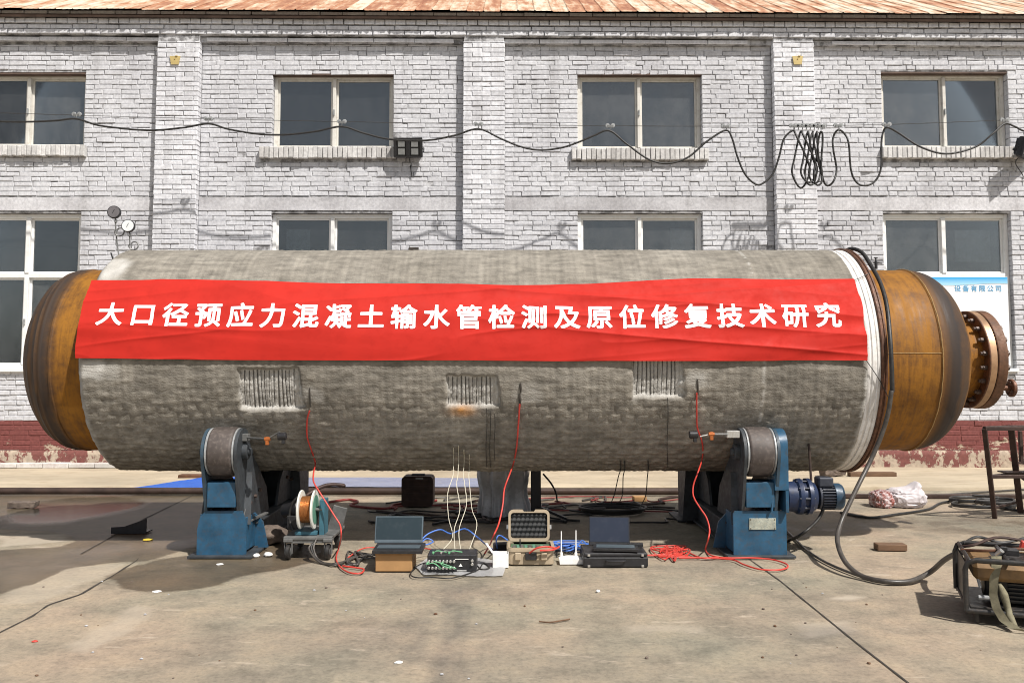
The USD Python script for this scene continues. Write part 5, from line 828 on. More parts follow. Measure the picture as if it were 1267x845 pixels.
# pressure gauges on thin pipes over the left head
for px, py, mat, lab, bend in ((141, 263, 'gauge_grey', 'grey faced pressure gauge, the higher one', 149), (158.5, 280, 'gauge_white', 'white faced pressure gauge, the lower one', 157)):
    c = at(px, py, Y=PY + .1); rg = .052
    mb = MB().lathe([(0, 0), (0, rg * .9), (.006, rg), (.03, rg), (.034, rg * .93), (.034, 0)], c + [0, .018, 0], (.12, -1, .05), 32)
    g = part(pipe, 'pressure_gauge', mb, 'black_plastic', label=lab)
    part(g, 'dial', MB().lathe([(.0335, 0), (.0335, rg * .88), (.0365, rg * .86), (.0365, 0)], c + [0, .018, 0], (.12, -1, .05), 32), mat)
    part(g, 'needle', MB().beam(c + [-.005, -.021, -.012], c + [.012, -.021, .022], .004, .002), 'black_plastic')
    b = at(bend, 330, Y=PY + .1); t0 = c + [.01, .01, -rg]
    lp = [t0, t0 + [.002, 0, -.05], t0 + [.004, 0, -.09]] + [t0 + [.03 + .034 * -math.cos(q_), .006 * q_, -.115 - .034 * math.sin(q_) + .012] for q_ in np.linspace(0.0, 5.6, 12)] + [t0 + [.004, .02, -.15], (b[0], b[1], b[2])]
    part(g, 'stem', MB().tube(lp, .0055, 7).cyl(t0 + [.003, .0, -.03], t0 + [.003, 0, -.005], .012, 8).cyl(b + [0, 0, .03], b + [0, 0, .10], .019, 10), 'steel_grey')
b = at(140, 322, Y=PY + .1); part(pipe, 'valve_lever', MB().beam(b + [-.02, 0, .06], b + [.012, 0, -.03], .014, .008), 'black_plastic')
b = at(1084, 333, Y=PY); part(pipe, 'vent_cock', MB().cyl(b, b + [0, 0, .06], .012, 10).beam(b + [-.02, 0, .05], b + [.05, 0, .045], .010).cyl(b + [0, 0, .06], b + [0, 0, .09], .006, 8).beam(b + [-.015, 0, .09], b + [.015, 0, .09], .008), 'black_plastic')

# ---------------------------------------------------------------- the red banner across the pipe
cols = [(95, 350), (105, 349.5), (118, 349), (200, 349), (300, 350.5), (420, 353), (560, 355), (640, 355.5), (720, 354), (800, 351), (850, 349), (940, 347.5), (1000, 347), (1052, 348), (1073, 348)]
bx0, bx1 = on_pipe(95, 442)[0], on_pipe(1072, 446)[0]
tx = np.array([on_pipe(x, y)[0] for x, y in cols]); tp = np.array([phi_of(on_pipe(x, y)) for x, y in cols])
botc = [(95, 443), (300, 445.5), (640, 446.5), (900, 446.5), (1072, 446)]
qx = np.array([on_pipe(x, y)[0] for x, y in botc]); qp = np.array([phi_of(on_pipe(x, y)) for x, y in botc])


def fold(X, A):
    """Height of the cloth over the pipe: long slanting folds, slack between the tied corners."""
    p = np.column_stack([X * .55 + A * 1.3, A * 6.5 + X * .55, X * 0]); p2 = np.column_stack([X * 1.2 - A * .8, A * 11 - X * 1.1, X * 0 + 4])
    r1 = 1 - np.abs(2 * noise(p, 151) - 1); r2 = 1 - np.abs(2 * noise(p2, 152) - 1)
    s = (X - bx0) / (bx1 - bx0); pull = np.exp(-((s - 1) / .22) ** 2)
    sag = np.sin((A - X * .16) * 26 + 1.0) * pull * .006
    return .012 + .012 * r1 ** 3 + .006 * r2 ** 3 * (1 - .4 * pull) + sag + .004 * fbm(np.column_stack([X * 3, A * 9, X * 0]), 3, 153)


def cloth(X, A, off=0.0): r = PR + .004 + off + fold(X, A); return np.column_stack([X, PY - r * np.cos(A), PZ + r * np.sin(A)])


nu, nv = 620, 130; U, W = np.meshgrid(np.linspace(0, 1, nu), np.linspace(0, 1, nv), indexing='ij')
bxx = bx0 + U * (bx1 - bx0); up = np.interp(bxx, tx, tp) - .004 * np.sin(bxx * 4); dn = np.interp(bxx, qx, qp) + .006 * (noise(np.stack([bxx * 3, bxx * 0, bxx * 0], -1), 155) - .5); baa = up + W * (dn - up)
bxx = bxx + np.where(U < .5, 1, -1) * np.exp(-np.minimum(U, 1 - U) * 60) * .004 * np.sin(W * 13)
fr = cloth(bxx.ravel(), baa.ravel()); bk = cloth(bxx.ravel(), baa.ravel(), -.003)
i, j = np.meshgrid(np.arange(nu - 1), np.arange(nv - 1), indexing='ij'); q = np.stack([i * nv + j, i * nv + j + 1, (i + 1) * nv + j + 1, (i + 1) * nv + j], -1).reshape(-1, 4)
banner = thing('banner', 'long red cloth banner with white Chinese lettering stretched along the concrete pipe', 'banner', (-.27, PY - PR, 0))
cl_p = part(banner, 'cloth', trimesh.Trimesh(np.vstack([fr, bk]), np.vstack([q[:, [0, 1, 2]], q[:, [0, 2, 3]], q[:, [0, 2, 1]] + len(fr), q[:, [0, 3, 2]] + len(fr)]), process=False), 'banner_red', smooth=True)
TEXT = '大口径预应力混凝土输水管检测及原位修复技术研究'
xa, xb = on_pipe(138.5, 390)[0], on_pipe(1023, 392)[0]; S = .00189
for k, chh in enumerate(TEXT):
    xc = xa + (xb - xa) * k / 22; s_c = k / 22; pyc = 390 + 3.0 * math.sin(math.pi * s_c) + 1.5 * s_c; pc = phi_of(on_pipe(633, pyc)); vs, fs, n_ = [], [], 0
    for p in glyph_polys(GL['b'][chh]):
        v, f = trimesh.creation.triangulate_polygon(p.segmentize(9), engine='earcut')
        v3, f3 = trimesh.remesh.subdivide_to_size(np.column_stack([v, np.zeros(len(v))]), f, 8)
        vs.append(v3[:, :2]); fs.append(f3 + n_); n_ += len(v3)
    v = np.vstack(vs); f = np.vstack(fs); Xg = xc + (v[:, 0] - 50) * S; Ag = pc + (v[:, 1] - 37) * S * .96 / PR
    P = cloth(Xg, Ag, .0022); n = np.cross(P[f[:, 1]] - P[f[:, 0]], P[f[:, 2]] - P[f[:, 0]])
    if n[:, 1].mean() > 0: f = f[:, ::-1]
    part(banner, 'character', trimesh.Trimesh(P, f, process=False), 'letter_white', smooth=True)
# the strings that tie its right corners over the joint ring
tl = [on_pipe(1052, 348, PR + .02), on_pipe(1064, 344, PR + .014), on_pipe(1076, 338, PR + .024)]
part(banner, 'tie_string', MB().tube(tl, .0028, 5), 'black_rubber')
tl = [on_pipe(1072, 446, PR + .02), on_pipe(1088, 470, PR + .014), on_pipe(1102, 497, PR + .026)]
part(banner, 'tie_string', MB().tube(tl, .0028, 5), 'black_rubber')
# ---------------------------------------------------------------- the two roller stands
YR, ZR, RR = 6.20, 0.712, 0.170             # front roller axis and radius; the rear one mirrors it


def stand(px0, px1, label, flip):
    """A blue stand across the pipe: a block, cheek plates and a rubber roller at each end, joined by two beams."""
    a, b = at(px0, 690, Z=0), at(px1, 690, Z=0); cx, w = (a[0] + b[0]) / 2, b[0] - a[0]; yf = a[1]
    zb = at((px0 + px1) / 2, 632, Y=yf)[2]; t = thing('roller_stand', label, 'roller stand', (cx, 7.0, 0))
    EXZ, EZ, EY = (1, 0, 0), (0, 0, 1), (0, 1, 0); h = w / 2
    part(t, 'base_plate', MB().box((cx, yf + .16, .012), (w + .10, .40, .016)), 'stand_dark')
    part(t, 'base_plate', MB().box((cx, 7.82, .012), (w + .22, .46, .016)), 'stand_dark')
    ch = .055
    poly = [(-h, .02), (h, .02), (h, zb - ch * 1.6), (h - ch * .55, zb), (-h + ch, zb), (-h + ch * .35, zb - ch * .7), (-h, zb - ch * 2.2)] if not flip else [(-h, .02), (h, .02), (h, zb), (-h + .012, zb), (-h, zb - .02)]
    mb = MB().prism(poly, (cx, yf + .008, 0), EXZ, EZ, .016); mb.box((cx - h + .02, yf + .14, zb * .5), (.014, .25, zb - .05)).box((cx + h - .02, yf + .14, zb * .48), (.014, .25, zb - .09)).box((cx, yf + .14, zb - .012), (w - .1, .25, .014))
    part(t, 'front_block', mb, 'stand_blue')
    for s in (-1, 1):
        mb = MB(); x = cx + s * .125
        mb.box((x, 7.02, .195), (.10, 1.25, .014)).box((x, 7.02, .105), (.012, 1.25, .17)).box((x, 7.02, .026), (.10, 1.25, .012)); part(t, 'base_beam', mb, 'stand_dark')
    for end, (yr, sg) in enumerate(((YR, 1), (2 * PY - YR, -1))):
        Rr = .160; arc = [(yr - sg * Rr * math.cos(q_), ZR + Rr * math.sin(q_)) for q_ in np.linspace(-.25, 2.2, 18)]
        sad = [(PY - sg * (PR + .035) * math.cos(q_), PZ - (PR + .035) * math.sin(q_)) for q_ in np.linspace(.80, 1.06, 8)]
        back = sad + [(yr + sg * .60, .40), (yr + sg * .68, .21), (yr - sg * .02, .21)]
        pl = Polygon(arc + back).buffer(0)
        for s in (-1, 1):
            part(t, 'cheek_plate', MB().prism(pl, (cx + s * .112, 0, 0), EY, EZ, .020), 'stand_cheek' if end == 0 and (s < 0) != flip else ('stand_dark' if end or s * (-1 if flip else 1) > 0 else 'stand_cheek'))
            part(t, 'bearing', MB().cyl((cx + s * .120, yr, ZR), (cx + s * .158, yr, ZR), .055, 24).cyl((cx + s * .15, yr, ZR), (cx + s * .178, yr, ZR), .026, 16), 'stand_dark')
            part(t, 'plate_rib', MB().prism([(yr + sg * .05, .21), (yr + sg * .30, .21), (yr + sg * .10, .50), (yr + sg * .05, .50)], (cx + s * .145, 0, 0), EY, EZ, .012) if False else MB().beam((cx + s * .15, yr + sg * .02, .21), (cx + s * .132, yr + sg * .10, .56), .05, .012), 'stand_dark')
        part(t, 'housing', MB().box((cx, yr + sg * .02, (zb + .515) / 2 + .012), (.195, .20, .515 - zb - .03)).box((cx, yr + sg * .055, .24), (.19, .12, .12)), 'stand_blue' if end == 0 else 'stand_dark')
        part(t, 'roller', MB().lathe([(-.086, .05), (-.086, .15), (-.080, .163), (-.066, RR), (.066, RR), (.080, .163), (.086, .15), (.086, .05)], (cx, yr, ZR), n=72), 'roller_rubber', smooth=40)
        for s in (-1, 1): part(t, 'roller_rim', MB().lathe([(.084, .05), (.084, .158), (.088, .162), (.096, .162), (.098, .158), (.098, .05)], (cx, yr, ZR), (s, 0, 0), n=60), 'rim_grey')
        for k in range(3): part(t, 'plate_bolt', MB().cyl((cx + .122, yr + sg * (.16 + .12 * k), .34 + .03 * k), (cx + .142, yr + sg * (.16 + .12 * k), .34 + .03 * k), .014, 6), 'bolt_steel')
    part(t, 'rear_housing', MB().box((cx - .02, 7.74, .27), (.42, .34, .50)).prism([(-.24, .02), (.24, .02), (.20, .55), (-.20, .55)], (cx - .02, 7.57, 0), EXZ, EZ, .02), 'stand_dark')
    mb = MB(); xg = cx + (h - .02) if not flip else cx - h + .02; so = 1 if not flip else -1
    mb.prism([(0, .02), (.10, .02), (.06, .20), (0, zb - .05)], (xg, yf + .27, 0), (so, 0, 0), EZ, .012)
    part(t, 'gusset', mb, 'stand_blue')
    return t, cx, w, yf, zb


st1, cx1, w1, yf1, zb1 = stand(243, 304, 'blue roller stand under the left end of the pipe, without a motor', False)
st2, cx2, w2, yf2, zb2 = stand(908, 974, 'blue roller stand with nameplate and drive motor under the right end of the pipe', True)
# scuffed lever and rusty bracket on the left stand
part(st1, 'bracket', MB().beam(at(297, 645, Y=6.22), at(308, 604, Y=6.30), .05, .014).beam(at(296, 650, Y=6.2), at(330, 634, Y=6.5), .03, .012), 'steel_grey')
for k, (t, pts, kn) in enumerate(((st1, [(300, 541, 6.2), (331, 543, 6.05), (346, 534, 6.02)], (349, 540, 6.02)), (st2, [(906, 537, 6.15), (880, 537, 6.02), (866, 540, 6.02)], (858, 538, 6.02)))):
    P = [WP(p) for p in pts]
    part(t, 'indicator_arm', MB().tube([P[0], P[1]], .007, 8, smooth=False).tube([P[1], P[2]], .005, 8, smooth=False).box(P[0], (.09, .07, .05)), 'silver' if k else 'steel_grey')
    part(t, 'arm_clamp', MB().box(P[1] + [0, -.004, -.012], (.022, .024, .055)).cyl(P[1] + [-.02, -.006, 0], P[1] + [.02, -.006, 0], .013, 10), 'copper_orange')
    c = WP(kn); part(t, 'arm_knob', MB().cyl(c + [-.028, 0, 0], c + [.028, 0, .004], .026, 14).box(c + [.01, 0, -.03], (.02, .03, .035)), 'black_plastic')
c = at(943.5, 648, Y=yf2 - .004); part(st2, 'nameplate', MB().box(c, (.182, .006, .075)), 'nameplate')
for sx_ in (-1, 1):
    for sz_ in (-1, 1): part(st2, 'plate_rivet', MB().cyl(c + [sx_ * .082, -.002, sz_ * .030], c + [sx_ * .082, -.006, sz_ * .030], .004, 8), 'bolt_steel')
xa_, xb_ = at(957, 560, Y=6.12)[0], at(974, 560, Y=6.12)[0]
cov = [(6.10, .46)] + [(6.235 - .135 * math.cos(q_), .755 + .115 * math.sin(q_)) for q_ in np.linspace(0, math.pi, 14)] + [(6.37, .46)]
part(st2, 'gear_cover', MB().prism(cov, ((xa_ + xb_) / 2, 0, 0), (0, 1, 0), (0, 0, 1), xb_ - xa_), 'stand_blue', smooth=40)
part(st2, 'motor_bracket', MB().box((xb_ - .012, 6.22, (.46 + zb2) / 2), (.022, .24, .46 - zb2 + .01)).box((xa_ + .0, 6.30, (.46 + zb2) / 2), (.014, .10, .46 - zb2 + .01)).beam((xa_ - .02, 6.12, zb2), (xa_, 6.14, .46), .012, .02), 'stand_blue')
mc = at(1005, 614, Y=6.32); o = np.array([0, mc[1], mc[2]]); X = lambda px: at(px, 614, Y=6.32)[0]
pr = [(X(970), 0), (X(970), .088), (X(972), .100), (X(983), .106), (X(985), .122), (X(989), .126), (X(990), .126), (X(990.5), .104), (X(996), .104), (X(996.5), .126), (X(1001), .126), (X(1002), .112), (X(1007), .096), (X(1010), .062), (X(1012), .055), (X(1012), 0)]
part(st2, 'gear_reducer', MB().lathe(pr, o, n=56), 'motor_blue', smooth=30)
for k in range(10):
    a = k * math.pi / 5; c = o + [0, .114 * math.cos(a), .114 * math.sin(a)]; part(st2, 'flange_bolt', MB().cyl(c + [X(983.5), 0, 0], c + [X(1002.5), 0, 0], .008, 8), 'motor_dark')
mb = MB().lathe([(X(1011), 0), (X(1011), .088), (X(1013), .09), (X(1014), .074), (X(1030), .074), (X(1030), 0)], o, n=40)
for k in range(28):
    a = k * 2 * math.pi / 28; R_ = rotm((1, 0, 0), a); mb.box(o + [(X(1014) + X(1030)) / 2, 0, 0] + R_ @ [0, 0, .081], (X(1029) - X(1014), .004, .02), R_, bev=0)
part(st2, 'motor', mb, 'motor_dark', smooth=30)
part(st2, 'fan_cover', MB().lathe([(X(1030), .078), (X(1030), .092), (X(1038), .092), (X(1041), .082), (X(1042), .06), (X(1042), 0)], o, n=40), 'motor_teal', smooth=30)
part(st2, 'terminal_box', MB().box(o + [X(1019), -.01, .105], (X(1029) - X(1011), .11, .065), bev=.008), 'motor_dark')
part(st2, 'motor_support', MB().cyl(o + [X(1007), 0.05, .10], o + [X(1007), .08, .36], .009, 8), 'rail_rust')

# ---------------------------------------------------------------- wire spool on its trolley
ts = thing('wire_spool', 'open reel of copper wire between white discs on the little trolley', 'spool', (-1.42, 6.2, 0))
sc = at(381, 630, Y=6.18); hw = .040
for s in (-1, 1):
    part(ts, 'spool_disc', MB().lathe([(s * hw, .03), (s * hw, .128), (s * (hw + .003), .131), (s * (hw + .009), .131), (s * (hw + .012), .128), (s * (hw + .012), .03)], sc, n=48), 'spool_white', smooth=30)
    part(ts, 'disc_centre', MB().lathe([(s * (hw + .0122), 0), (s * (hw + .0122), .098), (s * (hw + .0142), .098), (s * (hw + .0142), 0)], sc, n=40), 'spool_green')
pr = [(-hw, .03)] + [(-hw + 2 * hw * k / 40, .088 + .0022 * (k % 2)) for k in range(41)] + [(hw, .03)]
part(ts, 'copper_winding', MB().lathe(pr, sc, n=48), 'copper_wire', smooth=60)
part(ts, 'axle', MB().cyl(sc + [-.07, 0, 0], sc + [.10, 0, 0], .012, 12), 'steel_grey')
tc = thing('trolley', 'small blue and grey wheeled trolley carrying the copper wire reel', 'trolley', (-1.36, 6.25, 0))
p0, p1 = at(352, 667, Y=6.12), at(412, 667, Y=6.12); zc = p0[2]
part(tc, 'platform', MB().box(((p0[0] + p1[0]) / 2, 6.32, zc + .012), (p1[0] - p0[0], .46, .018)).box(((p0[0] + p1[0]) / 2, 6.105, zc), (p1[0] - p0[0], .012, .045)), 'steel_grey')
c = at(379, 659, Y=6.16); part(tc, 'tray', MB().box((c[0], 6.24, zc + .035), (.15, .2, .022)), 'cart_blue')
c = at(399, 640, Y=6.2); part(tc, 'upright', MB().box((c[0], 6.24, (zc + .02 + sc[2] + .06) / 2), (.035, .14, sc[2] + .05 - zc)), 'cart_blue')
a, b = at(404, 664, Y=6.3), at(416, 640, Y=6.3); part(tc, 'back_panel', MB().box(((a[0] + b[0]) / 2 + .02, 6.40, (a[2] + b[2]) / 2 + .03), (.10, .02, .20), rotm((0, 1, 0), .25)), 'steel_grey')
for px_w, yw in ((357, 6.10), (406, 6.10), (418, 6.52), (372, 6.52)):
    x = at(px_w, 685, Y=yw)[0]; rw = .052
    wh = part(tc, 'wheel', MB().lathe([(-.016, .02), (-.016, rw - .008), (-.010, rw), (.010, rw), (.016, rw - .008), (.016, .02)], (x, yw, rw), n=28), 'black_rubber', smooth=40)
    part(wh, 'wheel_rim', MB().lathe([(-.018, 0), (-.018, .03), (.018, .03), (.018, 0)], (x, yw, rw), n=20), 'steel_grey')
    part(wh, 'fork', MB().box((x - .024, yw, rw + .03), (.005, .03, .09)).box((x + .024, yw, rw + .03), (.005, .03, .09)).box((x, yw, zc - .0), (.06, .06, .02)), 'steel_grey')
part(tc, 'feed_motor', MB().cyl(at(352, 632, Y=6.5), at(372, 628, Y=6.42), .05, 20).box(at(366, 645, Y=6.45), (.10, .12, .10)), 'black_plastic')

# ---------------------------------------------------------------- instruments set out on the ground
def tilted_screen(t, px, Yb, zb, wd, ht, lean, yaw, mat, frame):
    """A laptop's lid standing on its hinge: frame and dark panel."""
    x = at(px, 676, Y=Yb)[0]; R = rotm((0, 0, 1), yaw) @ rotm((1, 0, 0), -lean); c = np.array([x, Yb, zb]) + R @ [0, 0, ht / 2]
    lid = part(t, 'lid', MB().box(c, (wd, .010, ht), R, bev=.003), frame)
    part(lid, 'screen', MB().box(c + R @ [0, -.0058, .008], (wd - .016, .002, ht - .03), R, bev=0), mat, smooth=False)
    return x, R


cb = at(487, 708, Z=0); bw = .232; bh = at(487, 686, Y=cb[1])[2]
crate = thing('wooden_box', 'plain brown wooden box under the left laptop', 'box', (cb[0], cb[1] + .12, 0))
part(crate, 'box_body', MB().box((cb[0], cb[1] + .12, bh / 2 + .004), (bw, .24, bh - .004)), 'cardboard')
part(crate, 'box_lid', MB().box((cb[0], cb[1] + .12, bh + .003), (bw + .006, .246, .006)), 'cardboard')
t = thing('laptop', 'open laptop with dark teal screen standing on a wooden box', 'laptop', (cb[0], cb[1], bh))
lx = at(492, 686, Y=cb[1])[0]
kb = part(t, 'base', MB().box((lx, cb[1] + .085, bh + .024), (.315, .23, .022), rotm((1, 0, 0), .03)).box((lx, cb[1] - .012, bh + .018), (.30, .02, .012)), 'black_plastic')
for r_ in range(4):
    part(kb, 'key_row', MB().box((lx, cb[1] + .03 + r_ * .024, bh + .0375), (.27, .018, .004), rotm((1, 0, 0), .03)), 'laptop_grey')
tilted_screen(t, 493, cb[1] + .195, bh + .036, .315, .172, .30, .0, 'screen_off', 'laptop_grey')

cb = at(762, 702, Z=0)
t = thing('flight_case', 'flat black instrument case with silver corners under the right laptop', 'case', (cb[0], cb[1] + .15, 0))
w_ = at(803, 702, Y=cb[1])[0] - at(723, 702, Y=cb[1])[0]; hc = at(762, 684, Y=cb[1])[2]
part(t, 'case_body', MB().box((cb[0], cb[1] + .15, hc * .36), (w_, .30, hc * .68), bev=.006), 'black_plastic')
part(t, 'case_lid', MB().box((cb[0], cb[1] + .15, hc * .86), (w_ - .004, .296, hc * .26), bev=.006), 'black_plastic')
for s in (-1, 1):
    for zz in (.010, hc - .014): part(t, 'corner', MB().box((cb[0] + s * (w_ / 2 - .035), cb[1] - .002, zz), (.016, .006, .014)), 'silver')
part(t, 'handle', MB().tube([(cb[0] - .06, cb[1] - .002, hc * .5), (cb[0] - .05, cb[1] - .02, hc * .48), (cb[0] + .05, cb[1] - .02, hc * .48), (cb[0] + .06, cb[1] - .002, hc * .5)], .006, 7), 'black_plastic')
lt = thing('laptop', 'open laptop with near black screen standing on a flat black case', 'laptop', (cb[0], cb[1] + .1, hc))
lx = at(756, 682, Y=cb[1] + .1)[0]; Rk = rotm((0, 0, 1), -.10)
kb = part(lt, 'base', MB().box((lx + .03, cb[1] + .11, hc + .016), (.29, .20, .018), Rk).box((lx + .17, cb[1] + .17, hc + .022), (.10, .06, .02), Rk), 'black_plastic')
for r_ in range(4): part(kb, 'key_row', MB().box(np.array([lx + .03, cb[1] + .11, hc + .026]) + Rk @ [0, -.05 + .024 * r_, 0], (.25, .018, .004), Rk), 'laptop_grey')
tilted_screen(lt, 754, cb[1] + .17, hc + .016, .272, .188, .26, -.10, 'screen_blue', 'black_plastic')

# logger with two rows of sockets and green patch leads
cb = at(559, 708, Z=0.006); hl = at(559, 687, Y=cb[1])[2]; wl = at(590, 700, Y=cb[1])[0] - at(529, 700, Y=cb[1])[0]
t = thing('data_logger', 'black data logger with two rows of silver sockets and green leads', 'data logger', (cb[0], cb[1] + .1, 0))
part(t, 'housing', MB().box((cb[0], cb[1] + .10, hl / 2 + .006), (wl, .20, hl - .006), bev=.005), 'black_plastic')
part(t, 'front_panel', MB().box((cb[0] - .07, cb[1] - .002, hl / 2), (wl * .52, .006, hl * .9)), 'black_plastic')
gl = []
for row in range(2):
    for k in range(8):
        c = np.array([cb[0] - .143 + k * .0225, cb[1] - .004, hl * (.34 + .36 * (1 - row))])
        part(t, 'socket', MB().cyl(c, c + [0, -.022, 0], .0085, 10), 'silver')
for k, (k0, k1, dr) in enumerate(((0, 3, .05), (2, 7, .045), (4, 6, .03))):
    a = np.array([cb[0] - .143 + k0 * .0225, cb[1] - .026, hl * .7]); b = np.array([cb[0] - .143 + k1 * .0225, cb[1] - .026, hl * .34])
    part(t, 'patch_lead', MB().tube([a, a + [-.01, -.03, -.01 + .02 * (k % 2)], (a + b) / 2 + [0, -.04 - .008 * k, dr - .03], b + [.012, -.03, .006], b], .0032, 6), 'green_cable')
for k in range(3):
    a = np.array([cb[0] - .12 + .05 * k, cb[1] + .03, hl + .004]); part(t, 'top_lead', MB().tube([a, a + [.02, -.01, .02], a + [.05, .02, .012], a + [.08, .04, .003]], .0035, 6).cyl(a, a + [0, 0, .014], .008, 8), ('green_cable', 'silver', 'green_cable')[k])
part(t, 'legend', MB().box((cb[0] + .062, cb[1] - .002, hl * .80), (.085, .003, .004), bev=0).box((cb[0] + .062, cb[1] - .002, hl * .16), (.06, .003, .003), bev=0).prism([(-.012, 0), (.012, 0), (0, .02)], (cb[0] + .055, cb[1] - .001, hl * .38), (1, 0, 0), (0, 0, 1), .003), 'paper_white', smooth=False)
for zz in (.72, .52): part(t, 'power_socket', MB().cyl((cb[0] + .128, cb[1], hl * zz), (cb[0] + .128, cb[1] - .012, hl * zz), .009, 10), 'silver')
# film under the logger
fp = G([(514, 702), (530, 692), (585, 690), (628, 697), (622, 713), (590, 714), (560, 712), (525, 713)]); v2, f2 = trimesh.creation.triangulate_polygon(Polygon(fp).segmentize(.02), engine='earcut'); v3, f3 = trimesh.remesh.subdivide_to_size(np.column_stack([v2, v2[:, 0] * 0]), f2, .03)
v3[:, 2] = .004 + .016 * fbm(v3 * [14, 9, 1], 3, 201) ** 2
single('plastic_film', 'crumpled clear plastic film lying under the data logger', 'plastic film', trimesh.Trimesh(np.vstack([v3, v3 - [0, 0, .001]]), np.vstack([f3, f3[:, ::-1] + len(v3)]), process=False), 'plastic_film', smooth=True)

# small white carton with its flap up
cb = at(617, 703, Z=0); s_w = .098
t = thing('white_carton', 'small open white carton with a raised flap beside the data logger', 'carton', (cb[0] + .01, cb[1] + .05, 0))
c = np.array([cb[0] + .012, cb[1] + .05, .0]); hh = .088; mb = MB()
for dx, dy, sx_, sy_ in ((-s_w / 2, 0, .004, .09), (s_w / 2, 0, .004, .09), (0, -.045, s_w, .004), (0, .045, s_w, .004)): mb.box(c + [dx, dy, hh / 2 + .003], (sx_, sy_, hh), bev=.001)
mb.box(c + [0, 0, .006], (s_w, .09, .004), bev=0); part(t, 'carton_body', mb, 'paper_white')
part(t, 'flap', MB().beam(c + [-s_w / 2, 0, hh], c + [-s_w / 2 - .045, .015, hh + .06], .09, .003, (1, 0, .6)), 'paper_white')

# tan hard case, open, egg-crate foam in the lid
cb = at(657, 700, Z=0); cw = at(686, 690, Y=cb[1])[0] - at(629, 690, Y=cb[1])[0]; ht_ = at(657, 678, Y=cb[1])[2]
t = thing('hard_case', 'open tan hard case with black egg-crate foam in its lid', 'case', (cb[0], cb[1] + .12, 0))


def rounded(w, h, r, n=5):
    return [(sx_ * (w / 2 - r) + r * math.cos(a), sy_ * (h / 2 - r) + r * math.sin(a)) for sx_, sy_, a0 in ((1, 1, 0), (-1, 1, 90), (-1, -1, 180), (1, -1, 270)) for a in np.radians(np.linspace(a0, a0 + 90, n))]


o = np.array([cb[0], cb[1] + .13, 0]); ring = Polygon(rounded(cw, .25, .035), [rounded(cw - .03, .22, .025)])
part(t, 'tub', MB().prism(ring, o + [0, 0, ht_ / 2 + .005], (1, 0, 0), (0, 1, 0), ht_ - .01).prism(rounded(cw - .02, .23, .03), o + [0, 0, .014], (1, 0, 0), (0, 1, 0), .02).prism(Polygon(rounded(cw + .016, .266, .04), [rounded(cw - .03, .22, .025)]), o + [0, 0, ht_ - .014], (1, 0, 0), (0, 1, 0), .018), 'case_tan', smooth=30)
for s in (-.085, 0, .085):
    part(t, 'latch' if s else 'carry_handle', MB().box(o + [s, -.137, ht_ * .55], (.04 if s else .075, .018, ht_ * .42), bev=.004), 'case_tan' if s else 'black_plastic')
part(t, 'circuit_tray', MB().box(o + [0, 0, ht_ - .022], (cw - .035, .21, .012)), 'circuit_green')
for k in range(9): part(t, 'terminal_strip', MB().box(o + [-.11 + k * .026, -.05 + .01 * (k % 3), ht_ - .010], (.018, .09, .014)), 'spool_green' if k % 2 else 'steel_grey')
part(t, 'antenna_plug', MB().cyl(o + [-.07, .0, ht_ - .01], o + [-.07, 0, ht_ + .035], .005, 8), 'black_plastic')
LR = rotm((1, 0, 0), -.17); lw = at(680, 655, Y=cb[1] + .26)[0] - at(629, 655, Y=cb[1] + .26)[0]; lh = .212; lc = np.array([at(654.5, 655, Y=cb[1] + .27)[0], cb[1] + .262, ht_ - .005]) + LR @ [0, 0, lh / 2]
outl = Polygon(rounded(lw, lh, .035)).difference(Polygon([(-.05, lh / 2 + .01), (.05, lh / 2 + .01), (.035, lh / 2 - .014), (-.035, lh / 2 - .014)]))
rim = outl.difference(Polygon(rounded(lw - .032, lh - .044, .02)))
lid = part(t, 'lid', MB().prism(rim, lc, LR @ [1, 0, 0], LR @ [0, 0, 1], .055).prism(outl.buffer(-.006), lc + LR @ [0, .03, 0], LR @ [1, 0, 0], LR @ [0, 0, 1], .012), 'case_tan', smooth=30)
fxs, fzs = np.linspace(-(lw / 2 - .017), lw / 2 - .017, 66), np.linspace(-(lh / 2 - .023), lh / 2 - .023, 60); FX, FZ = np.meshgrid(fxs, fzs, indexing='ij')
FH = .012 * np.cos(2 * np.pi * (FX + .6 * FZ) / .060) * np.cos(2 * np.pi * (FX - 1.2 * FZ) / .060)
fv = lc + np.column_stack([FX.ravel(), -.010 - FH.ravel(), FZ.ravel()]) @ LR.T; i, j = np.meshgrid(np.arange(65), np.arange(59), indexing='ij'); q = np.stack([i * 60 + j, (i + 1) * 60 + j, (i + 1) * 60 + j + 1, i * 60 + j + 1], -1).reshape(-1, 4)
part(lid, 'foam', trimesh.Trimesh(fv, np.vstack([q[:, [0, 1, 2]], q[:, [0, 2, 3]]]), process=False), 'foam_black', smooth=True)
for s in (-1, 1): part(lid, 'lid_clip', MB().box(lc + LR @ [s * (lw / 2 + .006), 0, -.01], (.014, .02, .03), LR), 'silver')

# white router with two aerials
cb = at(709, 699, Z=0); t = thing('router', 'white router with two upright white aerials between the tan case and the right laptop', 'router', (cb[0], cb[1] + .07, 0))
part(t, 'router_body', MB().prism([(-.085, .004), (.09, .006), (.082, .026), (.03, .040), (-.04, .040), (-.088, .030)], (cb[0], cb[1] + .06, 0), (1, 0, 0), (0, 0, 1), .115), 'paper_white', smooth=25)
for px_a, top in ((694.5, 657), (712.5, 656)):
    a, b = at(px_a, 692, Y=cb[1] + .11), at(px_a, top, Y=cb[1] + .11); a[2] = .03
    part(t, 'aerial', MB().tube([a, a + (b - a) * .3, b], [.006, .005, .004], 9, smooth=False).cyl(a - [0, 0, .01], a + [0, 0, .03], .010, 10), 'paper_white')

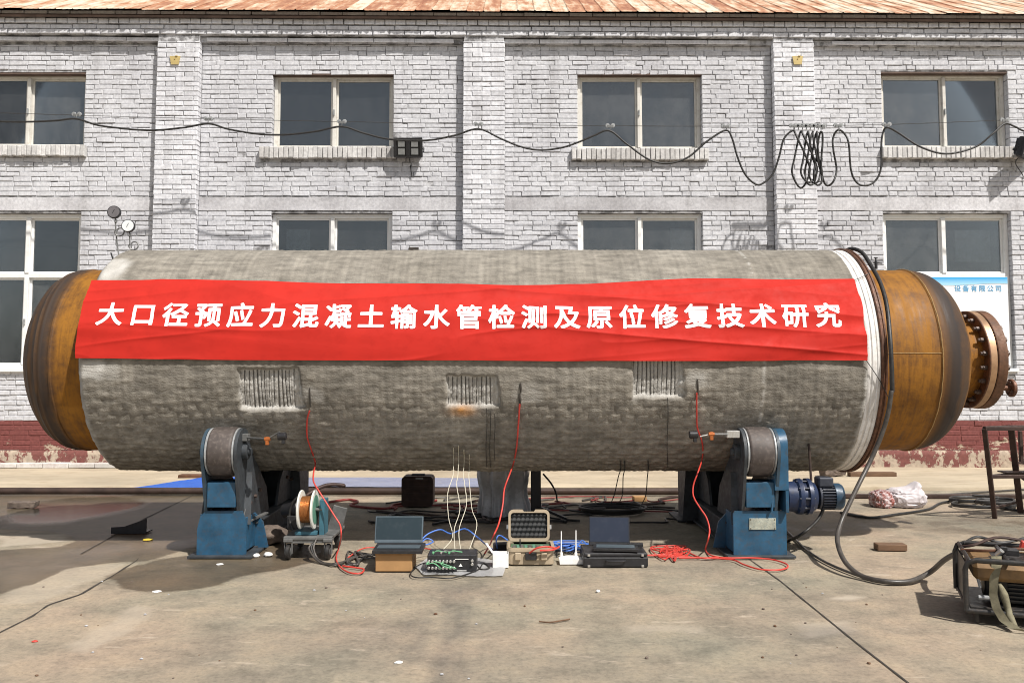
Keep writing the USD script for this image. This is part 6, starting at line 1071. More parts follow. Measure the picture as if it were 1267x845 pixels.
# black plastic pieces and cases in the shade under the pipe
cb = at(516, 628, Z=0); cw = at(536, 610, Y=cb[1])[0] - at(497, 610, Y=cb[1])[0]; chh_ = at(516, 588, Y=cb[1])[2]
t = thing('tool_case', 'dark brown plastic tool case standing upright in the shade under the pipe', 'case', (cb[0], cb[1] + .08, 0))
part(t, 'case_shell', MB().prism(rounded(cw, chh_ - .02, .035), (cb[0], cb[1] + .05, chh_ / 2), (1, 0, 0), (0, 0, 1), .10).prism(rounded(cw, chh_ - .02, .035), (cb[0], cb[1] + .16, chh_ / 2), (1, 0, 0), (0, 0, 1), .10), 'frame_rust', smooth=30)
part(t, 'handle', MB().box((cb[0], cb[1] + .10, chh_ - .008), (.13, .05, .028), bev=.008), 'black_plastic')
for k in range(4): part(t, 'rib', MB().box((cb[0], cb[1] - .002, .06 + k * .065), (cw * .8, .012, .018)), 'frame_rust')
part(t, 'label_sticker', MB().box((cb[0] + .02, cb[1] - .004, chh_ - .03), (.07, .004, .016), bev=0), 'rim_grey')

# grey plastic sheet wrapped round a prop under the middle of the pipe, and a black jack beside it
c0 = at(624, 626, Z=0); tw = at(655, 600, Y=c0[1])[0] - at(592, 600, Y=c0[1])[0]; yb = 8.0
th_, zz_ = np.meshgrid(np.linspace(0, 2 * np.pi, 90, endpoint=False), np.linspace(0.006, .62, 26), indexing='ij')
pp = np.column_stack([np.cos(th_).ravel() * 1.6, np.sin(th_).ravel() * 1.6, zz_.ravel() * 2.2])
rad = 1 + .30 * (fbm(pp * [2.4, 2.4, .7], 4, 211) - .5) + .10 * np.sin(th_.ravel() * 11 + 3 * fbm(pp, 2, 212) * 3) * (1 - zz_.ravel() * .7) - .12 * np.exp(-((zz_.ravel() - .2) / .1) ** 2)
xm = at(623, 600, Y=yb)[0]; V = np.column_stack([xm + tw * .46 * rad * np.cos(th_).ravel(), yb + .24 * rad * np.sin(th_).ravel(), zz_.ravel()])
i, j = np.meshgrid(np.arange(90), np.arange(25), indexing='ij'); q = np.stack([i * 26 + j, ((i + 1) % 90) * 26 + j, ((i + 1) % 90) * 26 + j + 1, i * 26 + j + 1], -1).reshape(-1, 4)
single('plastic_sheet', 'crumpled grey plastic sheet wrapped round a prop under the middle of the pipe', 'plastic sheet', trimesh.Trimesh(V, np.vstack([q[:, [0, 1, 2]], q[:, [0, 2, 3]]]), process=False), 'tarp_grey', smooth=True)
x = at(663, 600, Y=7.75)[0]; t = thing('jack_post', 'black steel jack post beside the grey plastic sheet under the pipe', 'jack', (x, 7.75, 0))
part(t, 'post', MB().box((x, 7.75, .26), (.085, .085, .48)), 'angle_black'); part(t, 'foot', MB().box((x, 7.75, .014), (.2, .2, .02)), 'angle_black'); part(t, 'arm', MB().beam((x, 7.73, .12), (x + .26, 7.65, .02), .04, .02), 'angle_black'); part(t, 'head', MB().cyl((x, 7.75, .49), (x, 7.75, .53), .05, 16), 'angle_black')
# ---------------------------------------------------------------- things on the wall: cable on hangers, guide wire, floodlights
YC = WALL - .66
gw = [(-60, 138), (0, 140), (130, 144), (258, 147.5), (430, 151), (620, 154.5), (760, 156), (860, 156.5), (1000, 156), (1110, 154), (1243, 149), (1330, 146)]
single('guide_wire', 'thin steel wire stretched along the white wall above the black cable', 'wire', MB().tube([at(x, y, Y=YC) for x, y in gw], .0035, 5, step=.3), 'wire_steel')
cp = [(-60, 147), (0, 150.5), (36, 151), (70, 149.5), (95, 147.5), (125, 156), (182, 161.5), (225, 158.5), (258, 153.5), (282, 160), (318, 166), (353, 167), (390, 163), (423, 157), (450, 165), (482, 172.5), (527, 174), (562, 168), (592, 160), (620, 172), (645, 182), (669, 186), (695, 183), (715, 176.5), (735, 168), (754, 162), (775, 178), (802, 197), (826, 202.5), (851, 195), (875, 175), (898, 161.5), (906, 172), (912, 193), (922, 216), (936, 228.5), (947, 225), (957, 214), (964, 194), (970, 172), (981, 162)]
loops = []
for xt, xb_, wd, yb_ in ((990, 991, 11, 232), (999, 1001, 10, 226), (1005, 1003, 7, 229), (1010, 1008, 7, 227), (1015, 1012, 5, 229)):
    loops += [(xt - 4, 170), (xb_ + wd - 4, 196), (xb_ + wd, 212), (xb_ + 4, yb_ - 2), (xb_ - 3, yb_ - 1), (xb_ - wd, 214), (xb_ - wd + 3, 196), (xt - 2, 172), (xt + 1, 163)]
cp2 = loops + [(1018, 172), (1016, 205), (1019, 224), (1024, 230), (1031, 225), (1035, 210), (1031, 185), (1031, 170), (1037, 161), (1045, 166), (1050, 178), (1053, 211), (1060, 226), (1071, 230), (1083, 224), (1090, 208), (1090.5, 178), (1093, 163), (1098, 158), (1112, 165), (1139, 182), (1171, 190.5), (1207, 182), (1228, 166), (1243, 153.5), (1256, 157), (1272, 164), (1330, 178)]
rj = np.random.default_rng(5)
P = [at(x, y, Y=YC - (.02 if k < len(cp) else .03 + .05 * rj.random())) for k, (x, y) in enumerate(cp + cp2)]
single('festoon_cable', 'thick black cable hung in swags and a bunch of loops along the white wall', 'cable', MB().tube(P, .0125, 8), 'black_rubber', smooth=True)
hang = [(95, 142, 'metal cable clip beside the far left upper window'), (258, 147.5, 'metal cable clip right of the left pilaster'), (423, 151, 'metal cable clip in front of the second upper window'), (592, 154, 'metal cable clip on the middle pilaster'), (755, 156, 'metal cable clip in front of the third upper window'), (898, 156.5, 'metal cable clip right of the third upper window'), (1037, 155.5, 'metal cable clip between the loop bunch and the far right window'), (1097, 154.5, 'metal cable clip at the left edge of the far right upper window'), (1243, 149, 'metal cable clip at the right edge of the far right upper window')]


def hanger(c, label, group=None):
    t = thing('cable_hanger', label, 'cable hanger', c, group)
    for s in (-1, 1):
        part(t, 'pulley', MB().cyl(c + [s * .034, -.012, .004], c + [s * .034, .012, .004], .026, 14), 'rim_grey')
    part(t, 'hook', MB().box(c + [0, -.015, -.01], (.075, .006, .03)).tube([c + [0, -.018, -.01], c + [.004, -.02, -.035], c + [0, -.02, -.055]], .006, 6), 'steel_grey')


for x, y, lab in hang: hanger(at(x, y, Y=YC), lab)
for k in range(8): hanger(at(982 + k * 4.9, 156, Y=YC + .006 * (k % 2)), 'metal cable clip in the packed row over the hanging cable loops', 'cable clips packed over the loops')


def floodlight(c, yaw, label, lean=.25):
    t = thing('floodlight', label, 'floodlight', c); R = rotm((0, 0, 1), yaw) @ rotm((1, 0, 0), lean); A = lambda v: c + R @ np.asarray(v, float)
    part(t, 'lamp_body', MB().box(A((0, .03, 0)), (.37, .07, .25), R, bev=.012), 'black_plastic')
    part(t, 'bezel', MB().box(A((0, -.012, .118)), (.37, .03, .018), R).box(A((0, -.012, -.118)), (.37, .03, .018), R).box(A((-.172, -.012, 0)), (.03, .03, .22), R).box(A((.172, -.012, 0)), (.03, .03, .22), R).box(A((0, -.012, 0)), (.05, .03, .22), R), 'black_plastic')
    for sx_ in (-1, 1):
        for sz_ in (-1, 1): part(t, 'lamp_panel', MB().box(A((sx_ * .085, -.010, sz_ * .05)), (.09, .008, .078), R), 'lamp_glass')
    for k in range(9): part(t, 'cooling_fin', MB().box(A((-.16 + k * .04, .075, 0)), (.006, .04, .2), R, bev=0), 'black_plastic')
    part(t, 'bracket', MB().tube([A((-.19, .04, .0)), A((-.19, .10, -.05)), A((.19, .10, -.05)), A((.19, .04, 0))], .010, 6, smooth=False).beam(A((0, .10, -.05)), (c[0], WALL + .005, c[2] - .06), .03, .012), 'black_plastic')
    part(t, 'lamp_lead', MB().tube([A((.0, .08, -.12)), A((.01, .10, -.2)), (c[0] + .03, WALL - .02, c[2] - .30), (c[0] + .04, WALL - .015, c[2] - .36)], .006, 6), 'black_rubber')


floodlight(at(505, 183, Y=WALL - .14), 0.0, 'black twin panel floodlight between the second upper window and the middle pilaster')
floodlight(at(1271, 184, Y=WALL - .20), 0.75, 'black floodlight at the right edge of the picture beside the far right upper window')

# ---------------------------------------------------------------- along the foot of the wall
rl = [at(x, 605.5, Z=.05) for x in (-120, 1390)]; yr_ = rl[0][1] - .10
mb = MB(); mb.tube([(-9, yr_, .045), (-4, yr_ + .02, .045), (0, yr_, .045), (3.2, yr_ + .01, .045)], .036, 10, step=.5)
single('steel_pipe', 'long thin dark rusty steel pipe lying along the edge of the apron', 'pipe', mb, 'rail_rust', smooth=True)
mb = MB().beam((2.3, yr_ - .16, .022), (9, yr_ - .26, .022), .05, .04); single('steel_bar', 'long rusty steel bar lying parallel to the apron at right', 'bar', mb, 'rail_rust')
for nm, lab, pts, mt in (('blue_sheet', 'bright blue pointed sheet lying on the apron beside the left stand', ((158, 605), (250, 591), (332, 590), (332, 602), (300, 605)), 'blue_sheet'), ('faded_sheet', 'dusty blue sheet painted in its shaded tone lying on the apron behind the tool case', ((333, 591), (470, 591), (596, 592), (596, 603), (470, 603), (333, 602)), 'faded_sheet')):
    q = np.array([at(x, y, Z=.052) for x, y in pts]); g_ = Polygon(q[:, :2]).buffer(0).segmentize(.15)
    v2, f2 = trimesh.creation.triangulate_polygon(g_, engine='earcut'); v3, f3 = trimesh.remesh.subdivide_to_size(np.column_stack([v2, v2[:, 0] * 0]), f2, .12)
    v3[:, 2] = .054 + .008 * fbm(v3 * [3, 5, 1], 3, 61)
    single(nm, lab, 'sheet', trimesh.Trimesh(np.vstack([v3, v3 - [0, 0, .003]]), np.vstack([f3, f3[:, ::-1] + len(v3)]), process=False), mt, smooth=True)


def block(name, label, cat, px0, px1, pyb, h, d, mat, yaw=0.0, roll=0.0, z=0.0, seed=0, rough=.0):
    a, b = at(px0, pyb, Z=z), at(px1, pyb, Z=z); c = (a + b) / 2 + [0, d / 2, h / 2 + .002]; R = rotm((0, 0, 1), yaw) @ rotm((0, 1, 0), roll)
    m = MB().box(c, (b[0] - a[0], d, h), R).mesh()
    if rough:
        v, f = trimesh.remesh.subdivide_to_size(m.vertices, m.faces, .03); v = v + rough * (np.stack([fbm(v * 9 + 7 * k, 3, seed + k) for k in range(3)], 1) - .5) * 2; v[:, 2] = np.maximum(v[:, 2], .001); m = trimesh.Trimesh(v, f, process=False)
    return single(name, label, cat, m, mat)


block('broken_brick', 'dark broken brick lying at the left edge of the puddle', 'brick', 9, 42, 629, .055, .10, 'brick_waste', .1, .0, seed=221, rough=.018)
block('wood_block', 'short brown wood offcut lying between the hose and the generator', 'wood offcut', 1087, 1123, 682, .045, .09, 'wood', -.05)
block('wood_plank', 'flat rusty brown plank lying on the apron under the right steel cap', 'plank', 1052, 1110, 590, .05, .10, 'wood', .02, z=.045)
block('broken_brick', 'dark lump of rubble lying on the apron left of the brown plank', 'rubble', 1018, 1046, 590, .09, .14, 'brick_waste', .3, z=.045, seed=231, rough=.04)
block('clay_brick', 'yellowish brick lying under the pipe between the two stands', 'brick', 784, 800, 621, .05, .10, 'cardboard', .1)
block('rusty_tray', 'reddish brown tray lying on the apron just left of the left stand', 'tray', 220, 252, 592, .04, .12, 'rust_light', z=.045)
# black angle iron with a wedge-shaped upright leg
a, b = at(134, 662, Z=0), at(180, 661, Z=0); zt_ = at(180, 640, Y=b[1] + .1)[2]
mb = MB().prism([(0, 0), (b[0] - a[0], 0), (b[0] - a[0], zt_), (.10, .055), (0, .05)], (a[0], a[1] + .05, .004), (1, 0, 0), (0, 0, 1), .012).box(((a[0] + b[0]) / 2, a[1] + .11, .012), (b[0] - a[0], .12, .010))
single('angle_iron', 'black bent metal angle lying in the wet patch left of the left stand', 'metal angle', mb, 'angle_black')


def crumb(label, cat, px, py, s, mat, seed, name='paper_scrap', flat=.5, group=None):
    m = trimesh.creation.icosphere(2, 1.0); v = m.vertices * s; v = v * (1 + .8 * (fbm(m.vertices * 2.2 + seed, 3, seed)[:, None] - .5)); v = v * [1, 1, flat]; c = at(px, py, Z=0); v = v + [c[0], c[1], 0]; v[:, 2] += -v[:, 2].min() - .004
    single(name, label, cat, trimesh.Trimesh(v, m.faces, process=False), mat, smooth=True, group=group)


crumb('white crumpled paper at the right foot of the left stand', 'paper scrap', 317, 689, .026, 'paper_white', 1)
crumb('white crumpled paper between the left stand and the trolley wheel', 'paper scrap', 332, 688, .030, 'paper_white', 2)
crumb('flat white scrap in front of the left blue block', 'paper scrap', 272, 698, .024, 'paper_white', 3, flat=.18)
crumb('thin white strip on the edge of the wet patch', 'paper scrap', 194, 731, .024, 'paper_white', 4, flat=.12)
crumb('yellow leaf lying right of the black metal angle', 'leaf', 183, 668, .036, 'leaf_yellow', 5, 'yellow_leaf', .22)
crumb('tiny red scrap on the concrete at lower left', 'scrap', 43, 793, .013, 'red_cable', 6, 'red_scrap', .3)
crumb('small white scrap near the bottom edge left of centre', 'paper scrap', 493, 819, .017, 'paper_white', 7, flat=.2)
crumb('small white pebble right of centre on the concrete', 'pebble', 740, 732, .012, 'paper_white', 8, 'pebble', .7)
crumb('tiny rust coloured chip on the concrete below the data logger', 'chip', 539, 759, .010, 'rust_light', 9, 'chip', .4)
crumb('dark heap of scrap metal and foil between left stand and trolley', 'scrap heap', 336, 672, .12, 'brick_waste', 10, 'scrap_heap', .55)
single('twig', 'thin dark twig lying on the concrete right of centre', 'twig', MB().tube([(*at(x, y, Z=0)[:2], .006) for x, y in ((667, 770), (680, 771), (694, 769), (705, 767))], .004, 5), 'wood')
rp = np.random.default_rng(77)
for k in range(46):
    px, py = rp.uniform(20, 1240), rp.uniform(715, 840)
    kn = ('dark', 'pale', 'brown')[k % 3]; crumb(kn + ' grit crumb scattered on the concrete in the foreground', 'grit', px, py, rp.uniform(.003, .008), ('brick_waste', 'mortar', 'wood')[k % 3], 300 + k, 'grit', .6, kn + ' grit scattered on the yard')

# white and red sack on the ground at right
m = trimesh.creation.icosphere(5, 1.0); v = m.vertices.copy(); a, b = at(1088, 629, Z=0), at(1149, 629, Z=0); sw = (b[0] - a[0]) / 2


def sack(name, label, x, y, sx_, sy_, sz_, mat, seed, peak=0.0):
    w = np.sign(v) * np.abs(v) ** .75; r_ = 1 + .34 * (fbm(v * 2.2 + seed, 4, seed) - .5) + .12 * (1 - np.abs(2 * noise(v * 4.5 + seed, seed + 3) - 1)); q = w * r_[:, None] * [sx_, sy_, sz_]
    q[:, 2] += peak * np.exp(-((v[:, 0] - .75) / .4) ** 2) * np.clip(v[:, 2], 0, 1); q += [x, y, 0]; q[:, 2] -= q[:, 2].min(); q[:, 2] = np.maximum(q[:, 2] - .03, .002)
    single(name, label, 'sack', trimesh.Trimesh(q, m.faces, process=False), mat, smooth=True)


sack('white_sack', 'crumpled white plastic sack lying on the ground at right', a[0] + sw * 1.28, a[1] + .15, sw * .70, .15, .090, 'sack_white', 11, .10)
sack('red_sack', 'small red and white bag lying against the white sack', a[0] + sw * .32, a[1] + .13, sw * .40, .12, .080, 'sack_red', 12)

# ---------------------------------------------------------------- rusty welded frame at the right edge
fr = thing('steel_rack', 'rusty angle iron rack with splayed legs at the right edge', 'rack', (4.05, 8.0, 0))
zr = at(1217, 530, Y=7.55)[2]; T = {}
L = [(1218, 531, 7.55, 1231, 641), (1249, 530, 7.60, 1262, 636)]
top = [at(1218, 531, Y=7.55), at(1251, 531, Y=7.70)]; foot = [at(1231, 641, Z=0), at(1263, 634, Z=0)]
top += [top[0] + [.62, .0, 0], top[1] + [.62, .12, 0]]; foot += [foot[0] + [.62, .05, 0], foot[1] + [.62, .1, 0]]
top = [np.array([p[0], p[1], zr]) for p in top]
for k in range(4): part(fr, 'leg', MB().beam(foot[k], top[k], .038 if k != 1 else .05, .034), 'frame_rust')
mid = [f + (t_ - f) * .47 for f, t_ in zip(foot, top)]
for a_, b_ in ((0, 1), (0, 2), (1, 3), (2, 3)):
    part(fr, 'top_rail', MB().beam(top[a_], top[b_], .035, .035), 'frame_rust'); part(fr, 'cross_bar', MB().beam(mid[a_], mid[b_], .03, .03), 'frame_rust')
part(fr, 'brace', MB().beam(mid[1], foot[2] * .5 + foot[3] * .5, .028, .02), 'frame_rust'); part(fr, 'foot_bar', MB().beam(foot[0] + [0, 0, .09], foot[1] + [0, 0, .10], .026, .02), 'frame_rust')
part(fr, 'hanger_strip', MB().beam(at(1262, 533, Y=7.9), at(1264, 572, Y=7.9), .03, .03).beam(at(1255, 572, Y=7.9), at(1268, 573, Y=7.9), .03, .02), 'frame_rust')
part(fr, 'shelf', MB().box(((mid[0] + mid[3]) / 2 + [0, 0, .02]), (.58, .16, .012)), 'frame_rust')

# ---------------------------------------------------------------- generator at the lower right
ge = thing('generator', 'old portable generator in a black tube frame with rusty tank at lower right', 'generator', (2.7, 4.8, 0))
gf, gb = 4.56, 5.06; gx0 = at(1196, 760, Y=gf)[0]; gx1 = gx0 + .66; zt_ = at(1200, 692, Y=gf)[2]; z0_ = at(1200, 755, Y=gf)[2]; rt = .014


XF = (rotm((0, 0, 1), -.37), np.array([gx0, gf, 0]))


def hoop(y): return [(gx0, y, z0_), (gx0, y, zt_ - .05), (gx0 + .012, y, zt_ - .015), (gx0 + .05, y, zt_), (gx1 - .05, y, zt_), (gx1 - .012, y, zt_ - .015), (gx1, y, zt_ - .05), (gx1, y, z0_), (gx0, y, z0_)]


for y in (gf, gb): part(ge, 'frame_hoop', MB().tube(hoop(y), rt, 9, smooth=False), 'gen_black', smooth=50)
for x in (gx0 + .02, gx0 + .20, gx1 - .02): part(ge, 'frame_tie', MB().cyl((x, gf, zt_ - .004), (x, gb, zt_ - .004), .011, 8), 'gen_black')
for x in (gx0 + .01, gx1 - .01): part(ge, 'frame_tie', MB().cyl((x, gf, z0_ + .005), (x, gb, z0_ + .005), .012, 8), 'gen_black')
part(ge, 'end_panel', MB().box((gx0 + .012, (gf + gb) / 2, z0_ + (zt_ - z0_) * .47), (.008, gb - gf - .05, (zt_ - z0_) * .84)), 'angle_black')
part(ge, 'tray', MB().box(((gx0 + gx1) / 2, (gf + gb) / 2, z0_ + .012), (gx1 - gx0 - .04, gb - gf - .03, .015)), 'gen_black')
zk = at(1230, 706, Y=gf + .04)[2]
part(ge, 'tank', MB().box(((gx0 + gx1) / 2 + .01, (gf + gb) / 2, zk), (gx1 - gx0 - .06, gb - gf - .06, .085), bev=.02), 'gen_tank')
part(ge, 'tank_cap', MB().cyl((gx0 + .36, 4.86, zk + .035), (gx0 + .36, 4.86, zk + .075), .035, 18), 'gen_black')
part(ge, 'engine', MB().box((gx0 + .28, gf + .25, z0_ + .13), (.26, .30, .2)).cyl((gx0 + .10, gf + .22, z0_ + .13), (gx0 + .17, gf + .22, z0_ + .13), .10, 24), 'gen_black')
for k in range(8): part(ge, 'cooling_fin', MB().box((gx0 + .30, gf + .085, z0_ + .05 + k * .02), (.2, .03, .006), bev=0), 'gen_black')
part(ge, 'alternator', MB().cyl((gx0 + .42, gf + .25, z0_ + .13), (gx0 + .60, gf + .25, z0_ + .13), .11, 28), 'gen_black')
part(ge, 'control_knob', MB().cyl((gx0 + .06, gf + .05, z0_ + .06), (gx0 + .12, gf + .05, z0_ + .06), .012, 10).beam(at(1203, 713, Y=gf + .05), at(1207, 725, Y=gf + .04), .012, .012), 'rim_grey')
c = at(1223, 669, Y=4.95); part(ge, 'red_plug', MB().box(c + [0, 0, .0], (.05, .04, .045), rotm((0, 1, 0), .3)).cyl(c + [.02, 0, .01], c + [.05, 0, .03], .012, 10), 'red_cable')
c = at(1246, 684, Y=4.8); part(ge, 'switch_box', MB().box((gx0 + .22, 4.78, zt_ + .015), (.10, .08, .03)).box((gx0 + .20, 4.74, zt_ + .035), (.03, .03, .02)), 'black_plastic')
part(ge, 'silver_cap', MB().cyl((gx0 + .165, 4.74, zt_ + .0), (gx0 + .19, 4.72, zt_ + .03), .014, 12), 'silver')
for x in (gx0 + .05, gx1 - .05):
    for y in (gf + .03, gb - .03): part(ge, 'foot', MB().cyl((x, y, 0.002), (x, y, z0_ + .01), .013, 10), 'gen_black')
XF = None
for k, pts in enumerate(([(1188, 676, 4.9), (1205, 674, 4.85), (1232, 665, 4.9), (1262, 668, 4.9), (1300, 676, 4.9)], [(1190, 680, 4.8), (1225, 681, 4.7), (1262, 679, 4.75), (1320, 684, 4.8)], [(1192, 672, 5.0), (1210, 664, 5.05), (1240, 671, 5.0), (1275, 664, 5.05)])):
    part(ge, 'lead', MB().tube([WP(p) for p in pts], .008, 7), ('frame_rust', 'rust_dark', 'black_rubber')[k])
# canvas strap hanging over the frame to the ground
sp = [at(1233, 688, Y=gf - .0), at(1233, 700, Y=gf - .022), at(1230, 716, Y=gf - .03), at(1229, 735, Y=gf - .04), at(1233, 752, Y=gf - .08), at(1243, 768, Y=gf - .12), at(1258, 778, Z=.02), at(1275, 781, Z=.012), at(1300, 778, Z=.012)]
sp = np.array([np.interp(np.linspace(0, 8, 60), np.arange(9), np.array(sp)[:, k]) for k in range(3)]).T; tw_ = np.linspace(.2, 1.2, 60) + .5 * np.sin(np.linspace(0, 5, 60)); wv = np.stack([np.cos(tw_), -np.sin(tw_) * .8, np.sin(tw_) * .25], 1) * .024
V = np.vstack([sp - wv, sp + wv, sp - wv + [0, .003, 0], sp + wv + [0, .003, 0]]); k = np.arange(59); f = np.vstack([np.stack([k, 60 + k, 61 + k], 1), np.stack([k, 61 + k, k + 1], 1), np.stack([120 + k, 181 + k, 180 + k], 1), np.stack([120 + k, 121 + k, 181 + k], 1)])
single('canvas_strap', 'olive canvas strap hanging from the generator frame onto the ground', 'strap', trimesh.Trimesh(V, f, process=False), 'strap_olive', smooth=True)
sp2 = np.array([at(1236, 722, Y=gf - .02), at(1242, 735, Y=gf - .05), at(1247, 752, Y=gf - .06), at(1250, 764, Y=gf - .09), at(1256, 774, Z=.03)]); 
single('canvas_strap', 'second olive strap end twisted behind the first on the generator', 'strap', MB().tube(sp2, [.012, .02, .016, .02, .012], 6), 'strap_olive', smooth=True)

# ---------------------------------------------------------------- hoses and cables
def cable(name, label, pts, r, mat, group=None, n=7, cat='cable'):
    return single(name, label, cat, MB().tube([WP(p) for p in pts], r, n), mat, smooth=True, group=group)


cable('black_hose', 'black hose hooked over the top of the joint ring and down the steel cap', [(1041, 322, 7.15), (1045, 312, 7.0), (1054, 308, 6.92), (1066, 312, 6.86), (1076, 326, 6.74), (1089, 350, 6.48), (1097, 378, 6.28), (1101, 415, 6.13), (1103, 450, 6.09), (1104, 485, 6.09)], .0155, 'black_rubber', cat='hose')
cable('grey_hose', 'grey hose hanging from the joint ring, looping over the ground to the generator', [(1103, 483, 6.08), (1099, 510, 6.1), (1090, 540, 6.13), (1076, 572, 6.12), (1062, 600, 6.05), (1050, 625, 6.0), (1041, 645, 5.95), (1036, 665, 5.85), (1040, 684, 5.72), (1050, 700, 5.6), (1068, 713, (.022,)), (1095, 719, (.02,)), (1125, 719, (.02,)), (1150, 708, (.05,)), (1168, 693, 5.3), (1182, 685, 5.15), (1192, 683, 5.05)], .0155, 'hose_grey', cat='hose', n=10)
cable('grey_cable', 'thin grey cable on the ground from the right stand to the grey hose', [(972, 655, 'g'), (985, 668, 'g'), (1000, 682, 'g'), (1025, 697, 'g'), (1060, 711, 'g'), (1090, 718, 'g'), (1115, 721, 'g')], .009, 'hose_grey')
cable('motor_cable', 'black cable drooping from the drive motor to the ground', [(1020, 626, 6.32), (1014, 640, 6.3), (1003, 652, 6.28), (990, 662, 6.3), (977, 668, 'g'), (968, 670, 'g')], .012, 'black_rubber')
cable('red_cable', 'red cable hanging from the left sensor slot past the copper wire reel', [(383, 508, 'p'), (380, 520, 'p'), (380, 540, 'p'), (385, 556, 'p'), (390, 572, 'p'), (388, 585, 6.3), (388, 596, 6.2), (395, 608, 6.15), (405, 624, 6.12), (415, 640, 6.1), (421, 650, 6.08), (422, 664, 6.05), (419, 678, 'g'), (416, 690, 'g'), (420, 700, 'g'), (432, 708, 'g'), (446, 709, 'g'), (450, 704, 'g'), (440, 702, 'g'), (424, 700, 'g')], .0055, 'red_cable')
cable('red_cable', 'red cable hanging from the middle sensor slot to the white carton', [(643, 500, 'p'), (641, 530, 'p'), (639, 555, 'p'), (635, 574, 'p'), (630, 588, 6.3), (624, 605, 6.25), (622, 625, 6.2), (617, 648, 6.1), (610, 664, 6.0), (606, 674, 'g'), (600, 684, 'g')], .0058, 'red_cable')
cable('red_cable', 'red cable hanging from the right sensor slot down beside the right stand', [(862, 486, 'p'), (862, 510, 'p'), (863, 530, 'p'), (869, 548, 'p'), (869, 566, 'p'), (864, 583, 6.28), (858, 600, 6.25), (858, 614, 6.22), (866, 628, 6.2), (874, 640, 6.18), (878, 655, 6.15), (876, 668, 6.1), (873, 680, 'g'), (880, 687, 'g'), (900, 690, 'g'), (930, 690, 'g'), (955, 692, 'g'), (972, 697, 'g'), (974, 702, 'g'), (962, 705, 'g'), (940, 704, 'g'), (920, 698, 'g'), (905, 692, 'g'), (870, 690, 'g'), (840, 690, 'g')], .0055, 'red_cable')
rc = np.random.default_rng(21)
for k, lab in enumerate(('red cable heaped in loops between the right laptop and the right stand', 'second red cable tangled into the heap right of the flat black case')):
    pts = [(798, 687, 'g')] + [(rc.uniform(805, 852), rc.uniform(675, 694), 'g') for _ in range(16)] + [(868, 690, 'g'), (890, 689, 'g')]
    cable('red_cable', lab, pts, .005, 'red_cable')
cable('red_cable', 'red cable running from the left laptop to the data logger', [(430, 690, 'g'), (445, 680, 'g'), (460, 677, 'g'), (490, 680, 'g'), (522, 678, 'g'), (540, 681, 'g'), (556, 683, 'g'), (575, 684, 'g')], .0045, 'red_cable')
cable('red_cable', 'red cable looped over the rim of the tan case', [(655, 684, 5.88), (664, 678, 5.85), (676, 676, 5.86), (688, 678, 5.9), (692, 676, 5.95), (684, 680, 5.86), (668, 681, 5.85)], .006, 'red_cable')
for k, (x0, y0, ends) in enumerate(((561, 554, [(554, 610), (555, 640), (560, 664), (548, 680)]), (567, 551, [(565, 600), (569, 630), (562, 655), (563, 682)]), (574, 556, [(575, 600), (577, 625), (568, 655), (570, 682)]), (580.5, 562, [(581, 600), (584, 630), (590, 650), (580, 682)]))):
    cable('sensor_wire', ('leftmost', 'second', 'third', 'rightmost')[k] + ' of four thin pale wires hanging from the pipe to the data logger', [(x0, y0, 'p'), (x0 + .3, y0 + 14, 'p'), (x0 - .5, 588, 6.35)] + [(x, y, 6.25 - .12 * i_) for i_, (x, y) in enumerate(ends)], .0025, 'white_cable', n=6)
for k, (x0, y0, y1) in enumerate(((602, 505, 578), (606.5, 508, 578), (612, 512, 570), (826, 492, 578))):
    cable('fine_wire', ('leftmost of three fine dark wires taped down the pipe below the middle window', 'middle of three fine dark wires taped down the pipe below the middle window', 'rightmost of three fine dark wires taped down the pipe below the middle window', 'single fine dark wire taped down the pipe below the right opened patch')[k], [(x0 + .6 * math.sin(i_), y, 'p') for i_, y in enumerate(np.linspace(y0, y1, 8))], .0026, 'black_rubber', n=5)
cable('blue_cable', 'blue cable looping behind the data logger from the left laptop', [(521, 668, 6.0), (530, 660, 6.05), (545, 655, 6.1), (558, 660, 6.05), (575, 654, 6.05), (590, 664, 5.98), (604, 676, 'g'), (615, 682, 'g')], .005, 'blue_cable')
cable('blue_cable', 'short blue cable hooked at the side of the left laptop', [(520, 672, 5.95), (528, 666, 6.0), (536, 670, 6.0), (525, 674, 5.95), (520, 668, 5.95)], .005, 'blue_cable')
cable('blue_cable', 'light blue cable hanging from the left of the tan case lid', [(628, 668, 6.0), (618, 662, 6.05), (614, 668, 6.02), (616, 680, 'g'), (622, 690, 'g')], .005, 'blue_cable')
for k, (lab, mat) in enumerate((('blue cable heaped between the tan case and the right laptop', 'blue_cable'), ('second blue cable heaped behind the white router', 'blue_cable'), ('violet blue cable knotted beside the router aerials', 'motor_blue'))):
    pts = [(676 + 4 * k, 676, 'g')] + [(rc.uniform(684, 728), rc.uniform(668, 684), (rc.uniform(.01, .06),)) for _ in range(9)] + [(730, 680, 'g')]
    cable('blue_cable', lab, pts, .005, mat)
cable('black_cable', 'black cable looped on the plastic film in front of the data logger', [(529, 695, 'g'), (516, 700, 'g'), (508, 709, 'g'), (514, 714, 'g'), (535, 714, 'g'), (556, 715, 'g'), (575, 711, 'g'), (592, 704, 'g'), (598, 697, 'g'), (606, 702, 'g'), (596, 704, 'g'), (590, 699, 'g')], .0042, 'black_rubber')
single('power_adapter', 'small black power adapter behind the white carton', 'adapter', MB().box(at(622, 678, Z=.03) + [0, .05, 0], (.13, .07, .06), rotm((0, 0, 1), .2), bev=.008), 'black_plastic')
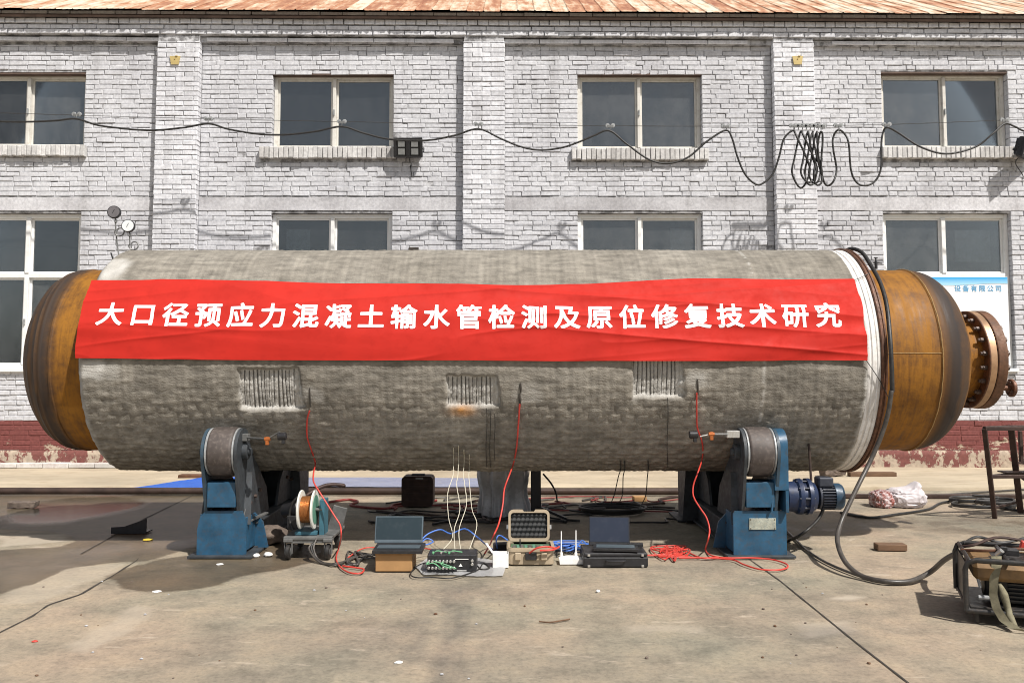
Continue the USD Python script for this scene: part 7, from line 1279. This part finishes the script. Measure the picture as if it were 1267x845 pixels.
for k, lab in enumerate(('thick dark cable bundled on the ground right of the trolley', 'second dark cable lying in the bundle between trolley and left laptop', 'third dark cable curling under the left laptop from the trolley')):
    pts = [(392, 665 + 2 * k, 6.1), (388 - 3 * k, 678, 6.05), (395, 693 + k, 'g'), (415, 699 - k, 'g')] + [(rc.uniform(430, 462), rc.uniform(682, 699), 'g') for _ in range(5)] + [(468, 684 + 3 * k, 'g')]
    cable('dark_cable', lab, pts, .007, ('hose_grey', 'black_rubber', 'hose_grey')[k])
cable('torch_lead', 'dark welding torch lead sticking out above the copper wire reel', [(378, 614, 6.35), (390, 606, 6.4), (405, 600, 6.45), (423, 600, 6.5), (426, 602, 6.5)], .014, 'frame_rust')
cable('black_cable', 'black cable bent down behind the trolley from the torch lead', [(372, 612, 6.4), (362, 622, 6.4), (358, 640, 6.4), (362, 655, 6.38), (368, 660, 6.36)], .010, 'black_rubber')
mats = ('black_rubber', 'red_cable_dark', 'hose_grey', 'black_rubber', 'red_cable_dark', 'frame_rust')
for k in range(22):
    x = rc.uniform(395, 560) if k < 7 else rc.uniform(520, 760); y = rc.uniform(617, 634) if k % 3 else rc.uniform(624, 650); pts = []
    for step_ in range(10):
        pts.append((x, y, 'g')); x += rc.uniform(-12, 44); y = np.clip(y + rc.uniform(-5, 5), 614, 646)
    kn = ('black', 'dark red', 'grey', 'black', 'dark red', 'rusty brown')[k % 6]; cable('tangled_cable', kn + ' cable in the tangle lying in the shade under the pipe', pts, rc.uniform(.007, .012), mats[k % 6], 'tangled ' + kn + ' cables under the pipe')
for k in range(3):
    t_ = np.linspace(0, 2 * math.pi * 1.9, 26); c = at(758, 634, Z=0)
    single('cable_coil', ('lower', 'middle', 'upper')[k] + ' turn of the black cable coil behind the right laptop', 'cable coil', MB().tube([(c[0] + (.26 + .02 * k) * math.cos(q_ + k), c[1] + (.20 + .015 * k) * math.sin(q_ + k), .012 + .016 * k + .004 * q_ / 6) for q_ in t_], .010, 7), 'black_rubber', smooth=True)
for k in range(3):
    t_ = np.linspace(0, 2 * math.pi * 2.2, 34); c = at((1218, 1206, 1232)[k], (627, 622, 626)[k], Z=0)
    single('cable_coil', ('large', 'left hand', 'right hand')[k] + ' dark cable coil on the ground under the rusty rack', 'cable coil', MB().tube([(c[0] + (.30 - .06 * k) * math.cos(q_) + .02 * math.sin(3 * q_), c[1] + (.20 - .03 * k) * math.sin(q_), .012 + .006 * q_ / 3 + .01 * k) for q_ in t_], .011, 7), 'black_rubber', smooth=True)
cable('black_cable', 'dark cable running from the white sack to the coils under the rack', [(1040, 634, 'g'), (1075, 640, 'g'), (1110, 636, 'g'), (1148, 630, 'g'), (1165, 622, 'g'), (1190, 619, 'g'), (1215, 622, 'g'), (1250, 630, 'g'), (1300, 634, 'g')], .012, 'black_rubber')
cable('grey_cable', 'long thin grey cable lying along the rusty bar at right', [(1060, 612, 'g'), (1110, 616, 'g'), (1180, 611, 'g'), (1240, 607, 'g'), (1300, 603, 'g')], .010, 'hose_grey')
for k, (x0, x1, x2) in enumerate(((768, 765, 760), (773, 771, 770), (802, 801, 799))):
    cable('hanging_wire', ('left', 'middle', 'right')[k] + ' thin dark wire hanging under the pipe just left of the right stand', [(x0, 570, 'p'), (x0, 580, 'p'), (x1, 590, 7.1), (x2, 612, 7.2), (x2 - 4, 622, 'g')], .004, 'black_rubber')
cable('black_cable', 'black cable curving down beside the jack post', [(672, 586, 7.5), (682, 598, 7.5), (688, 610, 7.5), (690, 620, 'g'), (700, 628, 'g')], .008, 'black_rubber')
